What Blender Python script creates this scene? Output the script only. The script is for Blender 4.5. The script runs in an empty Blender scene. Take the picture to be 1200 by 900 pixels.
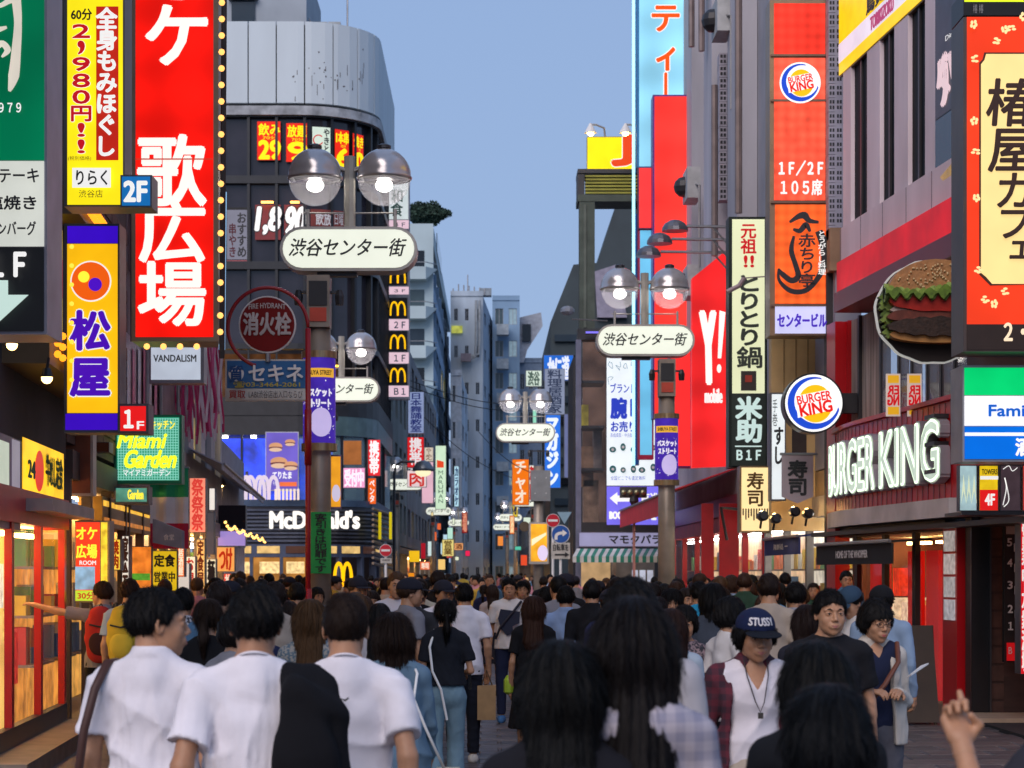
import bpy, bmesh, math, random
import numpy as np
from mathutils import Vector, Matrix
random.seed(7)
RNG = np.random.RandomState(11)
sc = bpy.context.scene
COL = sc.collection

# ---------------------------------------------------------------- camera
F = 2400.0; CX = 575.0; HY = 672.0; EYE = 1.75       # focal length in photo pixels, vanishing column, horizon row, eye height
cam_d = bpy.data.cameras.new('camera'); cam = bpy.data.objects.new('camera', cam_d); COL.objects.link(cam)
cam.location = (0, 0, EYE); cam.rotation_euler = (math.pi/2, 0, 0)
cam_d.sensor_width = 36; cam_d.lens = 72; cam_d.shift_x = 25/1200; cam_d.shift_y = 222/1200
cam_d.clip_start = .1; cam_d.clip_end = 5000
cam_d.dof.use_dof = True; cam_d.dof.focus_distance = 17; cam_d.dof.aperture_fstop = 6.0
sc.camera = cam

# ---------------------------------------------------------------- sky and dusk light
w = bpy.data.worlds.new('World'); sc.world = w; w.use_nodes = True
nt = w.node_tree; bg = nt.nodes['Background']
sky = nt.nodes.new('ShaderNodeTexSky'); sky.sky_type = 'NISHITA'; sky.sun_disc = False
SUN_EL, SUN_AZ = math.radians(3.0), math.radians(215)
sky.sun_elevation = SUN_EL; sky.sun_rotation = SUN_AZ; sky.air_density = 1.2; sky.dust_density = 1.5; sky.ozone_density = 6
mixc = nt.nodes.new('ShaderNodeMix'); mixc.data_type = 'RGBA'; mixc.blend_type = 'MIX'
mixc.inputs['Factor'].default_value = .82
tcw = nt.nodes.new('ShaderNodeTexCoord'); spw = nt.nodes.new('ShaderNodeSeparateXYZ'); nt.links.new(tcw.outputs['Generated'], spw.inputs[0])
rw = nt.nodes.new('ShaderNodeValToRGB'); rw.color_ramp.elements[0].position = 0; rw.color_ramp.elements[0].color = (.43, .585, .87, 1)
rw.color_ramp.elements[1].position = .55; rw.color_ramp.elements[1].color = (.30, .455, .78, 1)
nt.links.new(spw.outputs['Z'], rw.inputs[0]); nt.links.new(rw.outputs[0], mixc.inputs['B'])
gain = nt.nodes.new('ShaderNodeMix'); gain.data_type = 'RGBA'; gain.blend_type = 'MULTIPLY'; gain.inputs['Factor'].default_value = 1
SKY_GAIN = .16
gain.inputs['B'].default_value = (SKY_GAIN, SKY_GAIN, SKY_GAIN, 1)
nt.links.new(sky.outputs[0], gain.inputs['A']); nt.links.new(gain.outputs['Result'], mixc.inputs['A'])
nt.links.new(mixc.outputs['Result'], bg.inputs['Color']); bg.inputs['Strength'].default_value = 1.0
sun_d = bpy.data.lights.new('sun', 'SUN'); sun = bpy.data.objects.new('sun', sun_d); COL.objects.link(sun)
sun_d.energy = 2.5; sun_d.angle = math.radians(50); sun_d.color = (1.0, .86, .80)
sun.rotation_euler = (math.radians(52), 0, math.radians(-22))
sc.view_settings.view_transform = 'Standard'; sc.view_settings.look = 'None'
sc.view_settings.exposure = 0; sc.view_settings.gamma = 1
sc.cycles.use_denoising = True
sc.cycles.max_bounces = 6; sc.cycles.diffuse_bounces = 3; sc.cycles.glossy_bounces = 3
sc.cycles.transparent_max_bounces = 12; sc.cycles.transmission_bounces = 6
sc.cycles.sample_clamp_indirect = 4

# ---------------------------------------------------------------- helpers: materials
def lin(c):
    return tuple(((v/255)/12.92 if v/255 <= .04045 else ((v/255+.055)/1.055)**2.4) for v in c)
_M = {}
def mat(rgb, rough=.7, metal=0., noise=.25, nscale=3., bump=0., bscale=40., kind='', spec=.5, stretch=None):
    """matte / painted / metal surface; rgb is the real base colour, 0-1 linear"""
    key = ('m', tuple(round(x, 4) for x in rgb), rough, metal, noise, nscale, bump, bscale, kind, spec, stretch)
    if key in _M: return _M[key]
    m = bpy.data.materials.new('surface'); m.use_nodes = True; n = m.node_tree; b = n.nodes['Principled BSDF']
    b.inputs['Roughness'].default_value = rough; b.inputs['Metallic'].default_value = metal
    b.inputs['Specular IOR Level'].default_value = spec
    b.inputs['Base Color'].default_value = (*rgb, 1)
    tc = n.nodes.new('ShaderNodeTexCoord'); src = tc.outputs['Object']
    if stretch:
        mp = n.nodes.new('ShaderNodeMapping'); mp.inputs['Scale'].default_value = stretch
        n.links.new(src, mp.inputs['Vector']); src = mp.outputs['Vector']
    if noise:
        t = n.nodes.new('ShaderNodeTexNoise'); t.inputs['Scale'].default_value = nscale; t.inputs['Detail'].default_value = 6
        n.links.new(src, t.inputs['Vector'])
        r = n.nodes.new('ShaderNodeMapRange'); r.inputs['From Min'].default_value = .3; r.inputs['From Max'].default_value = .7
        r.inputs['To Min'].default_value = 1-noise; r.inputs['To Max'].default_value = 1+noise*.6
        n.links.new(t.outputs['Fac'], r.inputs['Value'])
        mx = n.nodes.new('ShaderNodeVectorMath'); mx.operation = 'SCALE'; mx.inputs[0].default_value = rgb
        n.links.new(r.outputs['Result'], mx.inputs['Scale']); n.links.new(mx.outputs[0], b.inputs['Base Color'])
    if bump:
        t2 = n.nodes.new('ShaderNodeTexNoise'); t2.inputs['Scale'].default_value = bscale; t2.inputs['Detail'].default_value = 4
        n.links.new(src, t2.inputs['Vector'])
        bp = n.nodes.new('ShaderNodeBump'); bp.inputs['Strength'].default_value = bump; bp.inputs['Distance'].default_value = .01
        n.links.new(t2.outputs['Fac'], bp.inputs['Height']); n.links.new(bp.outputs['Normal'], b.inputs['Normal'])
    _M[key] = m; return m
def emi(c255, s=1., light=True, var=.12, vscale=2.5, base=.4, tube_glow=0):
    """backlit or lit thing; c255 is its sRGB colour when lit at strength 1"""
    key = ('e', tuple(c255), s, light, var, vscale, tube_glow)
    if key in _M: return _M[key]
    c = lin(c255)
    m = bpy.data.materials.new('lit'); m.use_nodes = True; n = m.node_tree; b = n.nodes['Principled BSDF']
    b.inputs['Base Color'].default_value = (*[x*base for x in c], 1); b.inputs['Roughness'].default_value = .35
    b.inputs['Specular IOR Level'].default_value = .12; b.inputs['Emission Color'].default_value = (*c, 1); b.inputs['Emission Strength'].default_value = s
    if var:
        tc = n.nodes.new('ShaderNodeTexCoord'); t = n.nodes.new('ShaderNodeTexNoise'); t.inputs['Scale'].default_value = vscale
        t.inputs['Detail'].default_value = 2; n.links.new(tc.outputs['Object'], t.inputs['Vector'])
        r = n.nodes.new('ShaderNodeMapRange'); r.inputs['From Min'].default_value = .3; r.inputs['From Max'].default_value = .7
        r.inputs['To Min'].default_value = s*(1-var); r.inputs['To Max'].default_value = s*(1+var*.5)
        n.links.new(t.outputs['Fac'], r.inputs['Value']); n.links.new(r.outputs['Result'], b.inputs['Emission Strength'])
        if tube_glow:      # ripple in the glow, painted as if lamp rows stood behind
            sp = n.nodes.new('ShaderNodeSeparateXYZ'); n.links.new(tc.outputs['Object'], sp.inputs[0]); last = r.outputs['Result']
            for ax in 'XZ':
                mu = n.nodes.new('ShaderNodeMath'); mu.operation = 'MULTIPLY'; mu.inputs[1].default_value = 2*math.pi/tube_glow; n.links.new(sp.outputs[ax], mu.inputs[0])
                si = n.nodes.new('ShaderNodeMath'); si.operation = 'SINE'; n.links.new(mu.outputs[0], si.inputs[0])
                ma = n.nodes.new('ShaderNodeMath'); ma.operation = 'MULTIPLY_ADD'; ma.inputs[1].default_value = .13; ma.inputs[2].default_value = .96; n.links.new(si.outputs[0], ma.inputs[0])
                m2 = n.nodes.new('ShaderNodeMath'); m2.operation = 'MULTIPLY'; n.links.new(last, m2.inputs[0]); n.links.new(ma.outputs[0], m2.inputs[1]); last = m2.outputs[0]
            n.links.new(last, b.inputs['Emission Strength'])
    if not light: m.cycles.emission_sampling = 'NONE'
    _M[key] = m; return m
def glass(tint=(.8, .85, .9), rough=.03, alpha=.25):
    key = ('g', tint, rough, alpha)
    if key in _M: return _M[key]
    m = bpy.data.materials.new('clear_glass'); m.use_nodes = True; n = m.node_tree; b = n.nodes['Principled BSDF']
    b.inputs['Base Color'].default_value = (*tint, 1); b.inputs['Roughness'].default_value = rough
    b.inputs['Alpha'].default_value = alpha; b.inputs['Specular IOR Level'].default_value = .35
    _M[key] = m; return m

# ---------------------------------------------------------------- helpers: objects
def tag(o, label=None, cat=None, group=None, kind=None):
    if label: o['label'] = label
    if cat: o['category'] = cat
    if group: o['group'] = group
    if kind: o['kind'] = kind
    return o
def thing(name, label, cat, loc=(0, 0, 0), group=None, rz=0):
    o = bpy.data.objects.new(name, None); COL.objects.link(o); o.location = loc; o.rotation_euler = (0, 0, rz)
    o.empty_display_size = .2
    return tag(o, label, cat, group)
def link(name, me, parent=None):
    o = bpy.data.objects.new(name, me); COL.objects.link(o)
    if parent is not None: o.parent = parent
    return o
def wloc(o):
    v = Vector((0, 0, 0))
    while o is not None: v = v+Vector(o.location); o = o.parent
    return v
def copy_tree(o, parent=None):
    c = o.copy(); COL.objects.link(c); c.parent = parent
    for ch in list(o.children): copy_tree(ch, c)
    return c
class MB:
    """collects shapes in world space; build() links them as ONE mesh object, stored relative to its parent"""
    def __init__(s): s.v = []; s.f = []; s.mi = []; s.m = 0
    def add(s, vs, fs, m=None):
        k = len(s.v); s.v += [tuple(p) for p in vs]; s.f += [tuple(i+k for i in f) for f in fs]; s.mi += [s.m if m is None else m]*len(fs); return s
    def hexa(s, p, m=None):
        return s.add(p, [(0, 3, 2, 1), (4, 5, 6, 7), (0, 1, 5, 4), (1, 2, 6, 5), (2, 3, 7, 6), (3, 0, 4, 7)], m)
    def box(s, a, b, m=None):
        x0, y0, z0 = a; x1, y1, z1 = b
        return s.hexa([(x0, y0, z0), (x1, y0, z0), (x1, y1, z0), (x0, y1, z0), (x0, y0, z1), (x1, y0, z1), (x1, y1, z1), (x0, y1, z1)], m)
    def tube(s, pts, r, n=8, m=None, cap=True):
        pts = [Vector(p) for p in pts]; rs = r if isinstance(r, (list, tuple)) else [r]*len(pts)
        vs = []; prev = None
        for i, p in enumerate(pts):
            t = (pts[min(i+1, len(pts)-1)]-pts[max(i-1, 0)]).normalized()
            a = prev if prev is not None else (Vector((0, 0, 1)) if abs(t.z) < .9 else Vector((1, 0, 0)))
            a = (a-t*a.dot(t)).normalized(); prev = a; b = t.cross(a)
            for k in range(n):
                an = 2*math.pi*k/n; vs.append(p+(a*math.cos(an)+b*math.sin(an))*rs[i])
        fs = []
        for i in range(len(pts)-1):
            for k in range(n): fs.append((i*n+k, i*n+(k+1) % n, (i+1)*n+(k+1) % n, (i+1)*n+k))
        if cap: fs += [tuple(range(n))[::-1], tuple((len(pts)-1)*n+k for k in range(n))]
        return s.add(vs, fs, m)
    def lathe(s, c, prof, n=16, m=None, axis='z'):
        c = Vector(c); vs = []; fs = []
        for (r, h) in prof:
            for k in range(n):
                an = 2*math.pi*k/n; x, y = r*math.cos(an), r*math.sin(an)
                vs.append(c+(Vector((x, y, h)) if axis == 'z' else Vector((x, -h, y))))
        for i in range(len(prof)-1):
            for k in range(n): fs.append((i*n+k, i*n+(k+1) % n, (i+1)*n+(k+1) % n, (i+1)*n+k))
        if prof[0][0] > 1e-6: fs.append(tuple(range(n))[::-1])
        if prof[-1][0] > 1e-6: fs.append(tuple((len(prof)-1)*n+k for k in range(n)))
        return s.add(vs, fs, m)
    def ball(s, c, r, n=12, m=None, rz=None, a0=-90, a1=90):
        st = max(4, n//2); rr = rz or r
        return s.lathe(c, [(r*math.cos(math.radians(a0+(a1-a0)*i/st)), rr*math.sin(math.radians(a0+(a1-a0)*i/st))) for i in range(st+1)], n, m)
    def mesh(s, mats, org=(0, 0, 0), smooth=False, name='mesh'):
        me = bpy.data.meshes.new(name); o = Vector(org)
        me.from_pydata([(v[0]-o.x, v[1]-o.y, v[2]-o.z) for v in s.v], [], s.f)
        for m in (mats if isinstance(mats, (list, tuple)) else [mats]): me.materials.append(m)
        if any(s.mi): me.polygons.foreach_set('material_index', s.mi)
        if smooth: me.polygons.foreach_set('use_smooth', [True]*len(me.polygons))
        me.update(); return me
    def build(s, name, mats, parent=None, smooth=False):
        org = wloc(parent) if parent is not None else (0, 0, 0)
        return link(name, s.mesh(mats, org, smooth, name), parent)
def P(px, py, d): return Vector(((px-CX)/F*d, d, EYE+(HY-py)/F*d))

# ---------------------------------------------------------------- helpers: facades and lettering
class Fac:
    """a vertical wall line on plan, walked left to right as seen from the street; off>0 stands proud of it"""
    def __init__(s, *pts):
        s.p = [Vector(q) for q in pts]; s.l = [0]
        for a, b in zip(s.p, s.p[1:]): s.l.append(s.l[-1]+(b-a).length)
        s.L = s.l[-1]
        s.nn = []
        for a, b in zip(s.p, s.p[1:]):
            u = (b-a).normalized(); s.nn.append(Vector((u.y, -u.x)))
    def S(s, px):
        k = (px-CX)/F; best = None
        for i, (a, b) in enumerate(zip(s.p, s.p[1:])):
            den = (b.x-a.x)-k*(b.y-a.y)
            if abs(den) < 1e-9: continue
            t = (k*a.y-a.x)/den
            if -1e-6 <= t <= 1+1e-6 or (i == 0 and t < 0) or (i == len(s.p)-2 and t > 1):
                y = a.y+(b.y-a.y)*t
                if y > 0 and (best is None or y < best[1]): best = (s.l[i]+(b-a).length*t, y)
        return best
    def m(s, px, py):
        q = s.S(px); return q[0], EYE+(HY-py)/F*q[1]
    def seg(s, u):
        for i in range(len(s.p)-1):
            if u <= s.l[i+1]+1e-9 or i == len(s.p)-2: return i
    def pt(s, u, off, z):
        i = s.seg(u); a, b = s.p[i], s.p[i+1]; L = (b-a).length; t = (u-s.l[i])/L
        q = a+(b-a)*t; n = s.nn[i].copy()
        if len(s.p) > 2:
            if t > .5 and i+1 < len(s.nn): n = s.nn[i].lerp(s.nn[i+1], (t-.5)*min(1, 1))
            elif t < .5 and i > 0: n = s.nn[i].lerp(s.nn[i-1], .5-t)
            n.normalize()
        q = q+n*off; return Vector((q.x, q.y, z))
    def slab(s, mb, u0, u1, z0, z1, o0=-.2, o1=0., m=None):
        us = [u0]+[q for q in s.l[1:-1] if u0+1e-4 < q < u1-1e-4]+[u1]
        for a, b in zip(us, us[1:]):
            mb.hexa([s.pt(a, o1, z0), s.pt(b, o1, z0), s.pt(b, o0, z0), s.pt(a, o0, z0), s.pt(a, o1, z1), s.pt(b, o1, z1), s.pt(b, o0, z1), s.pt(a, o0, z1)], m)
        return mb
    def px(s, mb, x0, y0, x1, y1, o0=-.2, o1=0., m=None):
        """slab over the photo rectangle, rows taken at its middle column"""
        (u0, _), (u1, _) = s.S(x0), s.S(x1); c = (x0+x1)/2
        return s.slab(mb, u0, u1, s.m(c, y1)[1], s.m(c, y0)[1], o0, o1, m)
def front(d): return Fac((-60, d), (60, d))
_G = {}
TS = bpy.data.scenes.new('lettering_bench')      # a bare scene in which the built-in font is turned into outlines
def glyph(t):
    if t in _G: return _G[t]
    cu = bpy.data.curves.new('txt', 'FONT'); cu.body = t; cu.resolution_u = 3; cu.size = 1
    o = bpy.data.objects.new('txt', cu); TS.collection.objects.link(o); TS.view_layers[0].update()
    me = bpy.data.meshes.new_from_object(o.evaluated_get(TS.view_layers[0].depsgraph))
    v = np.zeros(len(me.vertices)*3); me.vertices.foreach_get('co', v); v = v.reshape(-1, 3)[:, :2]
    f = [tuple(p.vertices) for p in me.polygons]
    # curve fills leave doubled corners; keep as is
    bpy.data.objects.remove(o); bpy.data.curves.remove(cu); bpy.data.meshes.remove(me)
    _G[t] = (v, f); return _G[t]
_em = glyph('国')[0]; EMX0, EMX1, EMY0, EMY1 = _em[:, 0].min()-.06, _em[:, 0].max()+.06, _em[:, 1].min()-.04, _em[:, 1].max()+.04
def put_text(mb, fac, t, x0, y0, x1, y1, off, bold=.0, m=None, vertical=False, thick=0., shear=0., mirror=False, curve=0., rot=0., natural=False):
    """letters fitted into the photo rectangle x0,y0,x1,y1 on wall fac, standing off metres proud of it"""
    def place(v, f, a0, b0, a1, b1, rect, bold):
        # source box a0..a1 x b0..b1 -> rect (px)
        X0, Y0, X1, Y1 = rect
        sx = (v[:, 0]-a0)/(a1-a0); sy = (v[:, 1]-b0)/(b1-b0)
        if mirror: sx = 1-sx
        px = X0+(X1-X0)*sx+shear*(sy-.5)*(Y1-Y0); py = Y1-(Y1-Y0)*sy-curve*(1-(2*(px-x0)/(x1-x0)-1)**2)
        if rot:
            cxr, cyr = (x0+x1)/2, (y0+y1)/2; ca, sa = math.cos(math.radians(rot)), math.sin(math.radians(rot))
            px, py = cxr+(px-cxr)*ca+(py-cyr)*sa, cyr-(px-cxr)*sa+(py-cyr)*ca
        uL, uR = fac.S(x0)[0], fac.S(x1)[0]; c = (x0+x1)/2
        dist = fac.S(c)[1]
        n = [(0., 0.)]
        if bold:
            k = 8 if bold > .03 else 6
            e = bold*(Y1-Y0)
            n = [(math.cos(2*math.pi*q/k)*e, math.sin(2*math.pi*q/k)*e) for q in range(k)]+n
        slant = len(fac.p) == 2 and abs(fac.nn[0].y) < .995
        for q, (dx, dy) in enumerate(n):
            vs = []
            o = off+q*.0006
            for X, Y in zip(px+dx, py+dy):
                if slant or len(fac.p) > 2:
                    u = uL+(uR-uL)*((X-x0)/(x1-x0)); z = EYE+(HY-Y)/F*dist
                else:
                    u = uL+(uR-uL)*((X-x0)/(x1-x0)); z = EYE+(HY-Y)/F*dist
                vs.append(fac.pt(u, o, z))
            if thick:
                back = [p_ for p_ in vs]; cnt = {}
                for ff in f:
                    for a, b in zip(ff, ff[1:]+ff[:1]): cnt[(a, b)] = 1
                nrm = fac.nn[fac.seg(uL)]; vb = [Vector((p_.x-nrm.x*thick, p_.y-nrm.y*thick, p_.z)) for p_ in vs]; N = len(vs)
                side = [(a, b, b+N, a+N) for (a, b) in cnt if (b, a) not in cnt]
                mb.add(vs+vb, list(f)+side, m)
            else: mb.add(vs, f, m)
    if vertical:
        ch = [c for c in t]; H = (y1-y0)/len(ch)
        for i, c in enumerate(ch):
            if c in ' \u3000': continue
            cc = {'ー': '｜'}.get(c, c)
            v, f = glyph(cc)
            if not len(v): continue
            if cc.isascii() or natural:
                a0, a1, b0, b1 = v[:, 0].min(), v[:, 0].max(), v[:, 1].min(), v[:, 1].max()
                mg = .1*H; place(v, f, a0, b0, a1, b1, (x0+(x1-x0)*(.35 if c in ',!1' else .12), y0+i*H+mg, x1-(x1-x0)*(.35 if c in ',!1' else .12), y0+(i+1)*H-mg), bold)
            else:
                mx = (v[:, 0].min()+v[:, 0].max())/2; wd = (EMX1-EMX0)/2
                place(v, f, mx-wd, EMY0, mx+wd, EMY1, (x0, y0+i*H, x1, y0+(i+1)*H), bold)
    else:
        v, f = glyph(t)
        if not len(v): return
        place(v, f, v[:, 0].min(), v[:, 1].min(), v[:, 0].max(), v[:, 1].max(), (x0, y0, x1, y1), bold)
class Sign:
    """a sign of our own frame: parts are made on wall line fac, rectangles in photo pixels"""
    def __init__(s, name, label, cat, fac, x0, y0, x1, y1, depth=.3, group=None, casing=(.12, .12, .13), rim=0., metal=.6, parent=None, cap=None):
        s.fac = fac; (u0, z0), (u1, z1) = fac.m(x0, y1), fac.m(x1, y1); c = (x0+x1)/2
        s.rect = (x0, y0, x1, y1); s.k = 0; s.depth = depth
        if parent is None: s.root = thing(name, label, cat, fac.pt((u0+u1)/2, 0, fac.m(c, y1)[1]), group)
        else: s.root = parent
        if casing is not None:
            b = MB(); fac.px(b, x0-rim, y0-rim, x1+rim, y1+rim, -depth, 0.); b.build('casing', mat(casing, .4, metal, .2), s.root)
    def off(s): s.k += 1; return .006*s.k
    def face(s, x0, y0, x1, y1, mt, name='face_panel', t=.005, parent=None):
        o = s.off(); b = MB(); s.fac.px(b, x0, y0, x1, y1, o-t, o); return b.build(name, mt, parent or s.root)
    def text(s, t, x0, y0, x1, y1, mt, name='lettering', outline=None, ob=.07, parent=None, **kw):
        if outline is not None:
            o = s.off(); b = MB(); k2 = dict(kw); k2['bold'] = kw.get('bold', 0)+ob; k2.pop('thick', None)
            put_text(b, s.fac, t, x0, y0, x1, y1, o, **k2); b.build('letter_outline', outline, parent or s.root)
        o = s.off(); b = MB(); put_text(b, s.fac, t, x0, y0, x1, y1, o+kw.get('thick', 0), **kw); return b.build(name, mt, parent or s.root)
    def poly(s, pts, mt, name='shape', t=.004, parent=None):
        o = s.off(); b = MB(); n = len(pts); v = []
        for q in (o, o-t):
            for (x, y) in pts:
                u, z = s.fac.m(x, y); v.append(s.fac.pt(u, q, z))
        b.add(v, [tuple(range(n))]+[(i, i+n, (i+1) % n+n, (i+1) % n) for i in range(n)]); return b.build(name, mt, parent or s.root)
    def disc(s, cx, cy, rx, mt, ry=None, name='disc', n=40, a0=0, a1=360, **kw):
        ry = ry or rx
        return s.poly([(cx+rx*math.cos(math.radians(a0+(a1-a0)*i/n)), cy-ry*math.sin(math.radians(a0+(a1-a0)*i/n))) for i in range(n+(0 if a1-a0 >= 360 else 1))][::-1], mt, name, **kw)
    def band(s, cx, cy, r0, r1, a0, a1, mt, name='arc', ox=0, oy=0, n=28):
        """crescent between two circles, the inner moved by ox,oy"""
        o = s.off(); b = MB(); v = []
        for i in range(n+1):
            a = math.radians(a0+(a1-a0)*i/n)
            for (r, dx, dy) in ((r1, 0, 0), (r0, ox, oy)):
                u, z = s.fac.m(cx+dx+r*math.cos(a), cy+dy-r*math.sin(a)); v.append(s.fac.pt(u, o, z))
        b.add(v, [(2*i, 2*i+1, 2*i+3, 2*i+2) for i in range(n)]); return b.build(name, mt, s.root)
    def stroke(s, pts, wpx, mt, name='stroke', parent=None, o=None):
        """flat brush stroke along photo points; wpx a width or list of widths"""
        if o is None: o = s.off()
        b = MB(); ws = wpx if isinstance(wpx, (list, tuple)) else [wpx]*len(pts); v = []
        # smooth the path
        P2, W2 = [], []
        n = len(pts)
        for i in range(n-1):
            p0, p1, p2, p3 = pts[max(i-1, 0)], pts[i], pts[i+1], pts[min(i+2, n-1)]
            for k in range(5):
                t = k/5; P2.append(tuple(.5*((2*p1[j])+(-p0[j]+p2[j])*t+(2*p0[j]-5*p1[j]+4*p2[j]-p3[j])*t*t+(-p0[j]+3*p1[j]-3*p2[j]+p3[j])*t**3) for j in (0, 1))); W2.append(ws[i]+(ws[i+1]-ws[i])*t)
        P2.append(pts[-1]); W2.append(ws[-1])
        for i, (x, y) in enumerate(P2):
            a, c = P2[max(i-1, 0)], P2[min(i+1, len(P2)-1)]; dx, dy = c[0]-a[0], c[1]-a[1]; l = math.hypot(dx, dy) or 1
            for sg in (1, -1):
                u, z = s.fac.m(x-dy/l*W2[i]/2*sg, y+dx/l*W2[i]/2*sg); v.append(s.fac.pt(u, o, z))
        b.add(v, [(2*i, 2*i+1, 2*i+3, 2*i+2) for i in range(len(P2)-1)]); return b.build(name, mt, parent or s.root)
# ---------------------------------------------------------------- setting: ground
WHITE = emi((252, 247, 238), 1.0, False, 0); BLACKP = mat((.012, .012, .013), .6, 0, .1); WARM = emi((255, 190, 90), 1.6, True, .25, 3)
STEEL = mat((.30, .30, .31), .35, .8, .2); DSTEEL = mat((.06, .06, .065), .4, .6, .2); DARK = mat((.02, .02, .023), .5, 0, .3)
SOOT = mat((.035, .03, .03), .8, 0, .4, 1.5, .2)
def LX(d): return -4.53-.0692*(d-20.7)
def RX(d): return 5.7-.094*(d-25.3)
LF = Fac((LX(5), 5), (LX(62), 62)); RF = Fac((4.95, 56), (5.25, 31.1))
b = MB(); b.add([(-900, -300, 0), (900, -300, 0), (900, 1500, 0), (-900, 1500, 0)], [(0, 1, 2, 3)])
tag(b.build('ground', mat((.05, .05, .052), .8, 0, .3, .6, .2, 60)), kind='structure')
PAVE = mat((.105, .085, .085), .55, 0, .45, 2.2, .5, 35)
b = MB(); b.add([(-12, -30, .004), (12, -30, .004), (11, 225, .004), (-11, 225, .004)], [(0, 1, 2, 3)])
road = tag(b.build('road', PAVE), kind='structure')
cobs = [mat(c, .5, 0, .35, 5, .5, 60) for c in ((.12, .095, .095), (.095, .08, .085), (.14, .115, .11), (.08, .07, .075))]
pave = tag(MB().box((-.01, 16, 0), (0, 16.01, .002)).build('pavement', PAVE), kind='structure')
pb = {}
def paver(x, y, w_, l_, m, g=.02):
    k = (w_, l_, m)
    if k not in pb:
        q = MB(); e = .012; W_, L_ = w_/2-g/2, l_/2-g/2
        q.add([(-W_, -L_, 0), (W_, -L_, 0), (W_, L_, 0), (-W_, L_, 0), (-W_+e, -L_+e, .014), (W_-e, -L_+e, .014), (W_-e, L_-e, .014), (-W_+e, L_-e, .014)],
              [(4, 5, 6, 7), (0, 1, 5, 4), (1, 2, 6, 5), (2, 3, 7, 6), (3, 0, 4, 7)]); pb[k] = q.mesh(m, (0, 0, 0), False, 'paver')
    o = link('paver', pb[k], pave); o.location = (x, y, .0035+random.random()*.004)
for j in range(44):
    y = 17.2+j*.42
    for i in range(6):
        x = -.75+i*.42+(.21 if j % 2 else 0)
        if abs(x) < 1.3: paver(x, y, .42, .42, random.choice(cobs))
for j in range(12):
    y = 18.3+j*.5
    for i in range(4): paver(3.7+i*.62+(.31 if j % 2 else 0)-.09*j*.5, y, .62, .5, random.choice(cobs))

# ---------------------------------------------------------------- buildings as wall runs with real openings
def building(name, label, cat, base, group=None): return thing(name, label, cat, base, group)
def wall(root, fac, u0, u1, z0, z1, m, o0=-.4, o1=0., name='wall'):
    q = MB(); fac.slab(q, u0, u1, z0, z1, o0, o1); return q.build(name, m, root)
def windows(root, fac, u0, u1, z0, z1, nu, nz, m, pane, fu=.7, fz=.6, frame=None, thick=.35, sill=False, jig=0):
    """wall run with nu x nz openings; each window is a frame with its pane set back"""
    q = MB(); cu, cz = (u1-u0)/nu, (z1-z0)/nz; gu, gz = cu*(1-fu)/2, cz*(1-fz)/2
    for j in range(nz+1):
        a = z0 if j == 0 else z0+j*cz-gz; b_ = z1 if j == nz else z0+j*cz+gz; fac.slab(q, u0, u1, a, b_, -thick, 0)
    for j in range(nz):
        for i in range(nu+1):
            a = u0 if i == 0 else u0+i*cu-gu; b_ = u1 if i == nu else u0+i*cu+gu
            fac.slab(q, a, b_, z0+j*cz+gz, z0+(j+1)*cz-gz, -thick, 0)
    q.build('wall', m, root)
    fr = frame or STEEL
    for j in range(nz):
        for i in range(nu):
            a, b_, c, d_ = u0+i*cu+gu, u0+(i+1)*cu-gu, z0+j*cz+gz, z0+(j+1)*cz-gz; t = min(.05, (b_-a)*.08)
            w_ = MB()
            for (p0, p1, r0, r1) in ((a, a+t, c, d_), (b_-t, b_, c, d_), (a+t, b_-t, c, c+t), (a+t, b_-t, d_-t, d_), ((a+b_)/2-t/2, (a+b_)/2+t/2, c+t, d_-t)):
                fac.slab(w_, p0, p1, r0, r1, -.16, -.10)
            W_ = w_.build('window', fr, root)
            g = MB(); fac.slab(g, a+t*.5, b_-t*.5, c+t*.5, d_-t*.5, -.15, -.13); g.build('pane', pane[(i*7+j*3+jig) % len(pane)] if isinstance(pane, list) else pane, W_)
def mass(root, x0, y0, x1, y1, z0, z1, m, name='wall'):
    q = MB(); q.box((x0, y0, z0), (x1, y1, z1)); return q.build(name, m, root)
GLB = mat((.03, .045, .06), .08, 0, .2, 1); GLD = mat((.012, .014, .018), .08, 0, .2, 1); GLT = mat((.06, .09, .10), .1, 0, .2, 1)
GLW = emi((235, 205, 120), .55, False, .4, 6); GLC = emi((170, 200, 215), .35, False, .3, 4)
CONC = mat((.40, .48, .56), .85, 0, .34, .5, .3, 6, stretch=(1, 1, .25)); CONCB = mat((.28, .36, .45), .85, 0, .2, .3, .2, 6); TEAL = mat((.42, .53, .56), .8, 0, .15, .3)  # far wall colours paled towards blue, distance haze put into them
BLU = mat((.20, .32, .46), .8, 0, .2, .3); LIL = mat((.40, .38, .43), .75, 0, .2, 1.0, .2, 8, stretch=(1, 1, .25)); BRN = mat((.10, .05, .04), .8, 0, .35, 3)

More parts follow.
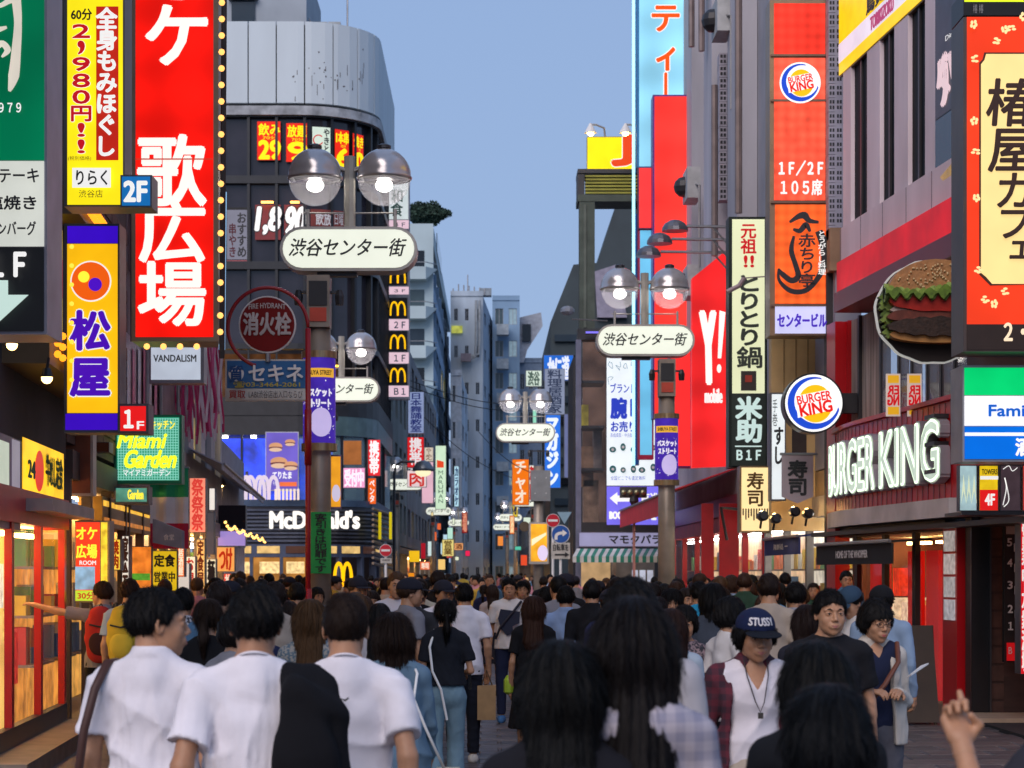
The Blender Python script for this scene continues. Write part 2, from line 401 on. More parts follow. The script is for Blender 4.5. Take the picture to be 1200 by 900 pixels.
# --- left row of buildings
def dS(fac, px): return fac.S(px)[1]
def uL(d): return (d-5)*math.hypot(1, .0692)
def zAt(px, py, fac): return fac.m(px, py)[1]
def uR(d): return (56-d)/24.9*RF.L
lb1 = building('shop_building', 'nearest building on the left, dark front above the red-framed shop', 'building', (LX(14), 14, 0))
wall(lb1, LF, uL(5), uL(22.4), 3.0, 15, SOOT)
lb2 = building('shop_building', 'narrow brown brick building behind the yellow restaurant sign', 'building', (LX(25), 25, 0))
wall(lb2, LF, uL(22.5), uL(28.5), 3.2, 16, BRN)
bk = [mat(c, .85, 0, .3, 9) for c in ((.16, .06, .04), (.12, .045, .035), (.19, .075, .05))]
meshes = {}
n_b = 0
for i in range(16):
    for k in range(9):
        u = uL(22.6)+k*.62+(.31 if i % 2 else 0); z = 3.3+i*.2
        q = MB(); LF.slab(q, u, u+.58, z, z+.17, 0, .02); q.build('brick', bk[(i*5+k*3) % 3], lb2); n_b += 1
lb3 = building('shop_building', 'building with pinkish cladding strips rising behind the red karaoke sign', 'building', (LX(32), 32, 0))
wall(lb3, LF, uL(28.6), uL(36.9), 3.0, 17, mat((.26, .17, .18), .7, 0, .3, 3, .2, 20))
for k in range(11):
    q = MB(); LF.slab(q, uL(28.8)+k*.72, uL(28.8)+k*.72+.3, 6.0, 16.8, 0, .06); q.build('cladding_strip', mat((.36, .22, .24), .6, 0, .3, 2), lb3)
lb4 = building('shop_building', 'pale low building on the left hung with pink streamers', 'building', (LX(44), 44, 0))
LF4 = LF
windows(lb4, LF, uL(37), uL(50), 3.0, 7.2, 4, 1, mat((.45, .43, .44), .7, 0, .2, .8), [GLB, GLW], .6, .5)
lb5 = building('shop_building', 'lowest shop building on the left, just before the burger restaurant', 'building', (LX(56), 56, 0))
wall(lb5, LF, uL(50.1), uL(60.5), 2.9, 5.0, mat((.30, .29, .32), .7, 0, .2))
# ground floors: piers, lit interiors set back, glass
def shopfront(root, fac, u0, u1, z1, n, pier, back, warm, glassy=True, seed=0, depth=1.6, pd=.25, shelves=True):
    r = random.Random(seed); cu = (u1-u0)/n
    q = MB(); fac.slab(q, u0, u1, z1, z1+.32, -.3, .05); q.build('lintel', pier, root)
    for i in range(n+1):
        q = MB(); c = u0+i*cu; fac.slab(q, c-(.0 if i == 0 else .07), c+(.0 if i == n else .07) if 0 < i < n else c+(.14 if i == 0 else 0), .0, z1, -pd, .02); 
        if i in (0, n): q = MB(); fac.slab(q, c-(.14 if i == n else 0), c+(.14 if i == 0 else 0), 0, z1, -pd, .02)
        q.build('pier', pier, root)
    q = MB(); fac.slab(q, u0, u1, 0, z1, -depth-.05, -depth); q.build('back_wall', back, root)  # back wall emits the room's glow in place of light falling on it
    q = MB(); fac.slab(q, u0, u1, z1+.005, z1+.03, -depth, -.3); q.build('ceiling', mat((.3, .28, .26)), root)
    for i in range(n):
        a = u0+(i+.5)*cu
        q = MB(); fac.slab(q, a-cu*.3, a+cu*.3, z1-.10, z1-.06, -depth*.6, -depth*.6+.12); q.build('ceiling_lamp', warm, root)
        for s_ in range(3 if shelves else 0):
            z = .7+s_*.55; q = MB(); fac.slab(q, u0+i*cu+.16, u0+(i+1)*cu-.16, z, z+.03, -depth+.02, -depth+.4); q.build('shelf', mat((.25, .2, .15)), root)
            for t in range(4):
                c = u0+i*cu+.25+t*(cu-.5)/4; hgt = .15+r.random()*.28
                q = MB(); fac.slab(q, c, c+(cu-.5)/4*.8, z+.03, z+.03+hgt, -depth+.08, -depth+.3)
                q.build('goods', mat(tuple(lin(r.choice([(200, 60, 50), (230, 190, 60), (70, 120, 170), (220, 220, 210), (90, 150, 90), (220, 120, 60)]))), .6), root)
    if glassy:
        for i in range(n):
            q = MB(); fac.slab(q, u0+i*cu+.1, u0+(i+1)*cu-.1, .12, z1-.05, -.12, -.1); q.build('shop_window', glass((.6, .65, .7), .02, .12), root)
LAMPW = emi((255, 200, 120), 34, True, 0); LAMPC = emi((245, 240, 235), 26, True, 0)
shopfront(lb1, LF, uL(17.0), uL(22.3), 2.22, 3, mat(lin((190, 22, 20)), .35, 0, .15), emi((255, 200, 105), 1.0, True, .35, 1.6), LAMPW, True, 1, .55, .05, False)
shopfront(lb2, LF, uL(22.6), uL(28.4), 2.8, 3, mat((.06, .04, .035), .6), emi((255, 165, 70), .8, True, .6, 4), LAMPW, True, 2, .8, .1)
shopfront(lb3, LF, uL(28.7), uL(36.8), 2.65, 4, mat((.10, .07, .05), .6), emi((255, 180, 80), .85, True, .6, 4), LAMPW, True, 3, .8, .1)
shopfront(lb4, LF, uL(37.1), uL(49.9), 2.6, 5, mat((.35, .3, .28), .6), emi((255, 205, 150), .8, True, .6, 4), LAMPW, True, 4, .8, .1)
shopfront(lb5, LF, uL(50.2), uL(60.4), 2.5, 3, mat((.3, .28, .32), .6), emi((200, 170, 235), .8, True, .6, 4), LAMPC, True, 5)
rp_ = random.Random(8)
for i in range(16):   # posters and menus inside the red-framed shop
    u = uL(17.3)+i*.31; z = rp_.uniform(.4, 1.5); h_ = rp_.uniform(.3, .6)
    q = MB(); LF.slab(q, u, u+.24, z, z+h_, -.50, -.48); q.build('shop_poster', emi(rp_.choice([(250, 215, 120), (240, 240, 225), (235, 150, 60), (200, 40, 30), (120, 100, 60)]), .9, False, .6, 14), lb1)
q = MB(); LF.slab(q, uL(17), uL(22.3), 0, .34, -.06, .03); q.build('plinth', mat((.03, .03, .035), .4), lb1)
# clutter on the walls: air conditioners, pipes
def ac(root, fac, u, z, o=.02, s=1.):
    q = MB(); fac.slab(q, u, u+.8*s, z, z+.58*s, o, o+.3); a = q.build('air_conditioner', mat((.42, .43, .43), .6, 0, .25, 4), root)
    q = MB(); p = fac.pt(u+.3*s, o+.31, z+.29*s); n_ = fac.nn[0]; q.ball(p, .2*s, 12); q.build('fan_grille', DARK, a)
    q = MB(); q.tube([fac.pt(u+.8*s, o+.1, z+.3), fac.pt(u+.95*s, o+.05, z+.25), fac.pt(u+.95*s, o+.05, z-1.6)], .03, 5); q.build('pipe', mat((.3, .3, .3)), a)
for (u, z) in ((2, 4.6), (2.0, 5.6), (7.5, 4.9), (16, 5.2)): ac(lb4 if u > 100 else lb3, LF, uL(29)+u*.4, z+1)
q = MB()
for k, (px, z0, z1) in enumerate(((82, 3.4, 15), (150, 5, 16))): q = MB(); c = LF.S(px)[0]; q.tube([LF.pt(c, .08, z0), LF.pt(c, .08, z1)], .05, 6); q.build('drain_pipe', mat((.2, .18, .18), .5, .3), lb2)
# step of the first shop
q = MB(); LF.slab(q, uL(17), uL(22.4), 0, .16, .03, .42); tag(q.build('shop_step', mat((.20, .15, .11), .6, 0, .3, 4)), 'low stone step along the red-framed shop front', 'step')

# --- tower of the burger restaurant, rounded corner
arc = [(-6.4+2.5*math.sin(math.radians(a)), 70.5-2.5*math.cos(math.radians(a))) for a in range(0, 91, 10)]
MF = Fac((-9.9, 68), *arc, (-3.9, 80.5))
Z = lambda py, d=68: EYE+(HY-py)/F*d
mc = building('restaurant_tower', 'tall round-cornered building with pale panels above dark windows, burger restaurant at its foot', 'building', (-7, 69, 0))
PANEL = mat((.58, .66, .70), .8, 0, .06, .9, .1, 8, stretch=(1, 1, .3))
u = 0.0; us = [0]
while u < MF.L-.2: u += .93; us.append(min(u, MF.L))
for a, c in zip(us, us[1:]):
    q = MB(); MF.slab(q, a+.02, c-.02, 17.35, 20.05, -.12, .12); q.build('panel', PANEL, mc)
wall(mc, MF, 0, MF.L, 17.2, 20.0, DARK, -.5, -.13, 'panel_backing')
q = MB(); rm = random.Random(31)
for k in range(38):   # rust spots and bolt holes of a removed sign
    px, py = rm.gauss(382, 22), rm.gauss(88, 14)
    if not 328 < px < 425 or not 50 < py < 118: continue
    u, z = MF.m(px, py); z = min(z, 19.9); w_, h_ = rm.choice(((.03, .03), (.02, .16), (.015, .35), (.04, .05))); MF.slab(q, u, u+w_, z-h_, z, .121, .126)
tag(q.build('rust_mark', mat((.09, .08, .08), .8), mc), kind='stuff')
wall(mc, MF, 0, MF.L, 16.95, 17.25, mat((.38, .40, .42), .8, 0, .5, 2.5), -.3, .16, 'cornice')
GLM = mat((.035, .032, .042), .12, 0, .4, .6); MUL = mat((.03, .032, .036), .4, .5, .1)
for (za, zb) in ((14.95, 16.9), (12.05, 14.7), (9.4, 11.85)):
    wall(mc, MF, 0, MF.L, zb, zb+.26, MUL, -.3, .05, 'spandrel')
    for a, c in zip(us, us[1:]):
        q = MB(); MF.slab(q, a+.05, c-.05, za, zb, -.2, -.16); q.build('window', GLM, mc)
        q = MB(); MF.slab(q, a-.045, a+.045, za, zb, -.2, .03); q.build('mullion', MUL, mc)
wall(mc, MF, 0, MF.L, 7.0, 7.6, DARK, -.3, .05, 'spandrel')
wall(mc, MF, 0, MF.L, 9.2, 9.39, MUL, -.3, .05, 'spandrel')
# third-floor bar with a back wall that glows warm by itself
q = MB(); MF.slab(q, 0, MF.L, 7.6, 9.2, -1.6, -1.5); q.build('back_wall', emi((120, 80, 50), .35, False, .7, 2), mc)
for k in range(9):
    q = MB(); c = .4+k*.62; MF.slab(q, c, c+.4, 8.75, 8.8, -.9, -.8); q.build('ceiling_lamp', emi((255, 190, 60), 5, True, 0), mc)
for a in us[:-1]:
    q = MB(); MF.slab(q, a-.03, a+.03, 7.6, 9.2, -.1, .02); q.build('mullion', MUL, mc)
# second-floor dining room, glass, blue light put into a glowing back wall
q = MB(); MF.slab(q, 0, 3.9, 6.35, 7.0, -1.4, .02); q.build('soffit', DARK, mc)
for k in (.95, 1.9): 
    q = MB(); MF.slab(q, k, k+.16, 6.28, 6.34, -.5, -.35); q.build('spotlight', LAMPC, mc)
q = MB(); MF.slab(q, 0, MF.L, 4.2, 6.35, -1.9, -1.8); q.build('back_wall', emi((35, 70, 245), 1.5, True, .75, 1.6), mc)
q = MB(); MF.slab(q, 3.9, MF.L, 6.35, 7.0, -.3, .04); q.build('spandrel', mat((.08, .14, .15), .4), mc)
for a in (0, 1.6, 3.35, 5.0, 6.2, 7.4, 9.5, 12):
    q = MB(); MF.slab(q, a, a+.07, 4.2, 6.35, -.12, .02); q.build('mullion', MUL, mc)
q = MB(); MF.slab(q, 0, 3.4, 4.2, 6.35, -.08, -.06); q.build('window', glass((.5, .55, .8), .03, .06), mc)
q = MB(); MF.slab(q, 3.4, MF.L, 4.2, 6.35, -.08, -.06); q.build('window', glass((.25, .4, .42), .03, .45), mc)
for k in range(5):
    q = MB(); c = .3+k*.33; MF.slab(q, c, c+.1+.05*(k % 2), 4.2, 5.0+.2*(k % 3), -1.2, -1.1); q.build('diner_silhouette', mat((.02, .02, .06)), mc)
q = MB(); MF.slab(q, 0, MF.L, 3.98, 4.2, -1.8, .02); q.build('floor_slab', mat((.05, .09, .16), .5), mc)
# louvre band with letters
wall(mc, MF, 1.25, 8.5, 2.75, 3.97, mat((.035, .035, .05), .5), -.3, -.02, 'sign_band')
for k in range(9):
    q = MB(); z = 2.80+k*.128; MF.slab(q, 1.25, 8.5, z, z+.06, -.02, .07); q.build('louvre', mat((.12, .13, .17), .35, .7), mc)
wall(mc, MF, 0, MF.L, 2.3, 2.72, mat((.05, .07, .13), .5), -.3, .03, 'fascia')
for k in range(7):
    c = 1.2+k*.95; q = MB(); MF.slab(q, c, c+.75, 2.42, 2.66, .035, .06); q.build('transom_light', emi((230, 190, 120), .9, True, .5, 3) if k % 3 != 2 else emi((90, 60, 50), .5, False, .3), mc)
for k in range(8):
    q = MB(); c = .9+k*1.0; MF.slab(q, c, c+.1, 0, 2.3, -.2, .03); q.build('pier', mat((.05, .07, .13), .5), mc)
q = MB(); MF.slab(q, 0, MF.L, 0, 2.3, -2.2, -2.1); q.build('back_wall', emi((230, 160, 80), .5, True, .6, 2), mc)  # back wall given a warm glow of its own
for k in range(6):
    q = MB(); c = 1.1+k*.95; MF.slab(q, c, c+.7, 1.75, 2.15, -1.7, -1.66); q.build('menu_board', emi((250, 215, 150), 1.2, True, .5, 9), mc)
# roof structures of the tower
q = MB(); q.box((-9.6, 70, 20.0), (-6.3, 76, 22.6)); q.build('stair_house', mat((.36, .41, .46), .8, 0, .2, .5), mc)
q = MB(); q.box((-8.85, 69.93, 20.5), (-8.05, 70.0, 21.3)); w_ = q.build('window', GLB, mc)
q = MB(); q.box((-8.95, 69.75, 21.32), (-7.95, 70.0, 21.45)); q.build('canopy', STEEL, mc)
for (x, z) in ((-6.05, 20.15), (-5.6, 20.15)):
    q = MB(); q.box((x, 70.6, z), (x+.42, 71.2, z+.62)); u_ = q.build('air_conditioner', mat((.4, .44, .46), .6), mc)
    q = MB(); q.lathe((x+.21, 70.6, z+.34), [(0, .012), (.15, .012), (.17, 0)], 16, axis='y'); q.build('fan_grille', DARK, u_)
for k in range(3):
    q = MB(); q.tube([P(333+k*6, 0-k*4, 71), P(352+k*6, 26, 71)], .05, 6); q.build('stair_rail', STEEL, mc)
q = MB(); q.tube([(-5.0, 71.5, 20.0), (-5.0, 71.5, 23.5)], .03, 6); q.build('antenna', STEEL, mc)
mass(mc, -9.8, 74, -4.3, 80.2, .1, 19.9, DARK, 'core')

# --- far left row
FL = Fac((-4.9, 84), (-4.3, 162))
def uF(d): return (d-84)*1.0
fb = building('grey_building', 'slim grey building right behind the stacked floor signs, left side', 'building', (-5, 90, 0))
windows(fb, FL, 0, 30, 3.2, 20.5, 7, 6, mat((.20, .24, .24), .75, 0, .25, .4), [GLB, GLD, GLT], .55, .55)
mass(fb, -12, 84, -4.95, 110, 3.2, 20.4, mat((.24, .27, .28), .8, 0, .25, .4))
for k in range(3):
    q = MB(); q.tube([P(437+k*7, 672, 83.5), P(437+k*7, 238+k*6, 83.5)], .07, 8); q.build('drain_pipe', mat((.28, .33, .33), .6, .2), fb)
fb2 = building('low_building', 'low row of signboard-covered shops on the left of the distant street', 'building', (-4.5, 135, 0))
windows(fb2, FL, 30.2, 78, 3.2, 14.5, 10, 4, mat((.14, .15, .17), .75, 0, .3, .4), [GLD, GLB, GLW, GLD, GLC], .6, .55)
for r_, (a, c) in ((fb, (0.2, 29.8)), (fb2, (30.4, 77.8))): shopfront(r_, FL, a, c, 2.8, 6, mat((.12, .12, .13), .6), emi((250, 190, 120), .6, True, .7, 1.5), LAMPW, False, 9)
# white apartment block with balconies
ab = building('apartment_block', 'white apartment block with slanted balconies and a rooftop bush, left of centre', 'building', P(500, 672, 165)*1)
A0 = P(470, 0, 165); A1 = P(508, 0, 165); A2 = P(528, 0, 225)
AF = Fac((A0.x, 165), (A1.x, 165)); AS = Fac((A1.x, 165), (A2.x, 225))
ztop = EYE+(HY-262)/F*165
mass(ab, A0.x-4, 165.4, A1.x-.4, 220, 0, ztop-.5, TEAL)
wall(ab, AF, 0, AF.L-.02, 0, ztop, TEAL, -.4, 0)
q = MB(); zt2 = EYE+(HY-330)/F*185
nst = 8; sp = 3.15
for j in range(nst):
    z0 = zt2-(j+1)*sp
    if z0 < 0: break
    # window strip on the side: band wall + piers
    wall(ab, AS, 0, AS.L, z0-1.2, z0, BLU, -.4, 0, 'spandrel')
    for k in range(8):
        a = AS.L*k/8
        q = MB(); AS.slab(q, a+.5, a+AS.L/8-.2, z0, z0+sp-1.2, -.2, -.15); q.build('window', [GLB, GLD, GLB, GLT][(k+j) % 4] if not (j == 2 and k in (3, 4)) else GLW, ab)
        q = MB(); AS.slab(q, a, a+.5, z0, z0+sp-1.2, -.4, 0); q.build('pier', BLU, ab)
    # balcony on the front: slab, sloping parapet, dark recess
    zb = z0+.3
    q = MB(); AF.slab(q, .2, AF.L*.72, zb+1.0, zb+2.5, .002, .03); q.build('window', [GLD, GLT, GLB][j % 3], ab)
    y0 = 165-1.5
    q = MB(); xa, xb = A0.x+.1, A0.x+AF.L*.78
    q.hexa([(xa, y0, zb), (xb, y0, zb), (xb, 164.98, zb), (xa, 164.98, zb), (xa, y0, zb+1.0), (xb, y0, zb+1.0), (xb+.9, 164.98, zb+1.0), (xa, 164.98, zb+1.0)]); bal = q.build('balcony', TEAL, ab)
    q = MB(); q.tube([(xa, y0, zb+1.35), (xb, y0, zb+1.35), (xb+.85, 164.9, zb+1.35)], .04, 6); q.build('handrail', STEEL, bal)
wall(ab, AS, 0, AS.L*.98, zt2, ztop-.3, TEAL, -.4, 0)
for k in (0,): 
    q = MB(); AS.slab(q, 8, 22, zt2+.9, zt2+2.4, .002, .06); q.build('window', GLB, ab)
# rooftop bush
def leaf_blob(name, label, cat, c, rx, rz, n, s_, col, trunk=None):
    r = random.Random(3); root = thing(name, label, cat, c); q = MB()
    for _ in range(n):
        th, ph = r.random()*6.283, math.acos(2*r.random()-1); rr = (.35+.65*r.random()**.5)*(1+.22*math.sin(3*th+2)+.15*math.sin(5*ph+th))
        p = Vector((c[0]+rx*rr*math.sin(ph)*math.cos(th), c[1]+rx*.6*rr*math.sin(ph)*math.sin(th), c[2]+rz+rz*rr*math.cos(ph)))
        a = Vector((r.gauss(0, 1), r.gauss(0, 1), r.gauss(0, 1))).normalized()*s_; b_ = a.cross(Vector((r.gauss(0, 1), r.gauss(0, 1), r.gauss(0, 1)))).normalized()*s_*.6
        q.add([p-a, p+b_, p+a, p-b_], [(0, 1, 2, 3)], r.choice((0, 0, 1)))
    q.build('foliage', [mat(col, .8, 0, .3, 2), mat(tuple(x*1.8 for x in col), .8, 0, .3, 2)], root)
    q = MB(); q.tube([c, (c[0], c[1], c[2]+rz)], [.15, .06], 6); q.build('trunk', mat((.06, .04, .03)), root)
leaf_blob('rooftop_bush', 'dark green bush growing on the roof of the white apartment block', 'bush', tuple(P(498, 262, 167)), 1.65, .80, 5200, .15, (.02, .045, .03))
# end-of-street buildings
def tower(name, label, x0, x1, xs, ytop, d0, d1, front_m, side_m, nf, ns, nz, z0=0, pane=(GLB, GLD), fu=.5, fz=.45, group=None):
    a, b_ = P(x0, 0, d0), P(x1, 0, d0); c = P(xs, 0, d1); zt = EYE+(HY-ytop)/F*d0
    r_ = building(name, label, 'building', ((a.x+b_.x)/2, d0, 0), group)
    f = Fac((a.x, d0), (b_.x, d0)); windows(r_, f, 0, f.L, z0, zt, nf, nz, front_m, list(pane), fu, fz)
    if ns:
        s_ = Fac((b_.x, d0), (c.x, d1)); windows(r_, s_, 0.01, s_.L, z0, zt, ns, nz, side_m, list(pane), fu, fz)
    mass(r_, a.x+.1, d0+.5, min(b_.x, c.x)-.5 if ns else b_.x-.1, d0+12, z0, zt-.1, front_m, 'core')
    q = MB(); q.box((a.x, d0-.1, zt), (b_.x, d0+.3, zt+.5)); q.build('parapet', front_m, r_)
    return r_, zt
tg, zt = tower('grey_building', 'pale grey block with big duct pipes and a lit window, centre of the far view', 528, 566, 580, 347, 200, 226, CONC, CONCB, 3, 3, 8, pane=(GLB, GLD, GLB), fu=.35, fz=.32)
q = MB()
for k in (0, 1): q = MB(); q.tube([P(558+k*4, 352, 199.3), P(558+k*4, 400, 199.3), P(558+k*4-1, 418-k*3, 199.3), P(550, 421-k*3, 199.3)], .13, 10); q.build('duct', mat((.32, .35, .37), .5, .3), tg)
q = MB(); q.box(P(540, 424, 199.6), P(552, 414, 199)); q.build('duct_box', mat((.2, .17, .2)), tg)
q = MB(); q.box(P(529, 390, 199.7), P(542, 382, 199.9)); q.build('lit_window', emi((190, 195, 90), .8, False, .4, 2), tg)
for k in range(7): q = MB(); x = 531+k*6.2; q.tube([P(x, 346, 200.2), P(x, 338-(k*5) % 6, 200.2)], .07, 5); q.build('rooftop_pipe', STEEL, tg)
q = MB(); q.tube([P(548, 346, 201), P(548, 322, 201)], .06, 5); q.build('antenna', STEEL, tg)
q = MB(); q.box(P(562, 346, 201.5), P(576, 340, 203)); q.build('water_tank', mat((.25, .3, .34), .6), tg)
t2, zt = tower('blue_building', 'blue-grey tower with pale balconies beside the pale grey block', 577, 609, 612, 352, 214, 240, BLU, CONCB, 2, 0, 9, pane=(GLT, GLC, GLB), fu=.6, fz=.5)
for j in range(6):
    q = MB(); q.box(P(582, 382+j*40, 213.5), P(596, 392+j*40, 211.8)); q.build('balcony', mat((.32, .38, .42), .8), t2)
t3, zt = tower('blue_building', 'lower blue building whose slanted roof stair juts out to the right', 607, 637, 640, 425, 218, 240, mat((.16, .22, .30), .8, 0, .2), BLU, 3, 0, 6, fu=.5, fz=.4)
q = MB(); n_ = len(q.v)
pts = [(609, 425), (609, 372), (634, 366), (636, 382), (618, 410), (614, 425)]
for dd in (217.5, 221):
    q.v += [tuple(P(x, y, dd)) for x, y in pts]
q.f = [(0, 1, 2, 3, 4, 5), (11, 10, 9, 8, 7, 6)]+[(i, i+6, (i+1) % 6+6, (i+1) % 6) for i in range(6)]; q.mi = [0]*len(q.f); q.build('roof_stair', mat((.34, .37, .42), .8), t3)
q = MB(); q.box(P(612, 400, 217.2), P(622, 380, 217.4)); q.build('stair_opening', GLD, t3)
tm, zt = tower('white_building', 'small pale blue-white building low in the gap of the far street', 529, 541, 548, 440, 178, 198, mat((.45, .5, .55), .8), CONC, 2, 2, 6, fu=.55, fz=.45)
# far right row
FR = Fac((2.95, 215), (2.95, 99)); FR2 = Fac((2.95, 94), (3.0, 58))
fr = building('low_building', 'dim low row of shops lining the right of the distant street', 'building', (3, 150, 0))
windows(fr, FR, 0, 116, 3.2, 6.6, 16, 1, mat((.10, .12, .15), .7, 0, .3), [GLD, GLW, GLC, GLD], .6, .6)
shopfront(fr, FR, 0.2, 115.8, 2.8, 9, mat((.1, .1, .12)), emi((240, 190, 130), .6, True, .7, 1.2), LAMPW, False, 12)
sl = building('slant_roof_building', 'dark building with a steep slanted roofline behind the steel-framed shop', 'building', P(690, 672, 97))
def prism(root, pts, d0, d1, m, name):
    q = MB(); n = len(pts); q.v = [tuple(P(x, y, d0)) for x, y in pts]+[(P(x, y, d0).x, d1, P(x, y, d0).z) for x, y in pts]
    q.f = [tuple(range(n)), tuple(range(n, 2*n))[::-1]]+[(i, i+n, (i+1) % n+n, (i+1) % n) for i in range(n)]; q.mi = [0]*len(q.f); return q.build(name, m, root)
DTEAL = mat((.035, .055, .065), .6, 0, .3, .6)
prism(sl, [(645, 690), (645, 378), (672, 310), (700, 308), (730, 215), (760, 215), (760, 690)], 96, 112, DTEAL, 'wall')
prism(sl, [(700, 372), (697, 318), (722, 310), (735, 372)], 95.6, 95.95, mat((.30, .28, .36), .8), 'pale_wall')
for k in range(9):
    prism(sl, [(650, 392+k*24), (676, 392+k*24), (676, 400+k*24), (650, 400+k*24)], 95.8, 95.97, [GLB, GLD, GLB][k % 3], 'window')
# steel-framed bookshop block facing the lens
BF = front(56); 
bo = building('bookshop_building', 'glass bookshop block with a tall empty steel frame above, right of centre', 'building', P(725, 672, 56.5))
STG = mat((.07, .09, .075), .5, .4, .3)
def fpx(root, fac, x0, y0, x1, y1, m, name, o0=-.3, o1=0.):
    q = MB(); fac.px(q, x0, y0, x1, y1, o0, o1); return q.build(name, m, root)
fpx(bo, BF, 679, 236, 697, 385, STG, 'column', -.5); fpx(bo, BF, 684, 240, 687, 384, mat((.11, .13, .11), .5, .4), 'column_rib', 0, .04)
fpx(bo, BF, 677, 198, 764, 203, DSTEEL, 'beam', -1.2, .02); fpx(bo, BF, 677, 228, 764, 236, STG, 'beam', -1.2, .02)
for k in range(6): fpx(bo, BF, 686, 205+k*3.9, 764, 207.2+k*3.9, mat(lin((150, 150, 60)), .5, .2), 'louvre_slat', -.3, -.02)
fpx(bo, BF, 677, 204, 685, 228, DSTEEL, 'beam_end', -1.0, .0)
fpx(bo, BF, 677, 385, 790, 398, DSTEEL, 'spandrel', -.6, .02); 
fpx(bo, BF, 675, 398, 681, 690, mat((.16, .17, .25), .5, .2), 'corner_post', -.3, .03)
q = MB(); q.box(P(683, 624, 58.6), P(760, 398, 58.8)); q.build('back_wall', emi((105, 80, 70), .75, False, .8, 1.3), bo)  # faint brown glow put into the wall for the lit room
for (x0, y0, x1, y1, c) in ((684, 520, 698, 568, (.30, .17, .10)), (686, 560, 704, 620, (.36, .22, .14)), (698, 500, 708, 548, (.28, .22, .2)), (684, 470, 692, 500, (.6, .5, .05))):
    fpx(bo, BF, x0, y0, x1, y1, mat(c, .6, 0, .5, 4), 'book_stack', -1.6, -1.2)
for y in (445, 498, 548): fpx(bo, BF, 682, y, 709, y+3, DSTEEL, 'floor_edge', -1.5, -.2)
fpx(bo, BF, 681, 398, 709, 622, glass((.1, .12, .14), .3, .12), 'shop_window', -.06, -.03)
fpx(bo, BF, 681, 612, 790, 623, DARK, 'spandrel', -.4, .01)
mass(bo, 2.5, 62, 9, 66, .0, 8.3, DARK, 'core')
fpx(bo, BF, 684, 656, 720, 700, emi((220, 180, 130), .55, True, .4, 3), 'lit_wall', -2, -1.9)  # this wall glows itself to look lit
fpx(bo, BF, 720, 656, 775, 700, mat((.3, .25, .2)), 'back_wall', -2.4, -2.3); fpx(bo, BF, 718, 656, 722, 700, mat((.4, .3, .22)), 'pier', -.2)
for k in range(3): fpx(bo, BF, 742+k*9, 668, 749+k*9, 682, emi((210, 215, 235), .6, False, .3), 'poster', -.5, -.48)

# --- right row
gr = building('grey_building', 'grey concrete building with pierced blocks and drain pipes above the red shops', 'building', (5.1, 42, 0))
GB = mat((.36, .355, .39), .8, 0, .25, .7, .3, 10)
wall(gr, RF, 0, uR(31.2), 3.4, 30, GB)
for (x0, x1, o) in ((798, 806, .3), (818, 828, .35), (846, 856, .4), (876, 888, .4)):
    q = MB(); RF.px(q, x0, -60, x1, 450, 0.01, o); q.build('pilaster', mat((.42, .41, .45), .8, 0, .3, .7, .3, 10, stretch=(1, 1, .2)), gr)
LT = front(42.8)
for j in range(12):   # pierced screen blocks
    for i in range(2):
        y = 62+j*14.4; x = 843+i*9.5; fpx(gr, LT, x, y, x+9, y+13.8, mat((.40, .37, .42), .8), 'screen_block', -.4)
        for (a, c) in ((1.2, 2), (5, 2), (1.2, 8), (5, 8)): fpx(gr, LT, x+a, y+c, x+a+2.6, y+c+3.6, DARK, 'block_hole', 0, .006)
fpx(gr, front(40.8), 872, 38, 884, 112, GLM, 'window', -.1); fpx(gr, front(40.7), 870, 112, 886, 118, mat((.36, .34, .38)), 'sill', -.3); fpx(gr, front(41.9), 856, 160, 874, 216, mat((.05, .045, .05)), 'vent_hood', -.4)
for k in range(0):
    q = MB(); y = 60+k*16
    RF.px(q, 834, y, 845, y+13, 0.01, .18); sb = q.build('screen_block', mat((.36, .33, .38), .8), gr)
    for (a, c) in ((836, 3), (840.5, 3), (836, 8), (840.5, 8)):
        q = MB(); RF.px(q, a, y+c, a+2.4, y+c+2.6, .17, .19); q.build('block_hole', DARK, sb)
for (u, z) in ((9, 8), (9, 10.2), (14.5, 12.5), (5, 13)): ac(gr, RF, u, z, .35, 1.2)
for (x, y0, y1) in ((839, -40, 55), (852, -30, 60), (869, 100, 300), (900, -20, 250)):
    q = MB(); a = RF.m(x, y0); c = RF.m(x, y1); q.tube([RF.pt(a[0], .55, a[1]), RF.pt(c[0], .55, c[1])], .07, 8); q.build('drain_pipe', mat((.22, .17, .16), .5, .3), gr)
sb_ = building('sushi_building', 'tan-walled building with the sushi banners, left of the burger restaurant', 'building', (5.2, 33, 0))
wall(sb_, RF, uR(38), uR(31.2), 2.97, 3.38, mat((.34, .24, .12), .7, 0, .3, 2))
TF = front(33)
fpx(sb_, TF, 904, 395, 966, 622, mat((.62, .43, .19), .6, 0, .25, 1.5), 'lit_wall', -.3)
for x in (918, 932, 946): fpx(sb_, TF, x, 396, x+1.2, 470, mat((.35, .24, .1)), 'panel_joint', 0, .012)
fpx(sb_, TF, 928, 470, 945, 536, mat((.04, .03, .03)), 'opening', 0, .02)
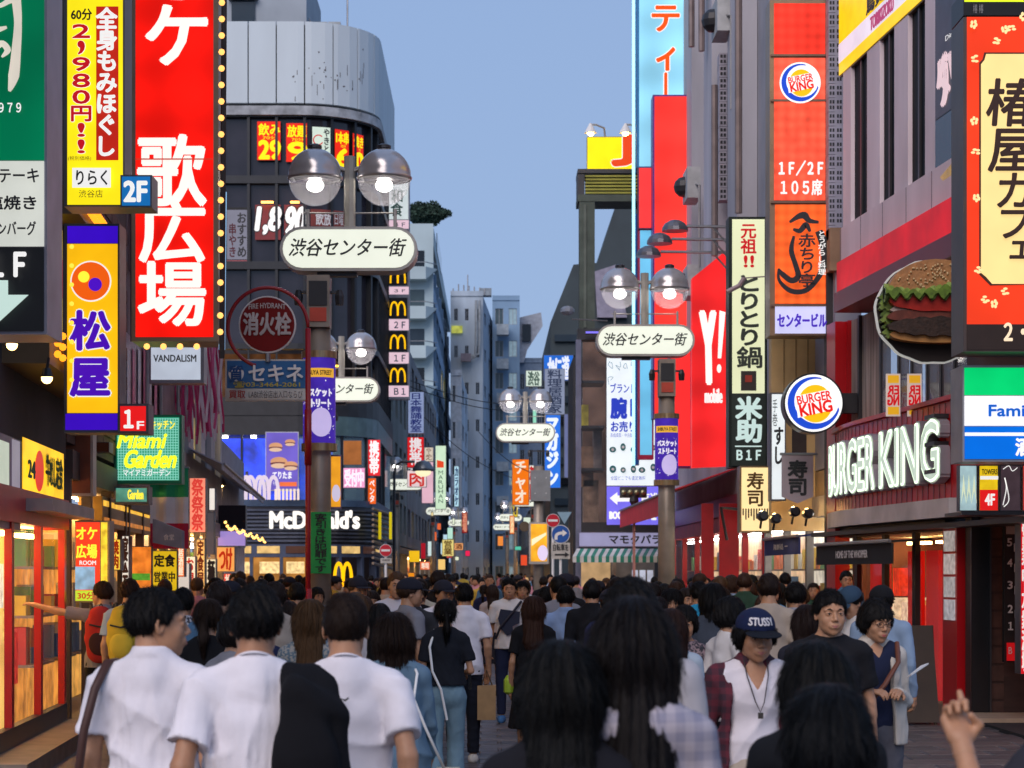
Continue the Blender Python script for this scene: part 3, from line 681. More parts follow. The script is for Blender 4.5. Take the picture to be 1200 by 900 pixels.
# pierced block screen wall between the signs
pw = building('block_screen_wall', 'tall pierced concrete block wall beside the orange sign column', 'wall', P(978, 300, 31))
PF = front(31.2); PBm = mat((.36, .34, .40), .8, 0, .2, 3)
for j in range(18):
    for i in range(2):
        x, y = 971+i*8.5, -18+j*16.6
        fpx(pw, PF, x, y, x+8.0, y+16, mat((.36, .34, .40), .8, 0, .2, 3), 'block', -.25)
        for (a, c) in ((1.3, 2.5), (4.6, 2.5), (1.3, 9), (4.6, 9)): fpx(pw, PF, x+a, y+c, x+a+2.2, y+c+4, DARK, 'hole', 0, .004)
fpx(pw, PF, 971, 268, 992, 318, mat((.30, .17, .09), .7, 0, .3), 'duct_cover', -.3, .1)
fpx(pw, PF, 971, 318, 992, 700, mat((.03, .03, .035), .6), 'shaft', -.4, -.2)
# burger building
bk_ = building('burger_building', 'white-piered building over the burger restaurant with red band and curved sign', 'building', (RX(27), 27, 0))
zt7 = RF.m(1034, 228)[1]; zb6 = RF.m(1034, 275)[1]; z63 = RF.m(1034, 284)[1]; z59 = RF.m(1034, 322)[1]
RW = mat((.78, .67, .72), .6, 0, .18, 1.2, .15, 14, stretch=(1, 1, .3))
RB = Fac((RX(31), 31), (RX(16), 16)); uB = lambda px: RB.S(px)[0]
DWN = mat((.012, .014, .017), .6, 0, .4, 1.5, spec=.15)
cols = [(988, 997, 0), (997, 1016, 1), (1016, 1031, 0), (1031, 1048, 1), (1048, 1064, 0), (1064, 1084, 1), (1084, 1096, 0), (1096, 1126, 1), (1126, 1300, 0)]
for a, c, w_ in cols:
    q = MB()
    if not w_: RB.slab(q, max(uB(a), 0), min(uB(c), RB.L), zt7, 9.9, -.2, 0); q.build('pier', RW, bk_)
    else:
        RB.slab(q, uB(a), uB(c), zt7, 9.9, -.10, -.06); w2 = q.build('window', DWN, bk_)
        q = MB(); mid = (uB(a)+uB(c))/2; RB.slab(q, mid-.03, mid+.03, zt7, 9.9, -.06, -.03); q.build('window_bar', DSTEEL, w2)
L_ = RB.L
u9 = uB(988); wall(bk_, RB, u9, L_, 9.9, 16, RW); wall(bk_, RB, u9, L_, zb6, zt7, RW, -.5, .03, 'band'); wall(bk_, RB, uB(1113)+.6, L_, 2.38, z59-.3, mat((.05, .02, .02), .6), -.3, -.02)
for k in range(8): 
    q = MB(); RB.slab(q, .6+k*1.1, .615+k*1.1, zb6+.01, zt7-.01, .03, .035); q.build('joint', mat((.2, .16, .2)), bk_)
wall(bk_, RB, u9, L_, z63, zb6, mat((.10, .06, .06), .7, 0, .6, 6), -.5, .01, 'band_soffit')
REDB = mat(lin((190, 15, 25)), .35, 0, .15, 1); REDD = mat(lin((120, 12, 25)), .4, 0, .2, 1)
wall(bk_, RB, uB(1006), L_, z59, z63, emi((215, 8, 22), .8, True, .35, 1.5, .15), -.3, .32, 'red_band')
wall(bk_, RB, uB(1006), L_, z59-.28, z59-.005, REDD, -.3, .36, 'red_band_lip')
wall(bk_, RB, 0, L_, 4.0, z59-.29, mat((.02, .02, .022), .15), -1.6, -1.5, 'back_wall')
for px_ in (988, 1001, 1026, 1047, 1062, 1080, 1096, 1112):
    q = MB(); RB.slab(q, uB(px_), uB(px_)+.07, 3.6, z59-.29, -.2, -.05); q.build('mullion', DARK if px_ != 988 else REDB, bk_)
q = MB(); RB.slab(q, uB(990), uB(1024), 3.6, z59-.3, -.14, -.1); q.build('curtain', mat((.35, .30, .26), .8, 0, .6, 2, stretch=(6, 6, .3)), bk_)
q = MB(); RB.slab(q, uB(978), uB(988), .2, z59-.3, -.1, .12); q.build('red_column', REDB, bk_)
q = MB(); RB.slab(q, uB(1026), uB(1130), 3.6, z59-.3, -.09, -.07); q.build('shop_window', glass((.5, .5, .55), .03, .25), bk_)
# curved red sign band
pc = []
for k in range(15):
    t = k/14; d_ = 30.9-(30.9-24.2)*t; off = .30*(1-(1-min(t/.4, 1))**2)
    pc.append((RX(d_)-off, d_-off*.09))
CB = Fac(*pc)
wall(bk_, CB, 0, CB.L, 2.65, 3.81, mat(lin((205, 12, 28)), .35, .1, .2, 1.2), -.4, 0, 'curved_band')
for k in range(60):
    a = .05+k*CB.L/60.5
    if k % 2 == 0: q = MB(); CB.slab(q, a, a+.03, 2.64, 3.80, 0, .006); q.build('rib', mat(lin((150, 14, 28)), .3, .1, .1), bk_)
wall(bk_, CB, 0, CB.L, 2.42, 2.645, mat((.62, .56, .55), .5, .1, .3, 1.5), -.4, .10, 'grey_fascia')
wall(bk_, CB, 0, CB.L, 3.815, 3.87, REDB, -.4, .06, 'band_cap')
wall(bk_, RB, 0, L_, 2.3, 2.36, DARK, -1.0, 0.32, 'soffit')
shopfront(bk_, RB, 0, uB(1112), 2.28, 4, mat((.02, .018, .018), .5), emi((235, 120, 60), .9, True, .8, 3), LAMPW, True, 21, 2.0, .05)
q = MB(); RB.slab(q, 0, L_-.1, 0, 2.3, -2.6, -2.5); q.build('back_wall', emi((215, 105, 55), .9, False, .7, 2), bk_)  # wall emits orange to brighten the room behind the doors
q = MB(); RB.slab(q, L_-.1, L_, 0, 2.3, -2.5, -.3); q.build('end_wall', DARK, bk_); q = MB(); RB.slab(q, 0, .1, 0, 3.6, -2.5, -.32); q.build('end_wall', mat((.12, .03, .025), .6), bk_); q = MB(); RB.slab(q, .1, L_-.1, 2.315, 2.355, -2.5, -1.01); q.build('ceiling', mat((.1, .08, .07)), bk_)
for k in range(14):
    rr = random.Random(k+60); c = .5+k*.42; z = rr.uniform(.5, 1.5); q = MB(); RB.slab(q, c, c+.3, z, z+.4, -.6-rr.random(), -.55); q.build('display_item', emi(rr.choice([(255, 180, 70), (240, 60, 30), (250, 230, 190), (200, 140, 60), (110, 140, 60)]), .8, False, .6, 12), bk_)
for (a, c) in ((1004, 1022), (1047, 1060), (1068, 1082)):
    q = MB(); RB.slab(q, uB(a), uB(c), .1, 2.05, -.28, -.2); q.build('red_door_panel', emi((235, 20, 15), .4, True, .2, 2), bk_)
q = MB(); RB.slab(q, uB(1114), uB(1114)+.55, 0, 2.33, -.3, .1); q.build('red_column', REDB, bk_)
for k, c in enumerate(((215, 205, 200), (225, 210, 205), (200, 195, 195), (205, 200, 205))):
    q = MB(); RB.slab(q, uB(1114)+.08, uB(1114)+.50, 2.02-k*.28, 2.27-k*.28, .105, .115); mp_ = q.build('menu_poster', emi(c, .5, False, .5, 14), bk_)
# entrance on the far right, facing the lens
EF = front(24.4)
en = building('entrance_wall', 'dark brown entrance wall with floor directory at the right edge', 'wall', P(1160, 838, 24.4))
fpx(en, EF, 1138, 596, 1260, 842, mat((.035, .018, .014), .5, 0, .4, 6, stretch=(.3, 1, 3)), 'wall', -.3)
fpx(en, EF, 1137, 600, 1158, 842, mat((.01, .01, .011), .3), 'door', 0, .06); fpx(en, EF, 1158, 600, 1160, 842, DSTEEL, 'door_frame', 0, .09)
for k in range(11): fpx(en, EF, 1161, 612+k*21, 1176, 630+k*21, mat((.06, .03, .022), .5, 0, .4, 8), 'tile', 0, .015)
q = MB(); q.box((5.6, 19.5, 0), (9, 24.35, .05)); tag(q.build('entrance_mat', mat((.02, .02, .022), .9)), 'black mat in front of the entrance at the right edge', 'mat')
q = MB(); q.box(P(1134, 845, 23.3).to_tuple()[:2]+(.052,), (8, 24.3, .10)); tag(q.build('entrance_step', mat((.45, .35, .25), .5)), 'pale stone threshold in front of the dark entrance', 'step')
q = MB(); RB.slab(q, 0.2, uB(1112), 0.0, .14, .02, .35); tag(q.build('shop_step', mat((.18, .12, .09), .6)), 'brown step along the front of the burger restaurant', 'step')
# red shops
rs = building('red_shop', 'bright red shopfront under the slanted phone-shop panel', 'building', (5.1, 44, 0))
wall(rs, RF, 0.01, uR(38.6), 2.98, 3.38, REDD, o1=.1)
shopfront(rs, RF, 0.05, uR(38.7), 2.65, 6, mat(lin((170, 20, 20)), .5), emi((255, 215, 170), .8, True, .6, 3), LAMPC, True, 31, .8, .1)
shopfront(sb_, RF, uR(38.5), uR(31.4), 2.65, 3, mat((.30, .28, .26), .6), emi((235, 225, 205), .85, True, .5, 4), LAMPC, True, 32, .8, .1)
for (a, c) in ((822, 836), (843, 866)): fpx(rs, front(38.6), a, 590, c, 680, mat(lin((165, 12, 18)), .4), 'red_panel', -.1, .0)
# ---------------------------------------------------------------- signs
RED = emi((248, 22, 12), 1.1, True, .2, 1.2, tube_glow=.62); REDT = emi((205, 25, 35), .8, False, 0); YEL = emi((250, 228, 25), 1.05); BLK = BLACKP
CREAM = emi((228, 226, 205), .9); NAVY = mat((.02, .03, .12), .5); YT = emi((255, 235, 60), 1.1, False, 0)
WT = emi((245, 243, 240), .9, False, 0); PAINTW = mat((.75, .74, .72), .5, 0, .1); INK = mat((.015, .015, .02), .5, 0, .1)
def bulbs(root, pts, r, m, name='bulb'):
    q = MB(); q.ball((0, 0, 0), r, 8); me = q.mesh(m, (0, 0, 0), True, name); o0 = wloc(root)
    for p in pts: o = link(name, me, root); o.location = Vector(p)-o0
# steak house sign
s = Sign('projecting_sign', 'green, cream and black steak house sign at the left edge with a white arrow', 'sign', front(14), -70, -40, 55, 392, .5, casing=(.35, .33, .38))
s.face(-66, -36, 52, 188, emi((0, 118, 78), .95, True, .5, .8)); s.face(-66, 189, 52, 289, emi((214, 216, 206), .9)); s.face(-66, 290, 52, 388, BLK)
GW = emi((232, 222, 205), .85, False, .2); o = s.off()
for k, (pp, ww) in enumerate((([(16, -40), (20, 0), (22, 28), (20, 60), (17, 90), (12, 108)], [12, 11, 9, 11, 13, 3]), ([(-14, 6), (0, 8), (12, 2), (20, 0)], [4, 5, 7, 9]), ([(-12, 36), (-2, 36), (9, 33)], [4, 7, 3]), ([(-12, 52), (-3, 55), (4, 52), (10, 60), (3, 68)], [5, 8, 7, 8, 2]), ([(-30, 20), (-18, 60), (-20, 100)], [8, 9, 8]))): s.stroke(pp, ww, GW, o=o+k*.001)
s.k += 1; s.text('１９７９', -10, 122, 26, 133, WT, bold=.02)
s.text('ステーキ', -16, 199, 47, 215, INK, bold=.02); s.text('塩焼き', -14, 231, 44, 247, INK, bold=.03); s.text('ハンバーグ', -12, 261, 44, 277, INK, bold=.02)
s.text('１Ｆ', -8, 298, 32, 325, WT, bold=.05); s.poly([(-12, 330), (12, 330), (12, 347), (36, 347), (0, 380), (-36, 347), (-12, 347)], emi((200, 225, 215), .9, False, 0), 'arrow')
# massage sign
s = Sign('projecting_sign', 'yellow massage sign priced 2,980 yen with a red strip of white lettering', 'sign', front(17), 75, -20, 146, 242, .35)
s.face(79, -18, 144, 240, YEL); s.face(113, 8, 139, 188, emi((190, 38, 25), .9))
s.text('60分', 84, 11, 108, 24, mat((.05, .03, .02)), bold=.03)
s.text('2,980円!!', 83, 28, 109, 182, REDT, vertical=True, bold=.035, outline=WT, ob=.035)
s.text('全身もみほぐし', 114, 11, 138, 185, WT, vertical=True, bold=.04); s.text('(税別価格)', 81, 184, 108, 190, mat((.2, .12, .02)))
s.face(86, 198, 131, 221, WT, 'name_plate'); s.text('りらく', 91, 201, 127, 218, INK, bold=.02); s.text('渋谷店', 94, 224, 122, 233, INK)
s = Sign('floor_sign', 'small blue 2F plate attached beside the yellow massage sign', 'sign', front(16.9), 141, 205, 178, 243, .3)
s.face(143, 207, 176, 241, emi((25, 110, 180), .9)); s.text('2F', 146, 213, 172, 236, WT, bold=.05)
# karaoke sign
s = Sign('projecting_sign', 'huge red karaoke sign with white characters, edged with a string of bulbs', 'sign', front(22), 154, -45, 256, 400, .6, casing=(.30, .22, .15))
s.face(159, -40, 250, 395, RED)
for c, r_ in (('オ', (170, -72, 243, 6)), ('ケ', (168, 4, 246, 82)), ('歌', (163, 160, 241, 244)), ('広', (163, 236, 241, 310)), ('場', (163, 308, 241, 384))):
    s.text(c, *r_, m=None, mt=WHITE, bold=.028, vertical=True)
kroot = s.root
bulbs(kroot, [P(260-i*.1, 3+i*19.3, 21.6) for i in range(21)], .034, emi((255, 176, 92), 2.0, True, 0)); bulbs(kroot, [P(172+i*19.5, 406, 21.6) for i in range(4)], .034, emi((255, 176, 92), 2.0, True, 0))
s.face(159, 186.5, 250, 188, emi((200, 60, 40), .8, False), 'panel_seam')
q = MB(); q.tube([P(263, -40, 22), P(260, 420, 22)], .03, 6); q.build('bulb_wire', DARK, kroot)
q = MB(); q.tube([P(262, 225, 22.3), P(260, 410, 22.3)], .035, 6); q.build('edge_tube', emi((150, 195, 235), .8, True, 0), kroot)
# rice-bowl restaurant sign
s = Sign('projecting_sign', 'orange-yellow restaurant sign with blue ends, orange disc emblem and purple characters', 'sign', front(19), 75, 262, 140, 507, .35)
s.face(79, 265, 138, 285, emi((60, 15, 200), .9)); s.face(79, 286, 138, 484, emi((252, 188, 18), 1.0)); s.face(77, 485, 138, 504, emi((62, 15, 195), .9))
s.disc(107, 330, 24, WT); s.disc(107, 330, 22.3, emi((242, 95, 20), .95, False, 0)); s.disc(99, 325, 6.6, YT); s.disc(112.5, 334, 7.8, emi((80, 20, 200), .9, False, 0))
PUR = emi((78, 20, 185), .85, False, 0)
for c, r_ in (('松', (84, 366, 130, 412)), ('屋', (84, 420, 130, 466))): s.text(c, *r_, mt=PUR, bold=.04, vertical=True, outline=WT, ob=.03)
bulbs(s.root, [P(84, 289+i*22.3, 18.7) for i in range(8)], .022, emi((255, 185, 60), 1.8, True, 0))
s = Sign('floor_sign', 'small red 1F plate attached beside the orange-yellow restaurant sign', 'sign', front(18.9), 138, 473, 174, 508, .3)
s.face(141, 476, 171, 505, emi((228, 28, 30), 1.0)); s.text('１', 146, 481, 156, 501, WT, bold=.05); s.text('F', 161, 494, 169, 503, WT, bold=.03)
# canopy light strips and yellow fascia boards along the left facade
def strip(name, label, x0, y0, x1, y1, off, rows=2, n=14):
    (u0, z0), (u1, z1) = LF.m(x0, y0), LF.m(x1, y1); z = (z0+z1)/2
    r_ = thing(name, label, 'light strip', LF.pt((u0+u1)/2, off, z)); q = MB(); LF.slab(q, u0, u1, z-.14, z+.16, off-.6, off-.03); q.build('canopy_edge', mat((.12, .07, .03), .5), r_)
    bulbs(r_, [LF.pt(u0+(u1-u0)*(i+.5)/n, off+.02, z+k*.10-.04) for i in range(n) for k in range(rows)], .035, emi((255, 150, 30), 1.9, True, 0))
strip('light_strip', 'amber bulb strip over the upper yellow board, below the massage sign', 62, 232, 90, 272, .3)
strip('light_strip', 'amber bulb strip along the canopy left of the orange-yellow restaurant sign', 2, 400, 84, 466, .45, 3)
(u0, _), (u1, _) = LF.m(55, 300), LF.m(76, 300)
s = Sign('fascia_sign', 'upper yellow and red fascia board seen edge-on behind the steak house sign', 'sign', LF, 62, 262, 73, 440, .2)
s.face(62.5, 264, 72.5, 438, emi((245, 205, 40), 1.0)); s.face(63, 300, 72, 345, emi((200, 30, 30), .9)); s.text('大盛', 64, 352, 71, 420, PUR, vertical=True)
s = Sign('fascia_sign', 'yellow lit fascia board with a red oval above the red-framed shop', 'sign', LF, 25, 520, 75, 590, .22)
s.face(26, 522, 74, 588, emi((252, 196, 30), 1.25, True, .3, 3)); s.disc(45, 552, 5, emi((225, 50, 30), .9, False), ry=24)
s.text('牛めし定食', 52, 535, 71, 572, mat((.05, .16, .04)), bold=.03); s.text('24', 30, 540, 38, 560, mat((.03, .2, .1)), bold=.04)
s = Sign('light_box', 'pale lit box sign in a lilac metal frame, lower left edge', 'sign', LF, -30, 505, 24, 618, .3, casing=(.25, .2, .27))
s.face(-28, 512, 10, 606, emi((205, 215, 195), .8)); s.face(13, 516, 22, 606, emi((170, 160, 175), .6))
q = MB(); a, c = LF.m(24, 600), LF.m(78, 600); LF.slab(q, a[0], c[0], 2.34, 2.46, .05, .3); tag(q.build('canopy', mat((.35, .28, .26), .4, .3)), 'metal canopy ledge below the yellow lit fascia board', 'canopy')
# karaoke room sign facing the lens
s = Sign('light_box', 'red karaoke room box sign with yellow characters, low on the left', 'sign', front(22.7), 88, 610, 128, 706, .3, casing=(.3, .25, .2))
s.face(89, 612, 117, 704, emi((238, 62, 35), 1.15)); s.face(118.5, 612, 126, 704, emi((250, 215, 60), 1.1, True, .5, 12))
s.text('オケ', 90, 618, 114, 632, YT, bold=.03); s.text('広場', 90, 638, 114, 654, YT, bold=.03); s.text('ROOM', 94, 657, 113, 662, WT, bold=.03); s.face(89, 692, 117, 704, emi((190, 220, 60), 1.0))
s.face(89, 664, 112, 691, emi((150, 190, 220), .8, False, .5, 9)); s.text('30分', 92, 694, 112, 702, REDT, bold=.03)
# food posters
s = Sign('poster', 'lit poster of orange food above a green garnish, left shop row', 'poster', front(27.6), 152, 640, 178, 690, .1)
s.face(153, 641, 177, 689, emi((240, 130, 45), 1.0, False, .6, 7)); s.face(155, 672, 176, 680, emi((90, 160, 50), .9, False, .4, 20))
s = Sign('menu_board', 'yellow menu board with black characters beside the food poster', 'sign', front(30.5), 178, 645, 208, 700, .1)
s.face(179, 646, 207, 698, emi((225, 185, 30), .9)); s.text('定食', 181, 650, 205, 664, INK, bold=.04); s.text('営業中', 181, 670, 205, 682, INK, bold=.03)
# brick-coloured panel
s = Sign('wall_panel', 'reddish brown panel edged with pale trim behind the orange-yellow restaurant sign', 'panel', front(23.2), 76, 508, 109, 581, .2, casing=(.5, .42, .36), metal=0)
s.face(76, 508, 106, 578, mat((.26, .07, .03), .6, 0, .4, 4))
# garden restaurant sign
s = Sign('projecting_sign', 'green grid sign with yellow neon script and white kana underneath', 'sign', front(27), 134, 486, 213, 567, .25, casing=(.02, .25, .12), metal=.1)
s.face(137, 489, 210, 563, emi((42, 150, 115), .95))
q = MB(); o = s.off()
for i in range(24): x = 138.5+i*3.05; s.fac.px(q, x, 490, x+.9, 562, o, o+.002)
for i in range(24): y = 490.5+i*3.1; s.fac.px(q, 138, y, 209.5, y+.9, o+.003, o+.005)
tag(q.build('grid_line', emi((150, 225, 205), .75, False, 0), s.root), kind='stuff')
s.text('キッチン', 177, 493, 205, 503, YT, bold=.03); s.text('Miami', 140, 508, 194, 525, emi((240, 250, 40), 1.3, False, 0), bold=.05, shear=.25); s.text('Garden', 147, 528, 207, 548, emi((240, 250, 40), 1.3, False, 0), bold=.05, shear=.25)
s.text('マイアミガーデン', 145, 550, 200, 558, WT, bold=.02)
s = Sign('light_box', 'small dim teal box sign just under the green grid sign', 'sign', front(26.2), 134, 570, 174, 591, .3); s.face(136, 572, 172, 588, emi((90, 160, 140), .8, True, .5, 6)); s.text('Garden', 150, 574, 168, 585, YT, bold=.03)
q = MB()
fl = thing('hanging_flag', 'green, white and red vertical banner hanging below the green grid sign', 'flag', P(198, 642, 28))
for (y0, y1, c) in ((549, 582.6, (.02, .36, .14)), (582.6, 613.3, (.92, .86, .82)), (613.3, 643, (.6, .02, .06))):
    q = MB(); v = []; n = 14
    for i in range(n+1):
        for y in (y0, y1): p = P(176+45*i/n, y, 28); v.append((p.x, 28+.035*math.sin(i*.9+y*.01), p.z))
    q.add(v, [(2*i, 2*i+1, 2*i+3, 2*i+2) for i in range(n)]); q.build('stripe', mat(c, .85, 0, .12, 3), fl)
q = MB(); q.tube([P(174, 549, 28), P(222, 549, 28)], .02, 6); q.build('rod', STEEL, fl)
# pink banner, streamers, fashion sign
s = Sign('banner', 'pink and white striped slanting banner behind the red 1F plate', 'banner', LF, 141, 408, 190, 490, .1, casing=(.45, .25, .3), metal=0)
for k in range(8): s.face(142+k*6, 410, 145+k*6, 488, mat((.72, .18, .3) if k % 2 == 0 else (.7, .62, .66), .6))
s = Sign('light_box', 'pale box sign with small dark lettering hanging under the karaoke sign', 'sign', front(31), 174, 396, 239, 449, .35, casing=(.3, .3, .32))
s.face(177, 402, 235, 445, emi((196, 205, 220), .85, True, .15)); s.text('VANDALISM', 180, 416, 230, 424, INK, bold=.03); s.text('RESALE', 196, 403, 222, 407, mat((.3, .3, .35)))
st = thing('streamer_curtain', 'dense pink and white streamers hanging on the pale low building', 'decoration', P(235, 515, 37)); r9 = random.Random(4)
for i in range(34):
    x = 205+i*1.65; y1 = 470+40*abs(math.sin(i*.7))+r9.random()*12; dd = 36.4+r9.random()*.4
    q = MB(); a, c = P(x, 402, dd), P(x+.5, y1, dd); n = 6; v = []
    for k in range(n+1):
        t = k/n; p = a.lerp(c, t); w_ = .022; v += [(p.x-w_+.03*math.sin(t*7+i), p.y+.03*math.sin(t*5+i), p.z), (p.x+w_+.03*math.sin(t*7+i), p.y+.03*math.sin(t*5+i), p.z)]
    q.add(v, [(2*k, 2*k+1, 2*k+3, 2*k+2) for k in range(n)]); q.build('streamer', mat([(.55, .02, .12), (.65, .1, .25), (.7, .55, .6)][i % 3], .5), st)
# fire hydrant sign
FHX = front(24); fh = thing('fire_hydrant_sign', 'red pole with a ring holding the round dark red hydrant sign', 'street sign', P(361, 672, 24)*1); fh.location.z = 0
RP = mat(lin((150, 20, 30)), .4, 0, .15, 3)
q = MB(); q.tube([(fh.location.x, 24, 0), (fh.location.x, 24, P(0, 385, 24).z)], .032, 12); q.build('pole', RP, fh, True)
q = MB(); q.tube([(fh.location.x, 24, 0), (fh.location.x, 24, P(0, 690, 24).z)], .045, 12); q.build('pole_base', RP, fh, True)
q = MB(); q.tube([(fh.location.x, 24, P(0, 480, 24).z), (fh.location.x, 24, P(0, 545, 24).z)], .042, 12); q.build('pole_joint', RP, fh, True)
q = MB(); q.tube([P(314+47*math.cos(math.radians(a)), 384-47*math.sin(math.radians(a)), 24) for a in range(0, 250, 8)]+[P(300, 428, 24)], .022, 8); q.build('ring', RP, fh, True)
s = Sign('disc', None, None, FHX, 280, 347, 347, 414, parent=fh, casing=None)
s.k = 3; s.disc(313.5, 380.5, 33.5, mat((.62, .58, .56), .5), name='rim', t=.05); s.disc(313.5, 380.5, 31.8, mat(lin((118, 28, 28)), .8, 0, .1, spec=.2), name='sign_face')
PGH = mat((.5, .44, .42), .8); s.text('FIRE HYDRANT', 292, 357, 335, 363, PGH, bold=.02, curve=1.5); s.text('消火栓', 286, 367, 341, 393, PGH, bold=.03)
q = MB(); q.tube([P(314, 414, 23.98), P(314, 424, 23.98)], .03, 6); q.build('bracket', STEEL, fh)
s = Sign('hanging_board', 'blue pawn shop board with white characters under the hydrant sign', 'sign', FHX, 264, 421, 360, 470, .06, casing=(.55, .52, .48), metal=0)
s.face(266, 423, 358, 455, mat(lin((28, 95, 150)), .45, 0, .1)); s.face(266, 455.5, 358, 468.5, mat((.55, .54, .50), .5))
s.disc(277, 438, 9, PAINTW); s.text('質', 269, 429, 285, 448, mat(lin((28, 75, 130))), bold=.03); s.text('セキネ', 292, 428, 355, 447, PAINTW, bold=.03)
s.text('☎03-3464-2061', 274, 447.5, 352, 454.5, mat((.5, .42, .05)), bold=.02); s.text('買取', 269, 458, 288, 467, mat((.4, .05, .04)), bold=.02); s.text('LABI渋谷店出入口ならび', 292, 458, 355, 467, INK)
# restaurant tower signs
ML = lambda nm, lab, x0, y0, x1, y1, **k: Sign(nm, lab, 'poster', MF, x0, y0, x1, y1, .04, casing=(.02, .02, .02), **k)
ys_, yr_ = emi((255, 225, 20), 1.0, False, 0), emi((225, 40, 20), 1.0, True, .1)
for lab, x0, x1, y0, y1, t1, t2 in (('leftmost red window poster of the tower, two yellow digits', 301, 329, 142, 188, '飲み', '29'), ('red window poster just left of the white ring poster', 335, 360, 144, 190, '放題', '9'),
                                    ('red window poster with a yellow 6, right of the white one', 392, 409, 152, 198, '1本串', '6'), ('narrow red window poster with a yellow 0 at the tower corner', 413, 426, 157, 202, '焼き', '0')):
    s = ML('window_poster', lab, x0, y0, x1, y1); s.face(x0+.4, y0+.4, x1-.4, y1-.4, yr_); h_ = y1-y0
    s.text(t1, x0+2, y0+3, x1-1, y0+h_*.36, ys_, bold=.03); s.text(t2, x0+3, y0+h_*.5, x1-1, y1-2, ys_, bold=.06); s.text('70分', x0+7, y0+h_*.38, x1-4, y0+h_*.47, ys_)
s = ML('window_poster', 'white window poster with a red ring and black brush writing', 365, 148, 388, 192); s.face(366, 149, 387, 191, emi((205, 220, 205), .9, True, .1)); s.band(373, 164, 5, 6.3, 40, 330, REDT, 'ring'); s.text('やきとり', 379, 151, 386, 190, INK, vertical=True, bold=.03)
s = ML('hanging_sign', 'grey sign with black brush writing in the tower window, upper left', 264, 243, 294, 313, off=0) if False else ML('window_poster', 'grey sign with black brush writing in the tower window, upper left', 264, 243, 294, 313)
s.face(266, 246, 292, 304, emi((135, 135, 150), .6, False, .1)); s.text('おすすめ', 278, 249, 289, 302, INK, vertical=True, bold=.03); s.text('串やき', 268, 262, 277, 302, mat((.1, .01, .02)), vertical=True, bold=.02); s.face(266, 305, 292, 311, mat((.4, .1, .12)))
for lab, x0, x1, t in (('left half of the dark red price posters, white digits one and eight', 299, 329, '1,8'), ('right half of the dark red price posters, white digits nine and zero', 333, 359, '90')):
    s = ML('window_poster', lab, x0, 240, x1, 281); s.face(x0, 240, x1, 281, mat((.25, .02, .02), .5)); s.text(t, x0+2, 243, x1-1, 274, WT, bold=.05, shear=.12, outline=mat((.02, .01, .01)), ob=.04)
    q = MB(); MF.px(q, x0+8, 237.5, x1-8, 239.5, .2, .3); q.build('picture_light', emi((255, 170, 80), 5, True, 0), s.root)
s = ML('window_poster', 'dark red poster with small characters behind the first lamp globe', 364, 246, 405, 266); s.face(364, 246, 405, 266, mat((.22, .04, .03))); s.text('飲放', 370, 249, 388, 264, PAINTW, bold=.02); s.text('日曜', 392, 250, 402, 264, PAINTW)
s = Sign('billboard', 'lilac lit billboard with burger pictures and white kana in the upstairs window', 'billboard', front(67.2), 311, 506, 350, 575, .2, casing=(.5, .5, .55))
s.face(312, 507, 349, 574, emi((112, 96, 195), .9, True, .35, .9))
for cx_, cy_, k in ((323, 523, 8), (340, 518, 6), (327, 541, 10), (341, 545, 8)):
    s.disc(cx_, cy_, k, emi((205, 150, 110), .9, False), ry=k*.55, n=16); s.disc(cx_, cy_+k*.25, k*1.05, emi((100, 50, 60), .9, False), ry=k*.2, n=16); s.disc(cx_, cy_+k*.5, k*.95, emi((215, 180, 150), .9, False), ry=k*.3, n=16)
s.text('てりたま', 320, 553, 342, 561, WT, bold=.03); s.face(328, 565, 348, 570, emi((230, 110, 60), .9)); s.text('今だけ', 320, 564, 327, 569, WT)
# window arches and yellow posts
def arches(root, fac, cx, cy, w_, h_, th, m, off, name='arch', n=12):
    for s_ in (-1, 1):
        q = MB(); v = []
        for i in range(n+1):
            t = i/n; a = math.pi*t; x = cx+s_*w_*.25+math.cos(a)*w_*.25*-1; y = cy+h_*.5-h_*(math.sin(a)**.62 if math.sin(a) > 0 else 0)
            ou, inn = 1+th/w_*2, 1-th/w_*2
            for r_ in (ou, inn):
                X = cx+s_*w_*.25-math.cos(a)*w_*.25*r_; Y = cy+h_*.5-(h_*(max(math.sin(a), 0)**.62))*(1 if r_ > 1 else (1-th/h_*1.2))
                u_, z_ = fac.m(X, Y); v.append(fac.pt(u_, off, z_))
        q.add(v, [(2*i, 2*i+1, 2*i+3, 2*i+2) for i in range(n)]); q.build(name, m, root)
YM = emi((252, 190, 10), 1.15, False, 0)
wa = thing('window_arches', 'row of pale lit arch shapes along the bottom of the upstairs windows', 'decoration', P(320, 586, 67))
for k in range(3): arches(wa, front(67.0), 283+k*16, 571, 22, 29, 4.2, emi((215, 200, 215), .9, True, 0), 0)
for k in range(7): q = MB(); front(67.0).px(q, 322+k*4.4, 573, 324.4+k*4.4, 586, 0, .08); q.build('post', emi((235, 215, 200), .9, False, 0), wa)
s = Sign('letter_sign', "white McDonald's letters on the dark louvre band", 'sign', front(67.85), 317, 598, 421, 620, .05, casing=None)
s.text("McDonald's", 317, 599, 421, 619, WHITE, name='letters', bold=.05, thick=.12)
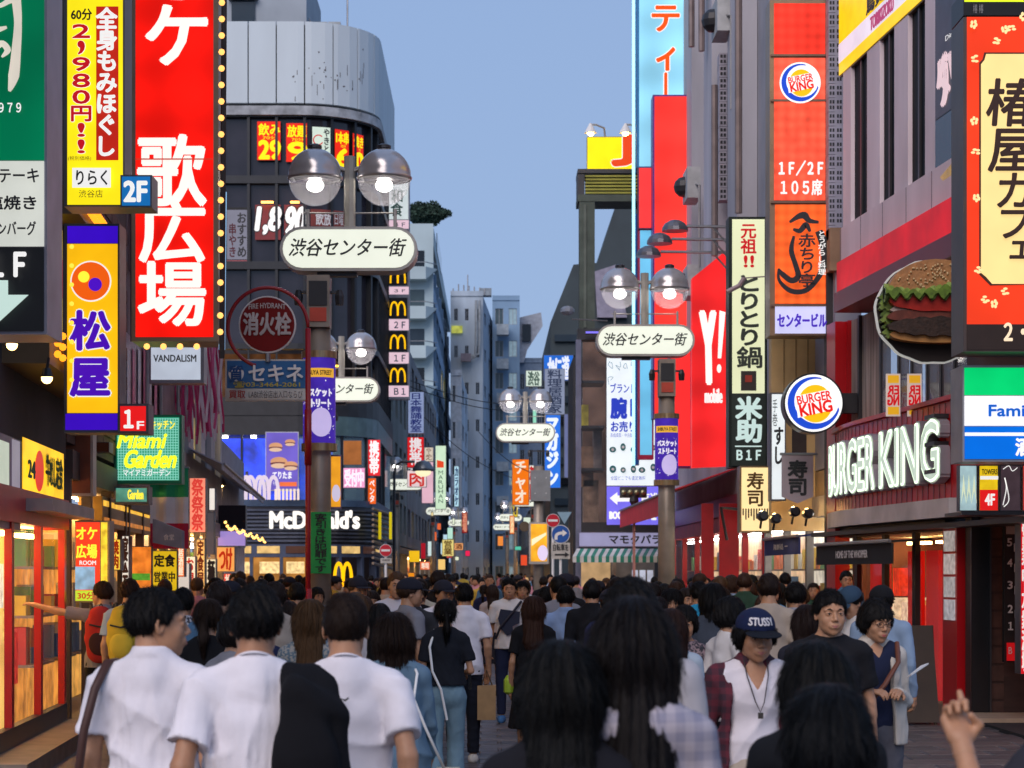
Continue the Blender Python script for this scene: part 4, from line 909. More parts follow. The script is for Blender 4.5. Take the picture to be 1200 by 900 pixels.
# golden arches at the door
s = Sign('arch_sign', 'yellow double-arch emblem standing low in the restaurant entrance', 'sign', front(64), 391, 658, 413, 700, .1, casing=None); arches(s.root, front(64), 402, 674, 20, 32, 4, YM, 0)
for (lab, x0, y0, x1, y1, d_, c, t, tc) in (('red and white vertical panel at the corner of the restaurant tower', 431, 515, 446, 558, 69.5, (228, 40, 50), '携帯', (245, 240, 240)),
        ('orange vertical panel under the red one at the tower corner', 431, 560, 441, 591, 69.5, (235, 95, 25), 'ペンタ', (245, 235, 230)),
        ('pink lit panel in the upstairs corner window of the restaurant', 402, 548, 428, 572, 67.3, (225, 150, 190), '受付中', (255, 230, 240)),
        ('poster of a brown fried dish in the upstairs corner window', 402, 516, 424, 545, 67.3, (150, 90, 45), '', None)):
    s = Sign('window_panel', lab, 'sign', front(d_), x0, y0, x1, y1, .15); s.face(x0+.6, y0+.6, x1-.6, y1-.6, emi(c, 1.0, True, .3, 3))
    if t: s.text(t, x0+2, y0+2, x1-2, y1-2, emi(tc, .9, False, 0), vertical=(y1-y0) > (x1-x0), bold=.03)
for k, x in enumerate((443.5, 456)):
    q = MB(); q.box(P(x, 632, 69).to_tuple(), (P(x+3, 0, 69).x, 69.2, P(0, 600, 69).z)); tag(q.build('banner_post', emi((215, 195, 20), .7, False, 0)), ['yellow upright beside the slatted grille', 'second yellow upright, right of the slatted grille'][k], 'post')
lg = thing('slat_grille', 'brown slatted grille at the right end of the louvre band', 'grille', P(448, 672, 68.5))
for k in range(11):
    q = MB(); q.tube([P(437, 596+k*6.4, 68.2), P(459, 604+k*6.2, 72)], .05, 5); q.build('slat', mat((.22, .15, .10), .5), lg)
# stacked floor signs
fs = thing('floor_sign_column', 'tall column of yellow arch tiles and pink floor plates beside the tower', 'sign', P(466, 470, 78)); CF = front(78)
q = MB(); CF.px(q, 452, 200, 480, 468, -.4, 0); q.build('casing', mat((.35, .35, .38), .5, .3), fs)
PK = emi((240, 205, 218), .85, True, .1); TL = mat((.01, .12, .18), .5)
def lbl(y0, y1, t): 
    s_ = Sign('x', None, None, CF, 454, y0, 479, y1, parent=fs, casing=None); s_.face(453.5, y0, 479, y1, PK, 'floor_plate'); s_.text(t, 462, y0+3, 475, y1-2.5, TL, bold=.03)
for (y0, y1, t) in ((336, 345, '３Ｆ'), (374, 387, '２Ｆ'), (413, 426, '１Ｆ'), (452, 465, 'Ｂ１'), (258, 268, '４Ｆ')): lbl(y0, y1, t)
s_ = Sign('x', None, None, CF, 454, 200, 479, 257, parent=fs, casing=None); s_.face(454, 203, 478.5, 257, emi((215, 225, 225), .85), 'top_plate'); s_.text('和食', 458, 222, 472, 254, mat((.02, .14, .1)), vertical=True, bold=.02)
for (y0, y1) in ((312, 334), (349, 373), (388, 412), (427, 451)):
    q = MB(); CF.px(q, 455, y0, 477.5, y1, 0, .02); q.build('black_tile', BLK, fs); arches(fs, CF, 466.2, (y0+y1)/2+.5, 17, 17, 1.9, YM, .03)
# generic lit vertical signs of the far street
def small(label, x0, y0, x1, y1, d_, c, t='', tc=(20, 30, 60), s_=.9, vert=None, name='shop_sign', bold=.03, extra=None):
    g = Sign(name, label, 'sign', front(d_), x0, y0, x1, y1, .25, casing=(.15, .15, .17)); g.face(x0+.5, y0+.5, x1-.5, y1-.5, emi(c, s_, True, .15, 1.5))
    if t:
        v = (y1-y0) > (x1-x0)*1.3 if vert is None else vert; g.text(t, x0+(x1-x0)*.15, y0+1.5, x1-(x1-x0)*.15, y1-1.5, emi(tc, .8, False, 0), vertical=v, bold=bold)
    return g
small('pale blue vertical sign of a dance class, left of the distant street', 478, 459, 497, 508, 84, (150, 165, 205), '日本舞踊教室', (35, 45, 110), .75)
small('red vertical sign with white boxed characters above the distant street', 477, 512, 497, 548, 86, (225, 35, 40), '携帯', (250, 240, 240))
small('white and red emblem sign right below the red vertical sign', 477, 551, 500, 571, 87, (240, 215, 215), '肉', (220, 40, 30), vert=False)
small('pink tall sign behind the street lamp, left of the distant street', 494, 541, 508, 590, 92, (240, 190, 205), '', s_=.85)
small('narrow beige sign with brown writing left of the green-white one', 497, 524, 508, 541, 95, (225, 210, 190), 'らーめん', (110, 60, 30), s_=.8)
g = small('tall pale green sign with a red mark reading MARUHAN vertically', 510, 522, 523, 597, 100, (212, 238, 205)); g.poly([(512, 539), (520, 541), (520, 548), (512, 548)], emi((235, 75, 40), .9, False, 0), 'mark'); g.text('MARUHAN', 513, 551, 520, 590, emi((40, 90, 70), .7, False, 0), vertical=True, natural=True)
sm = [(532, 546, 538, 594, 110, (185, 225, 240), 'カラオケ', (30, 60, 110), 'white vertical sign with a light blue top over the distant street'), (541, 600, 548, 625, 112, (150, 30, 35), '酒場', (230, 150, 120), 'dim red vertical sign deep in the distant street'),
      (479, 645, 492, 659, 84, (250, 195, 30), '', None, 'small square amber sign above the crowd, left side'), (478, 671, 486, 676, 84, (250, 150, 30), '', None, 'tiny orange sign just above the crowd heads, left side'),
      (518, 632, 532, 652, 105, (235, 215, 130), '営業', (90, 60, 20), 'cream lantern-like sign deep in the street, left side'), (532, 636, 543, 645, 108, (240, 170, 110), '酒', (90, 30, 10), 'peach box sign deep in the street, left side'),
      (493, 636, 499, 655, 96, (170, 25, 40), '', None, 'small crimson sign near the distant left shops'), (501, 634, 506, 652, 98, (210, 230, 225), '', None, 'small white sign beside the crimson one'),
      (492, 658, 504, 668, 93, (245, 120, 70), '寿司', (250, 240, 220), 'orange strip sign low over the crowd, left side'), (545, 645, 551, 652, 118, (240, 40, 90), '', None, 'tiny glowing pink light sign at the end of the street'),
      (513, 655, 522, 668, 102, (250, 205, 120), '', None, 'warm yellow doorway sign under the cream one'), (524, 618, 531, 632, 104, (190, 235, 215), '', None, 'tiny pale green sign over the distant street'),
      (600, 538, 607, 600, 150, (60, 90, 95), '楽', (200, 180, 90), 'narrow dark vertical sign right of the far view'), (601, 543, 607, 606, 138, (215, 185, 50), 'ビデオ', (40, 40, 70), 'narrow yellow vertical sign over the far right shops'),
      (597, 604, 603, 626, 132, (240, 120, 40), '居酒屋', (255, 230, 180), 'small orange vertical sign on the far right shops'), (600, 538, 620, 592, 104, (245, 120, 20), 'チャオ', (255, 240, 220), 'big orange vertical sign left of the grey box on the lamp post'),
      (620, 545, 626, 588, 96, (235, 235, 220), '和民', (200, 40, 40), 'white vertical sign squeezed beside the orange one'), (603, 640, 611, 645, 120, (90, 200, 170), '', None, 'tiny green sign low at the far right'),
      (613, 606, 622, 614, 112, (220, 235, 215), '', None, 'tiny pale sign under the far lamps'), (610, 650, 618, 663, 104, (235, 80, 45), '', None, 'red lantern sign on the right of the distant street'),
      (583, 628, 590, 640, 150, (240, 140, 60), '', None, 'faint orange sign near the vanishing point'), (616, 434, 635, 453, 90, (205, 220, 205), '渋谷', (80, 100, 90), 'square pale green sign high above the middle lamp post'),
      (624, 480, 629, 496, 92, (150, 220, 190), '', None, 'thin pale green sign behind the middle lamp globes')]
sm += [(505+((k*7) % 38), 600+((k*13) % 55), 505+((k*7) % 38)+3+(k % 3)*2, 600+((k*13) % 55)+5+(k % 4)*3, 112+k*2.6, [(250, 225, 160), (240, 110, 60), (190, 225, 240), (245, 80, 80), (230, 240, 210)][k % 5], '', None, n_+' among the lights of the distant street') for k, n_ in enumerate(('small cream sign', 'small orange sign', 'small pale blue sign', 'small rose sign', 'small mint sign', 'slightly larger cream sign', 'second orange sign', 'taller pale blue sign', 'taller rose sign', 'taller mint sign'))]
for x0, y0, x1, y1, d_, c, t, tc, lab in sm: small(lab, x0, y0, x1, y1, d_, c, t, tc or (255, 255, 255))
small('bright blue sign with white kana reading マガジン on the right', 638, 486, 657, 572, 78, (40, 110, 215), 'マガジン', (240, 248, 255), .95, bold=.06)
small('blue sign with white writing high over the right side of the street', 637, 416, 672, 446, 84, (35, 105, 205), 'かに道', (235, 240, 255), .9)
small('grey-lilac vertical sign with dark characters in front of the blue ones', 638, 432, 662, 486, 80, (140, 150, 175), '料理居酒家', (50, 60, 85), .7)
small('teal strip sign on the first lamp-lit pole left of the bookshop', 661, 485, 666, 560, 70, (120, 130, 175), '', s_=.5)
# bookshop signs
g = Sign('rooftop_sign', 'yellow rooftop sign with a red J on top of the steel frame', 'sign', front(56.6), 688, 160, 770, 200, .3, casing=(.4, .35, .05))
g.face(688.5, 161, 769, 199, emi((248, 225, 20), 1.05)); g.text('J', 718, 160, 742, 193, emi((225, 70, 30), .9, False, 0), bold=.07, outline=WT, ob=.03)
for k, x in enumerate((690, 731)):
    r_ = thing('sign_lamp', ['white gooseneck lamp at the left end of the yellow rooftop sign', 'white gooseneck lamp at the right end of the yellow rooftop sign'][k], 'lamp', P(x+18, 160, 56))
    q = MB(); q.tube([P(x+19, 160, 56), P(x+18, 150, 55.8), P(x+8, 146, 55.2), P(x+2, 146, 54.8)], .03, 6); q.build('arm', PAINTW, r_)
    q = MB(); q.lathe(P(x+2, 156, 54.8), [(.17, 0), (.13, .08), (.06, .2), (.03, .26)], 12); q.build('shade', PAINTW, r_); q = MB(); q.ball(P(x+2, 155.5, 54.8), .09, 10); q.build('bulb', LAMPW, r_)
g = Sign('wall_poster', 'tall white watch-buying poster with purple foot panel on the bookshop', 'poster', BF, 710, 398, 790, 616, .15)
g.face(711, 400, 789, 569, emi((228, 236, 240), .95, True, .08)); g.face(711, 570, 789, 615, emi((118, 108, 228), .95, True, .1))
BL = emi((45, 65, 190), .8, False, 0)
g.text('腕', 716, 467, 734, 491, BL, bold=.05, vertical=True); g.text('時', 739, 467, 757, 491, BL, bold=.05, vertical=True); g.text('お売り', 716, 494, 744, 506, BL, bold=.03)
for k, (x, y) in enumerate(((718, 527), (730, 524), (742, 527), (718, 550), (730, 551), (742, 550), (752, 551), (765, 548), (765, 525))):
    g.disc(x, y, 3.2 if k % 3 else 4, mat((.04, .22, .22), .3, .4), ry=4.5 if k % 2 else 3.4, n=12, name='watch_picture'); g.disc(x, y, 1.7, PAINTW, n=10, name='watch_dial')
SK = emi((150, 172, 188), .7, False, 0); o = g.off()
for k in range(9):
    rr = random.Random(k); x, y = 715+(k % 4)*9, 412+(k//4)*17; g.stroke([(x+rr.uniform(-3, 3), y+rr.uniform(-6, 6)) for _ in range(6)], .8, SK, 'sketch', o=o)
g.text('買取中', 762, 467, 786, 490, BL, bold=.03); g.text('高価買取・中古販売', 715, 508, 744, 513, BL); g.text('全国どこでも査定無料', 715, 558, 756, 563, BL); g.text('ブランド', 715, 450, 744, 461, BL, bold=.02)
g.poly([(714, 584), (723, 577), (723, 581), (745, 581), (745, 588), (723, 588), (723, 592)], WT, 'arrow'); g.text('BOOK-OFF', 714, 600, 748, 608, WT, bold=.08); g.text('Ｂ１', 754, 597, 768, 609, WT, bold=.06); g.text('直進', 750, 578, 772, 592, WT, bold=.03)
g = Sign('fascia_sign', 'grey-lilac fascia with dark kana above the striped awning', 'sign', front(55.8), 678, 623.5, 790, 641, .3, casing=(.2, .2, .3)); g.face(679, 624.5, 789, 640, emi((160, 158, 195), .65)); g.text('マモクパラ', 714, 627, 774, 637, INK, bold=.04)
aw = thing('striped_awning', 'green and white striped awning of the bookshop block', 'awning', P(722, 655, 55)); n = 26
for k in range(n):
    x0, x1 = 676+k*4.3, 676+(k+1)*4.3; a, b_, c, d_ = P(x0, 643, 55.5), P(x1, 643, 55.5), P(x1-5, 652, 54.5), P(x0-5, 652, 54.5)
    q = MB(); q.hexa([(p.x, p.y, p.z-.03) for p in (d_, c, b_, a)]+[tuple(p) for p in (d_, c, b_, a)]); o = q.build('stripe', mat((.02, .22, .15) if k % 2 else (.6, .6, .58), .7), aw)
    q = MB(); q.box((d_.x, 54.44, d_.z-.16), (c.x, 54.49, d_.z-.0)); q.build('valance', mat((.02, .22, .15) if k % 2 else (.6, .6, .58), .7), aw)
# blue, neon and red signs
g = Sign('tower_sign', 'giant light blue vertical sign with orange kana, upper right of centre', 'sign', front(50), 746, -40, 815, 196, .8, casing=(.05, .2, .4))
g.face(749, -38, 812, 195, emi((150, 216, 242), 1.0, True, .2, .6, tube_glow=1.3))
OR = emi((238, 80, 15), 1.0, False, 0)
for c, r_ in (('テ', (762, 4, 798, 39)), ('ィ', (765, 48, 795, 84)), ('ー', (762, 88, 798, 124))): g.text(c, *r_, mt=OR, bold=.03, vertical=True, outline=WT, ob=.03)
q = MB(); q.tube([P(742.5, -60, 49.4), P(742.5, 545, 49.4)], .035, 8); tag(q.build('neon_tube', emi((150, 230, 255), 2.2, True, 0)), 'long thin pale blue neon tube running down beside the red panels', 'neon tube')
small('narrow blue wall strip behind the neon tube', 744, 250, 749, 545, 50.2, (40, 80, 150), '', s_=.4)
g = Sign('lit_signboard', 'small plain red lit panel left of the tall red panel', 'sign', front(49.5), 748, 196, 764, 268, .4, casing=(.2, .05, .1)); g.face(749, 197, 763, 267, emi((250, 58, 58), 1.0))
g = Sign('lit_signboard', 'slim sky-blue lit strip with red edge between neon tube and red panel', 'sign', front(49.6), 748, 268, 766, 538, .4, casing=(.5, .03, .08)); g.face(750, 270, 764, 533, emi((110, 190, 228), .95, True, .3, 1))
g = Sign('lit_signboard', 'tall plain red lit panel rising behind the right lamp post', 'sign', front(49), 765, 111, 809, 490, .6, casing=(.15, .05, .25)); g.face(767, 113, 807, 488, emi((255, 58, 50), 1.05, True, .2, .8, tube_glow=1.1))
g = Sign('lit_signboard', 'lower red lit panel to the right of the right lamp post', 'sign', front(47), 784, 400, 811, 548, .4, casing=(.15, .05, .2)); g.face(786, 402, 809, 546, emi((248, 48, 48), 1.0, True, .15, .8))
for k, (x0, y0, x1, y1) in enumerate(((808, 145, 832, 165), (809, 297, 832, 312))):
    q = MB(); front(48.8).px(q, x0, y0, x1, y1, -.3, 0); tag(q.build('sign_bracket', mat(lin((140, 10, 25)), .4)), ['upper dark red bracket joining the red panel to the grey building', 'lower dark red bracket joining the red panel to the grey building'][k], 'bracket')
# phone shop panel
YP = front(43); yp = Sign('phone_shop_panel', 'red phone-shop panel with slanted top and tall white Y!', 'sign', YP, 811, 300, 854, 548, .3, casing=None)
yp.poly([(811, 548), (854, 546), (854, 291), (811, 326)], emi((240, 40, 42), 1.05, True, .25, .8, tube_glow=.9), 'face_panel', t=.3)
q_ = yp; q_.k = 2
yp.text('Y', 822, 366, 838, 449, WHITE, bold=.03, shear=-.02); yp.poly([(843, 364), (850, 366), (845, 420), (841, 420)], WHITE, 'exclamation_bar'); yp.disc(842.5, 432, 2.6, WHITE, ry=5, n=14); yp.text('mobile', 826, 456, 846, 472, WT, bold=.04)
# curved spot lamps on arms
for k, (x, y, d_) in enumerate(((791, 268, 40), (773, 283, 41), (760, 298, 42))):
    r_ = thing('sign_lamp', ['highest flat grey spotlight reaching over the red panels', 'middle flat grey spotlight reaching over the red panels', 'lowest flat grey spotlight reaching over the red panels'][k], 'lamp', P(852, y, d_))
    q = MB(); q.tube([P(856, y-2, d_), P(x+14, y-3, d_)], .03, 6); q.build('arm', STEEL, r_)
    q = MB(); c = P(x, y, d_); q.lathe(c, [(.26, -.05), (.25, .02), (.2, .1), (.1, .16), (.0, .18)], 14); q.build('shade', mat((.16, .16, .18), .35, .7), r_)
    q = MB(); q.lathe(c, [(.0, -.04), (.23, -.045)], 14); q.build('lens', emi((235, 240, 245), 1.6, True, 0), r_)
    q = MB(); q.tube([P(856, y-2, d_), P(856, y+24, d_+.3)], .025, 5); q.tube([P(835, y-2, d_), P(856, y+22, d_)], .02, 5); tag(q.build('brace', STEEL, r_), kind='stuff')
# hotpot sign
g = Sign('projecting_sign', 'tall narrow cream sign with green brush characters over a dark 米助 B1F panel', 'sign', front(36), 854, 254, 899, 548, .45, casing=(.01, .02, .015), metal=.2)
g.face(858, 257, 896, 461, emi((224, 228, 186), .95, True, .08, .8)); g.text('元祖', 868, 262, 886, 298, REDT, vertical=True, bold=.03); g.text('!!', 872, 300, 883, 313, REDT, bold=.05)
GRN = mat((.045, .06, .045), .6); g.text('とりとり', 863, 322, 893, 406, GRN, vertical=True, bold=.045); g.text('鍋', 863, 407, 893, 432, GRN, vertical=True, bold=.03)
g.face(868, 435, 886, 458, mat((.05, .04, .035))); g.face(873, 440, 881, 448, mat((.45, .05, .03)))
g.face(857, 462, 897, 546, mat((.02, .035, .028), .5)); PG = emi((205, 230, 225), .8, False, 0); g.text('米助', 862, 466, 892, 519, PG, vertical=True, bold=.05); g.face(861, 522.5, 892, 524, PG); g.text('Ｂ１Ｆ', 863, 528, 891, 539, PG, bold=.05)
q = MB(); q.tube([P(852, 342, 35.3), P(866, 335, 35.3), P(872, 326, 35.3)], .04, 8); q.tube([P(872, 326, 35.3), P(898, 324, 35.8)], .012, 5); tag(q.build('crab_claw', mat((.35, .25, .27), .5)), 'greyish crab claw ornament clamped over the cream sign', 'ornament')
# burger logo
def bk_logo(g, cx, cy, r, k=1.):
    w1, bl, yl, rd = emi((248, 248, 245), 1.0*k, True, .05), emi((30, 75, 205), .9*k, False, 0), emi((250, 185, 20), 1.0*k, False, 0), emi((225, 30, 25), .95*k, False, 0)
    g.disc(cx, cy, r, w1, name='logo_face', n=48); g.band(cx, cy, r*.78, r*.92, 75, 345, bl, 'crescent', ox=r*.10, oy=-r*.07)
    g.disc(cx+r*.05, cy+r*.02, r*.60, yl, name='bun', ry=r*.66, a0=25, a1=155, n=24); g.disc(cx+r*.05, cy+r*.02, r*.60, yl, name='bun', ry=r*.66, a0=205, a1=335, n=24)
    g.face(cx-r*.62, cy-r*.36, cx+r*.72, cy+r*.36, w1, 'logo_band') if False else g.poly([(cx-r*.66, cy-r*.24), (cx+r*.66, cy-r*.50), (cx+r*.7, cy+r*.22), (cx-r*.56, cy+r*.52)], w1, 'logo_band')
    g.text('BURGER', cx-r*.60, cy-r*.34, cx+r*.60, cy-r*.04, rd, bold=.035, rot=10); g.text('KING', cx-r*.50, cy-r*.02, cx+r*.62, cy+r*.38, rd, bold=.05, rot=10)
g = Sign('projecting_sign', 'tall orange-red lit sign column with burger logo, 105席 and a chilli drawing', 'sign', front(31.5), 902, 0, 972, 393, .5, casing=(.30, .2, .12))
g.face(907, 4, 967, 64, emi((250, 58, 42), 1.1, True, .35, 1.6, tube_glow=.16)); g.face(907, 68, 967, 117, emi((255, 95, 72), 1.1, True, .25, 4, tube_glow=.16)); g.face(907, 119, 967, 235, emi((252, 88, 62), 1.1, True, .3, 4, tube_glow=.16)); g.face(908, 240, 968, 356, emi((248, 98, 40), 1.1, True, .2, 2, tube_glow=.16)); g.face(908, 359, 968, 391, emi((206, 206, 245), .95))
for y in (64, 117, 236, 357): g.face(903, y, 971, y+2.5, mat((.2, .13, .09), .4, .5), 'divider', t=.03)
bk_logo(g, 937, 98, 24)
g.text('１Ｆ／２Ｆ', 912, 190, 963, 207, WT, bold=.04); g.text('１０５席', 914, 212, 962, 230, WT, bold=.03)
g.text('センタービル', 910, 369, 967, 384, emi((75, 45, 190), .8, False, 0), bold=.04)
o = g.off(); g.stroke([(924, 262), (933, 256), (941, 254), (947, 260), (958, 262)], [3, 6, 9, 6, 3], INK, o=o); g.stroke([(928, 270), (936, 272), (943, 265), (948, 273)], [3, 6, 7, 3], INK, o=o+.001)
g.stroke([(929, 278), (926, 295), (931, 312), (934, 325), (926, 330), (915, 322), (911, 316)], [3, 6, 6, 7, 7, 6, 2], INK, o=o+.002); g.stroke([(911, 316), (912, 330), (925, 342), (942, 342), (955, 330), (964, 312), (965, 292), (958, 272)], [2, 4, 6, 6, 6, 8, 11, 9], INK, o=o+.003)
g.k += 2; g.text('赤ちり亭', 934, 276, 954, 338, INK, vertical=True, bold=.03); g.text('とうがらし料理', 957, 272, 966, 324, WT, vertical=True, bold=.02)
rl = Sign('round_sign', 'big round white burger logo sign with blue crescent beside the curved red band', 'sign', front(29.6), 918, 438, 989, 508, casing=None)
q = MB(); c = P(953.5, 472.5, 29.6); R_ = 35.5/F*29.6; q.lathe((c.x, 29.9, c.z), [(R_, -.0), (R_, .3)], 48, axis='y'); q.build('casing', mat((.03, .03, .04), .3, .6), rl.root)
rl.k = 1; bk_logo(rl, 953.5, 472.5, 33.5)
q = MB(); q.box(P(985, 484, 29.9), P(1002, 462, 30.1)); q.build('arm', DARK, rl.root)
g = Sign('projecting_sign', 'narrow white lit sign with brush writing behind the sushi pennant', 'sign', front(32.2), 903, 460, 921, 587, .3); g.face(904.5, 462, 919.5, 585, emi((222, 230, 232), 1.0)); g.text('すし', 907, 500, 918, 545, INK, vertical=True, bold=.03); g.text('手巻', 905, 468, 911, 500, INK, vertical=True)
# sushi banners
g = Sign('sushi_banner', 'cream lit box banner reading 寿司 with stripes at the foot', 'sign', front(33.8), 867, 546, 903, 624, .35, casing=(.25, .18, .1)); g.face(869, 548, 901, 622, emi((250, 222, 160), 1.05, True, .1)); g.text('寿司', 875, 554, 895, 594, mat((.12, .06, .01)), vertical=True, bold=.03)
for k in range(10): g.face(870+k*3.1, 596, 871.6+k*3.1, 604+(k*5) % 7, mat((.05, .02, .01)), 'stripe')
g = Sign('sushi_pennant', 'grey-mauve pointed pennant reading 寿司 in front of the tan wall', 'banner', front(30.8), 916, 533, 953, 590, casing=None); g.poly([(916, 533), (953, 533), (953, 582), (934.5, 590), (916, 582)], mat((.42, .36, .39), .85, 0, .1, 3), 'cloth', t=.02); g.text('寿司', 923, 540, 946, 581, INK, vertical=True, bold=.04)
q = MB(); q.tube([P(914, 532, 30.8), P(958, 532, 30.8)], .02, 6); q.build('rod', STEEL, g.root)
for k, (x, y) in enumerate(((893, 605), (908, 608), (930, 600), (946, 602))):
    r_ = thing('spotlight_fitting', ['leftmost barrel spotlight, on the foot of the cream sushi box', 'barrel spotlight just right of the cream sushi box', 'barrel spotlight under the tip of the sushi pennant', 'rightmost barrel spotlight on the tan wall'][k], 'lamp', P(x, y, 31.8), 'spotlights below the sushi banners'); q = MB(); q.lathe(P(x, y, 31.9), [(.07, -.12), (.08, 0), (.08, .2), (.05, .24)], 12, axis='y'); q.build('barrel', DSTEEL, r_); q = MB(); q.ball(P(x, y-3, 32.2), .05, 8); q.build('lens', LAMPW, r_); q = MB(); q.tube([P(x, y, 31.9), P(x-2, y+14, 32)], .02, 5); q.build('bracket', DSTEEL, r_)
# chicken restaurant sign on the burger building
RBs = RB; g = Sign('fascia_sign', 'yellow fascia sign with a white stripe across the top of the white-piered building', 'sign', RB, 984, -95, 1090, 42, .25, casing=(.08, .05, .03), metal=.2)
g.off(); (uA, _), (uC, _) = RB.S(984), RB.S(1090); zz = lambda y: RB.m(1034, y)[1]
def rbs(u0, u1, z0, z1, m, name): q = MB(); o = g.off(); RB.slab(q, u0, u1, z0, z1, o-.004, o); q.build(name, m, g.root)
zb = RB.m(1037, 42)[1]
rbs(uA, uC, zb+.02, zb+1.55, emi((252, 205, 15), 1.0), 'face_panel'); rbs(uA, uC, zb+.20, zb+.48, emi((235, 225, 240), .85), 'stripe')
g.text('TORIKIZOKU', 1010, -2, 1060, 10, emi((205, 90, 120), .7, False, 0), bold=.03) if False else None
o = g.off(); q = MB(); put_text(q, RB, 'TORIKIZOKU', 1022, 8, 1049, 24, o, bold=.03); q.build('lettering', emi((190, 70, 120), .7, False, 0), g.root); q = MB(); put_text(q, RB, '鳥貴族', 1018, -20, 1050, 3, o+.01, bold=.03); q.build('lettering', INK, g.root)
g = Sign('window_sign', 'dark slate window sign with tilted pink-white characters, top right', 'sign', RB, 1096, -60, 1127, 215, .1, casing=(.05, .06, .08)); g.face(1097, -50, 1127, 130, mat((.07, .08, .11), .4)); g.face(1097, 132, 1127, 214, mat((.03, .03, .035), .15, 0, .3))
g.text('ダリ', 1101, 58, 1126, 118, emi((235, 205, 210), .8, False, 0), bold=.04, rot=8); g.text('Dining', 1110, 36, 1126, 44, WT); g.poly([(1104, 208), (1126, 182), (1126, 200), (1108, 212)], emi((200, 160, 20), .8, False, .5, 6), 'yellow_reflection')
# curved burger letters
cb = Sign('letter_sign', 'neon-outlined BURGER KING letters standing on the curved red band', 'sign', CB, 972, 495, 1103, 580, casing=None)
zl0, zl1 = 2.88, 3.58
def fit_text(t, xa, xb, z0, z1, off, bold, m, name, thick=0):
    """letters between photo columns xa..xb on the curved band, real heights z0..z1"""
    v, f = glyph(t); (uL_, _), (uR_, _) = CB.S(xa), CB.S(xb); x0_, x1_, y0_, y1_ = v[:, 0].min(), v[:, 0].max(), v[:, 1].min(), v[:, 1].max()
    nn_ = [(0, 0)] if not bold else [(math.cos(a)*bold, math.sin(a)*bold) for a in [k*math.pi/4 for k in range(8)]]+[(0, 0)]
    q = MB()
    for i, (dx, dy) in enumerate(nn_):
        q.add([CB.pt(uL_+(uR_-uL_)*(X-x0_)/(x1_-x0_)+dx, off+i*.0006, z0+(z1-z0)*(Y-y0_)/(y1_-y0_)+dy) for X, Y in v], f)
        if thick:
            k0 = len(q.v)-len(v); q.add([CB.pt(uL_+(uR_-uL_)*(X-x0_)/(x1_-x0_)+dx, off-thick, z0+(z1-z0)*(Y-y0_)/(y1_-y0_)+dy) for X, Y in v], [])
            ed = set((a, b_) for ff in f for a, b_ in zip(ff, ff[1:]+ff[:1]))
            for (a, b_) in ed:
                if (b_, a) not in ed: q.f.append((k0+a, k0+b_, k0+b_+len(v), k0+a+len(v))); q.mi.append(0)
    q.build(name, m, cb.root)
fit_text('BURGER', 984, 1037, zl0, zl1, .14, .05, mat((.40, .38, .42), .35, .4, .1), 'letter_block', .12); fit_text('KING', 1044, 1114, zl0, zl1, .14, .055, mat((.40, .38, .42), .35, .4, .1), 'letter_block', .12)
fit_text('BURGER', 984, 1037, zl0, zl1, .155, .028, emi((225, 250, 215), 1.8, True, 0), 'neon_outline'); fit_text('KING', 1044, 1114, zl0, zl1, .155, .032, emi((225, 250, 215), 1.8, True, 0), 'neon_outline')
fit_text('BURGER', 984, 1037, zl0, zl1, .165, .0, emi((205, 222, 205), .85, False, .15), 'letter_core'); fit_text('KING', 1044, 1114, zl0, zl1, .165, .0, emi((205, 222, 205), .85, False, .15), 'letter_core')
for k in range(3): q = MB(); CB.slab(q, CB.S(1100)[0], CB.S(1112)[0], 2.95+k*.33, 3.0+k*.33, .0, .18); q.build('bracket', DSTEEL, cb.root)
# burger cutout
bg_ = thing('burger_cutout', 'big burger picture board with lettuce and tomato, cut to shape', 'billboard', P(1090, 427, 24.5)); BFc = front(24.5)
bs = Sign('x', None, None, BFc, 1025, 305, 1160, 427, parent=bg_, casing=None)
def blob(cx, cy, rx, ry, a0=0, a1=360, wob=0, fr=9, n=60, seed=0):
    return [(cx+(rx+wob*math.sin(fr*math.radians(a)+seed))*math.cos(math.radians(a)), cy-(ry+wob*math.sin(fr*1.3*math.radians(a)+seed))*math.sin(math.radians(a))) for a in [a0+(a1-a0)*i/n for i in range(n+1)]][::-1]
def prism2(pts, o0, o1, m, name):
    q = MB(); n = len(pts); v = []
    for o_ in (o1, o0):
        for (x, y) in pts: u_, z_ = BFc.m(x, y); v.append(BFc.pt(u_, o_, z_))
    q.v = [tuple(p) for p in v]; q.f = [tuple(range(n))]+[(i, i+n, (i+1) % n+n, (i+1) % n) for i in range(n)]; q.mi = [0]*len(q.f); return q.build(name, m, bg_)
prism2(blob(1092, 366, 68, 61, wob=.8, fr=11), 0, .06, emi((205, 205, 200), .55, False, 0), 'white_rim')
prism2(blob(1092, 366, 66, 59.2, wob=.8, fr=11), .06, .08, mat((.02, .012, .01), .5), 'dark_ground')
prism2(blob(1092, 345, 56, 37, 0, 180), .08, .30, mat((.42, .20, .07), .5, 0, .3, 14, .5, 30), 'top_bun')
for k in range(90):
    rr = random.Random(k); a = rr.uniform(15, 165); t_ = rr.uniform(.3, .93); x = 1092+54*t_*math.cos(math.radians(a)); y = 344-35*t_*math.sin(math.radians(a)); u_, z_ = BFc.m(x, y)
    q = MB(); p = BFc.pt(u_, .31, z_); q.ball(p, .014, 5); q.build('sesame_seed', mat((.6, .42, .2), .5), bg_)
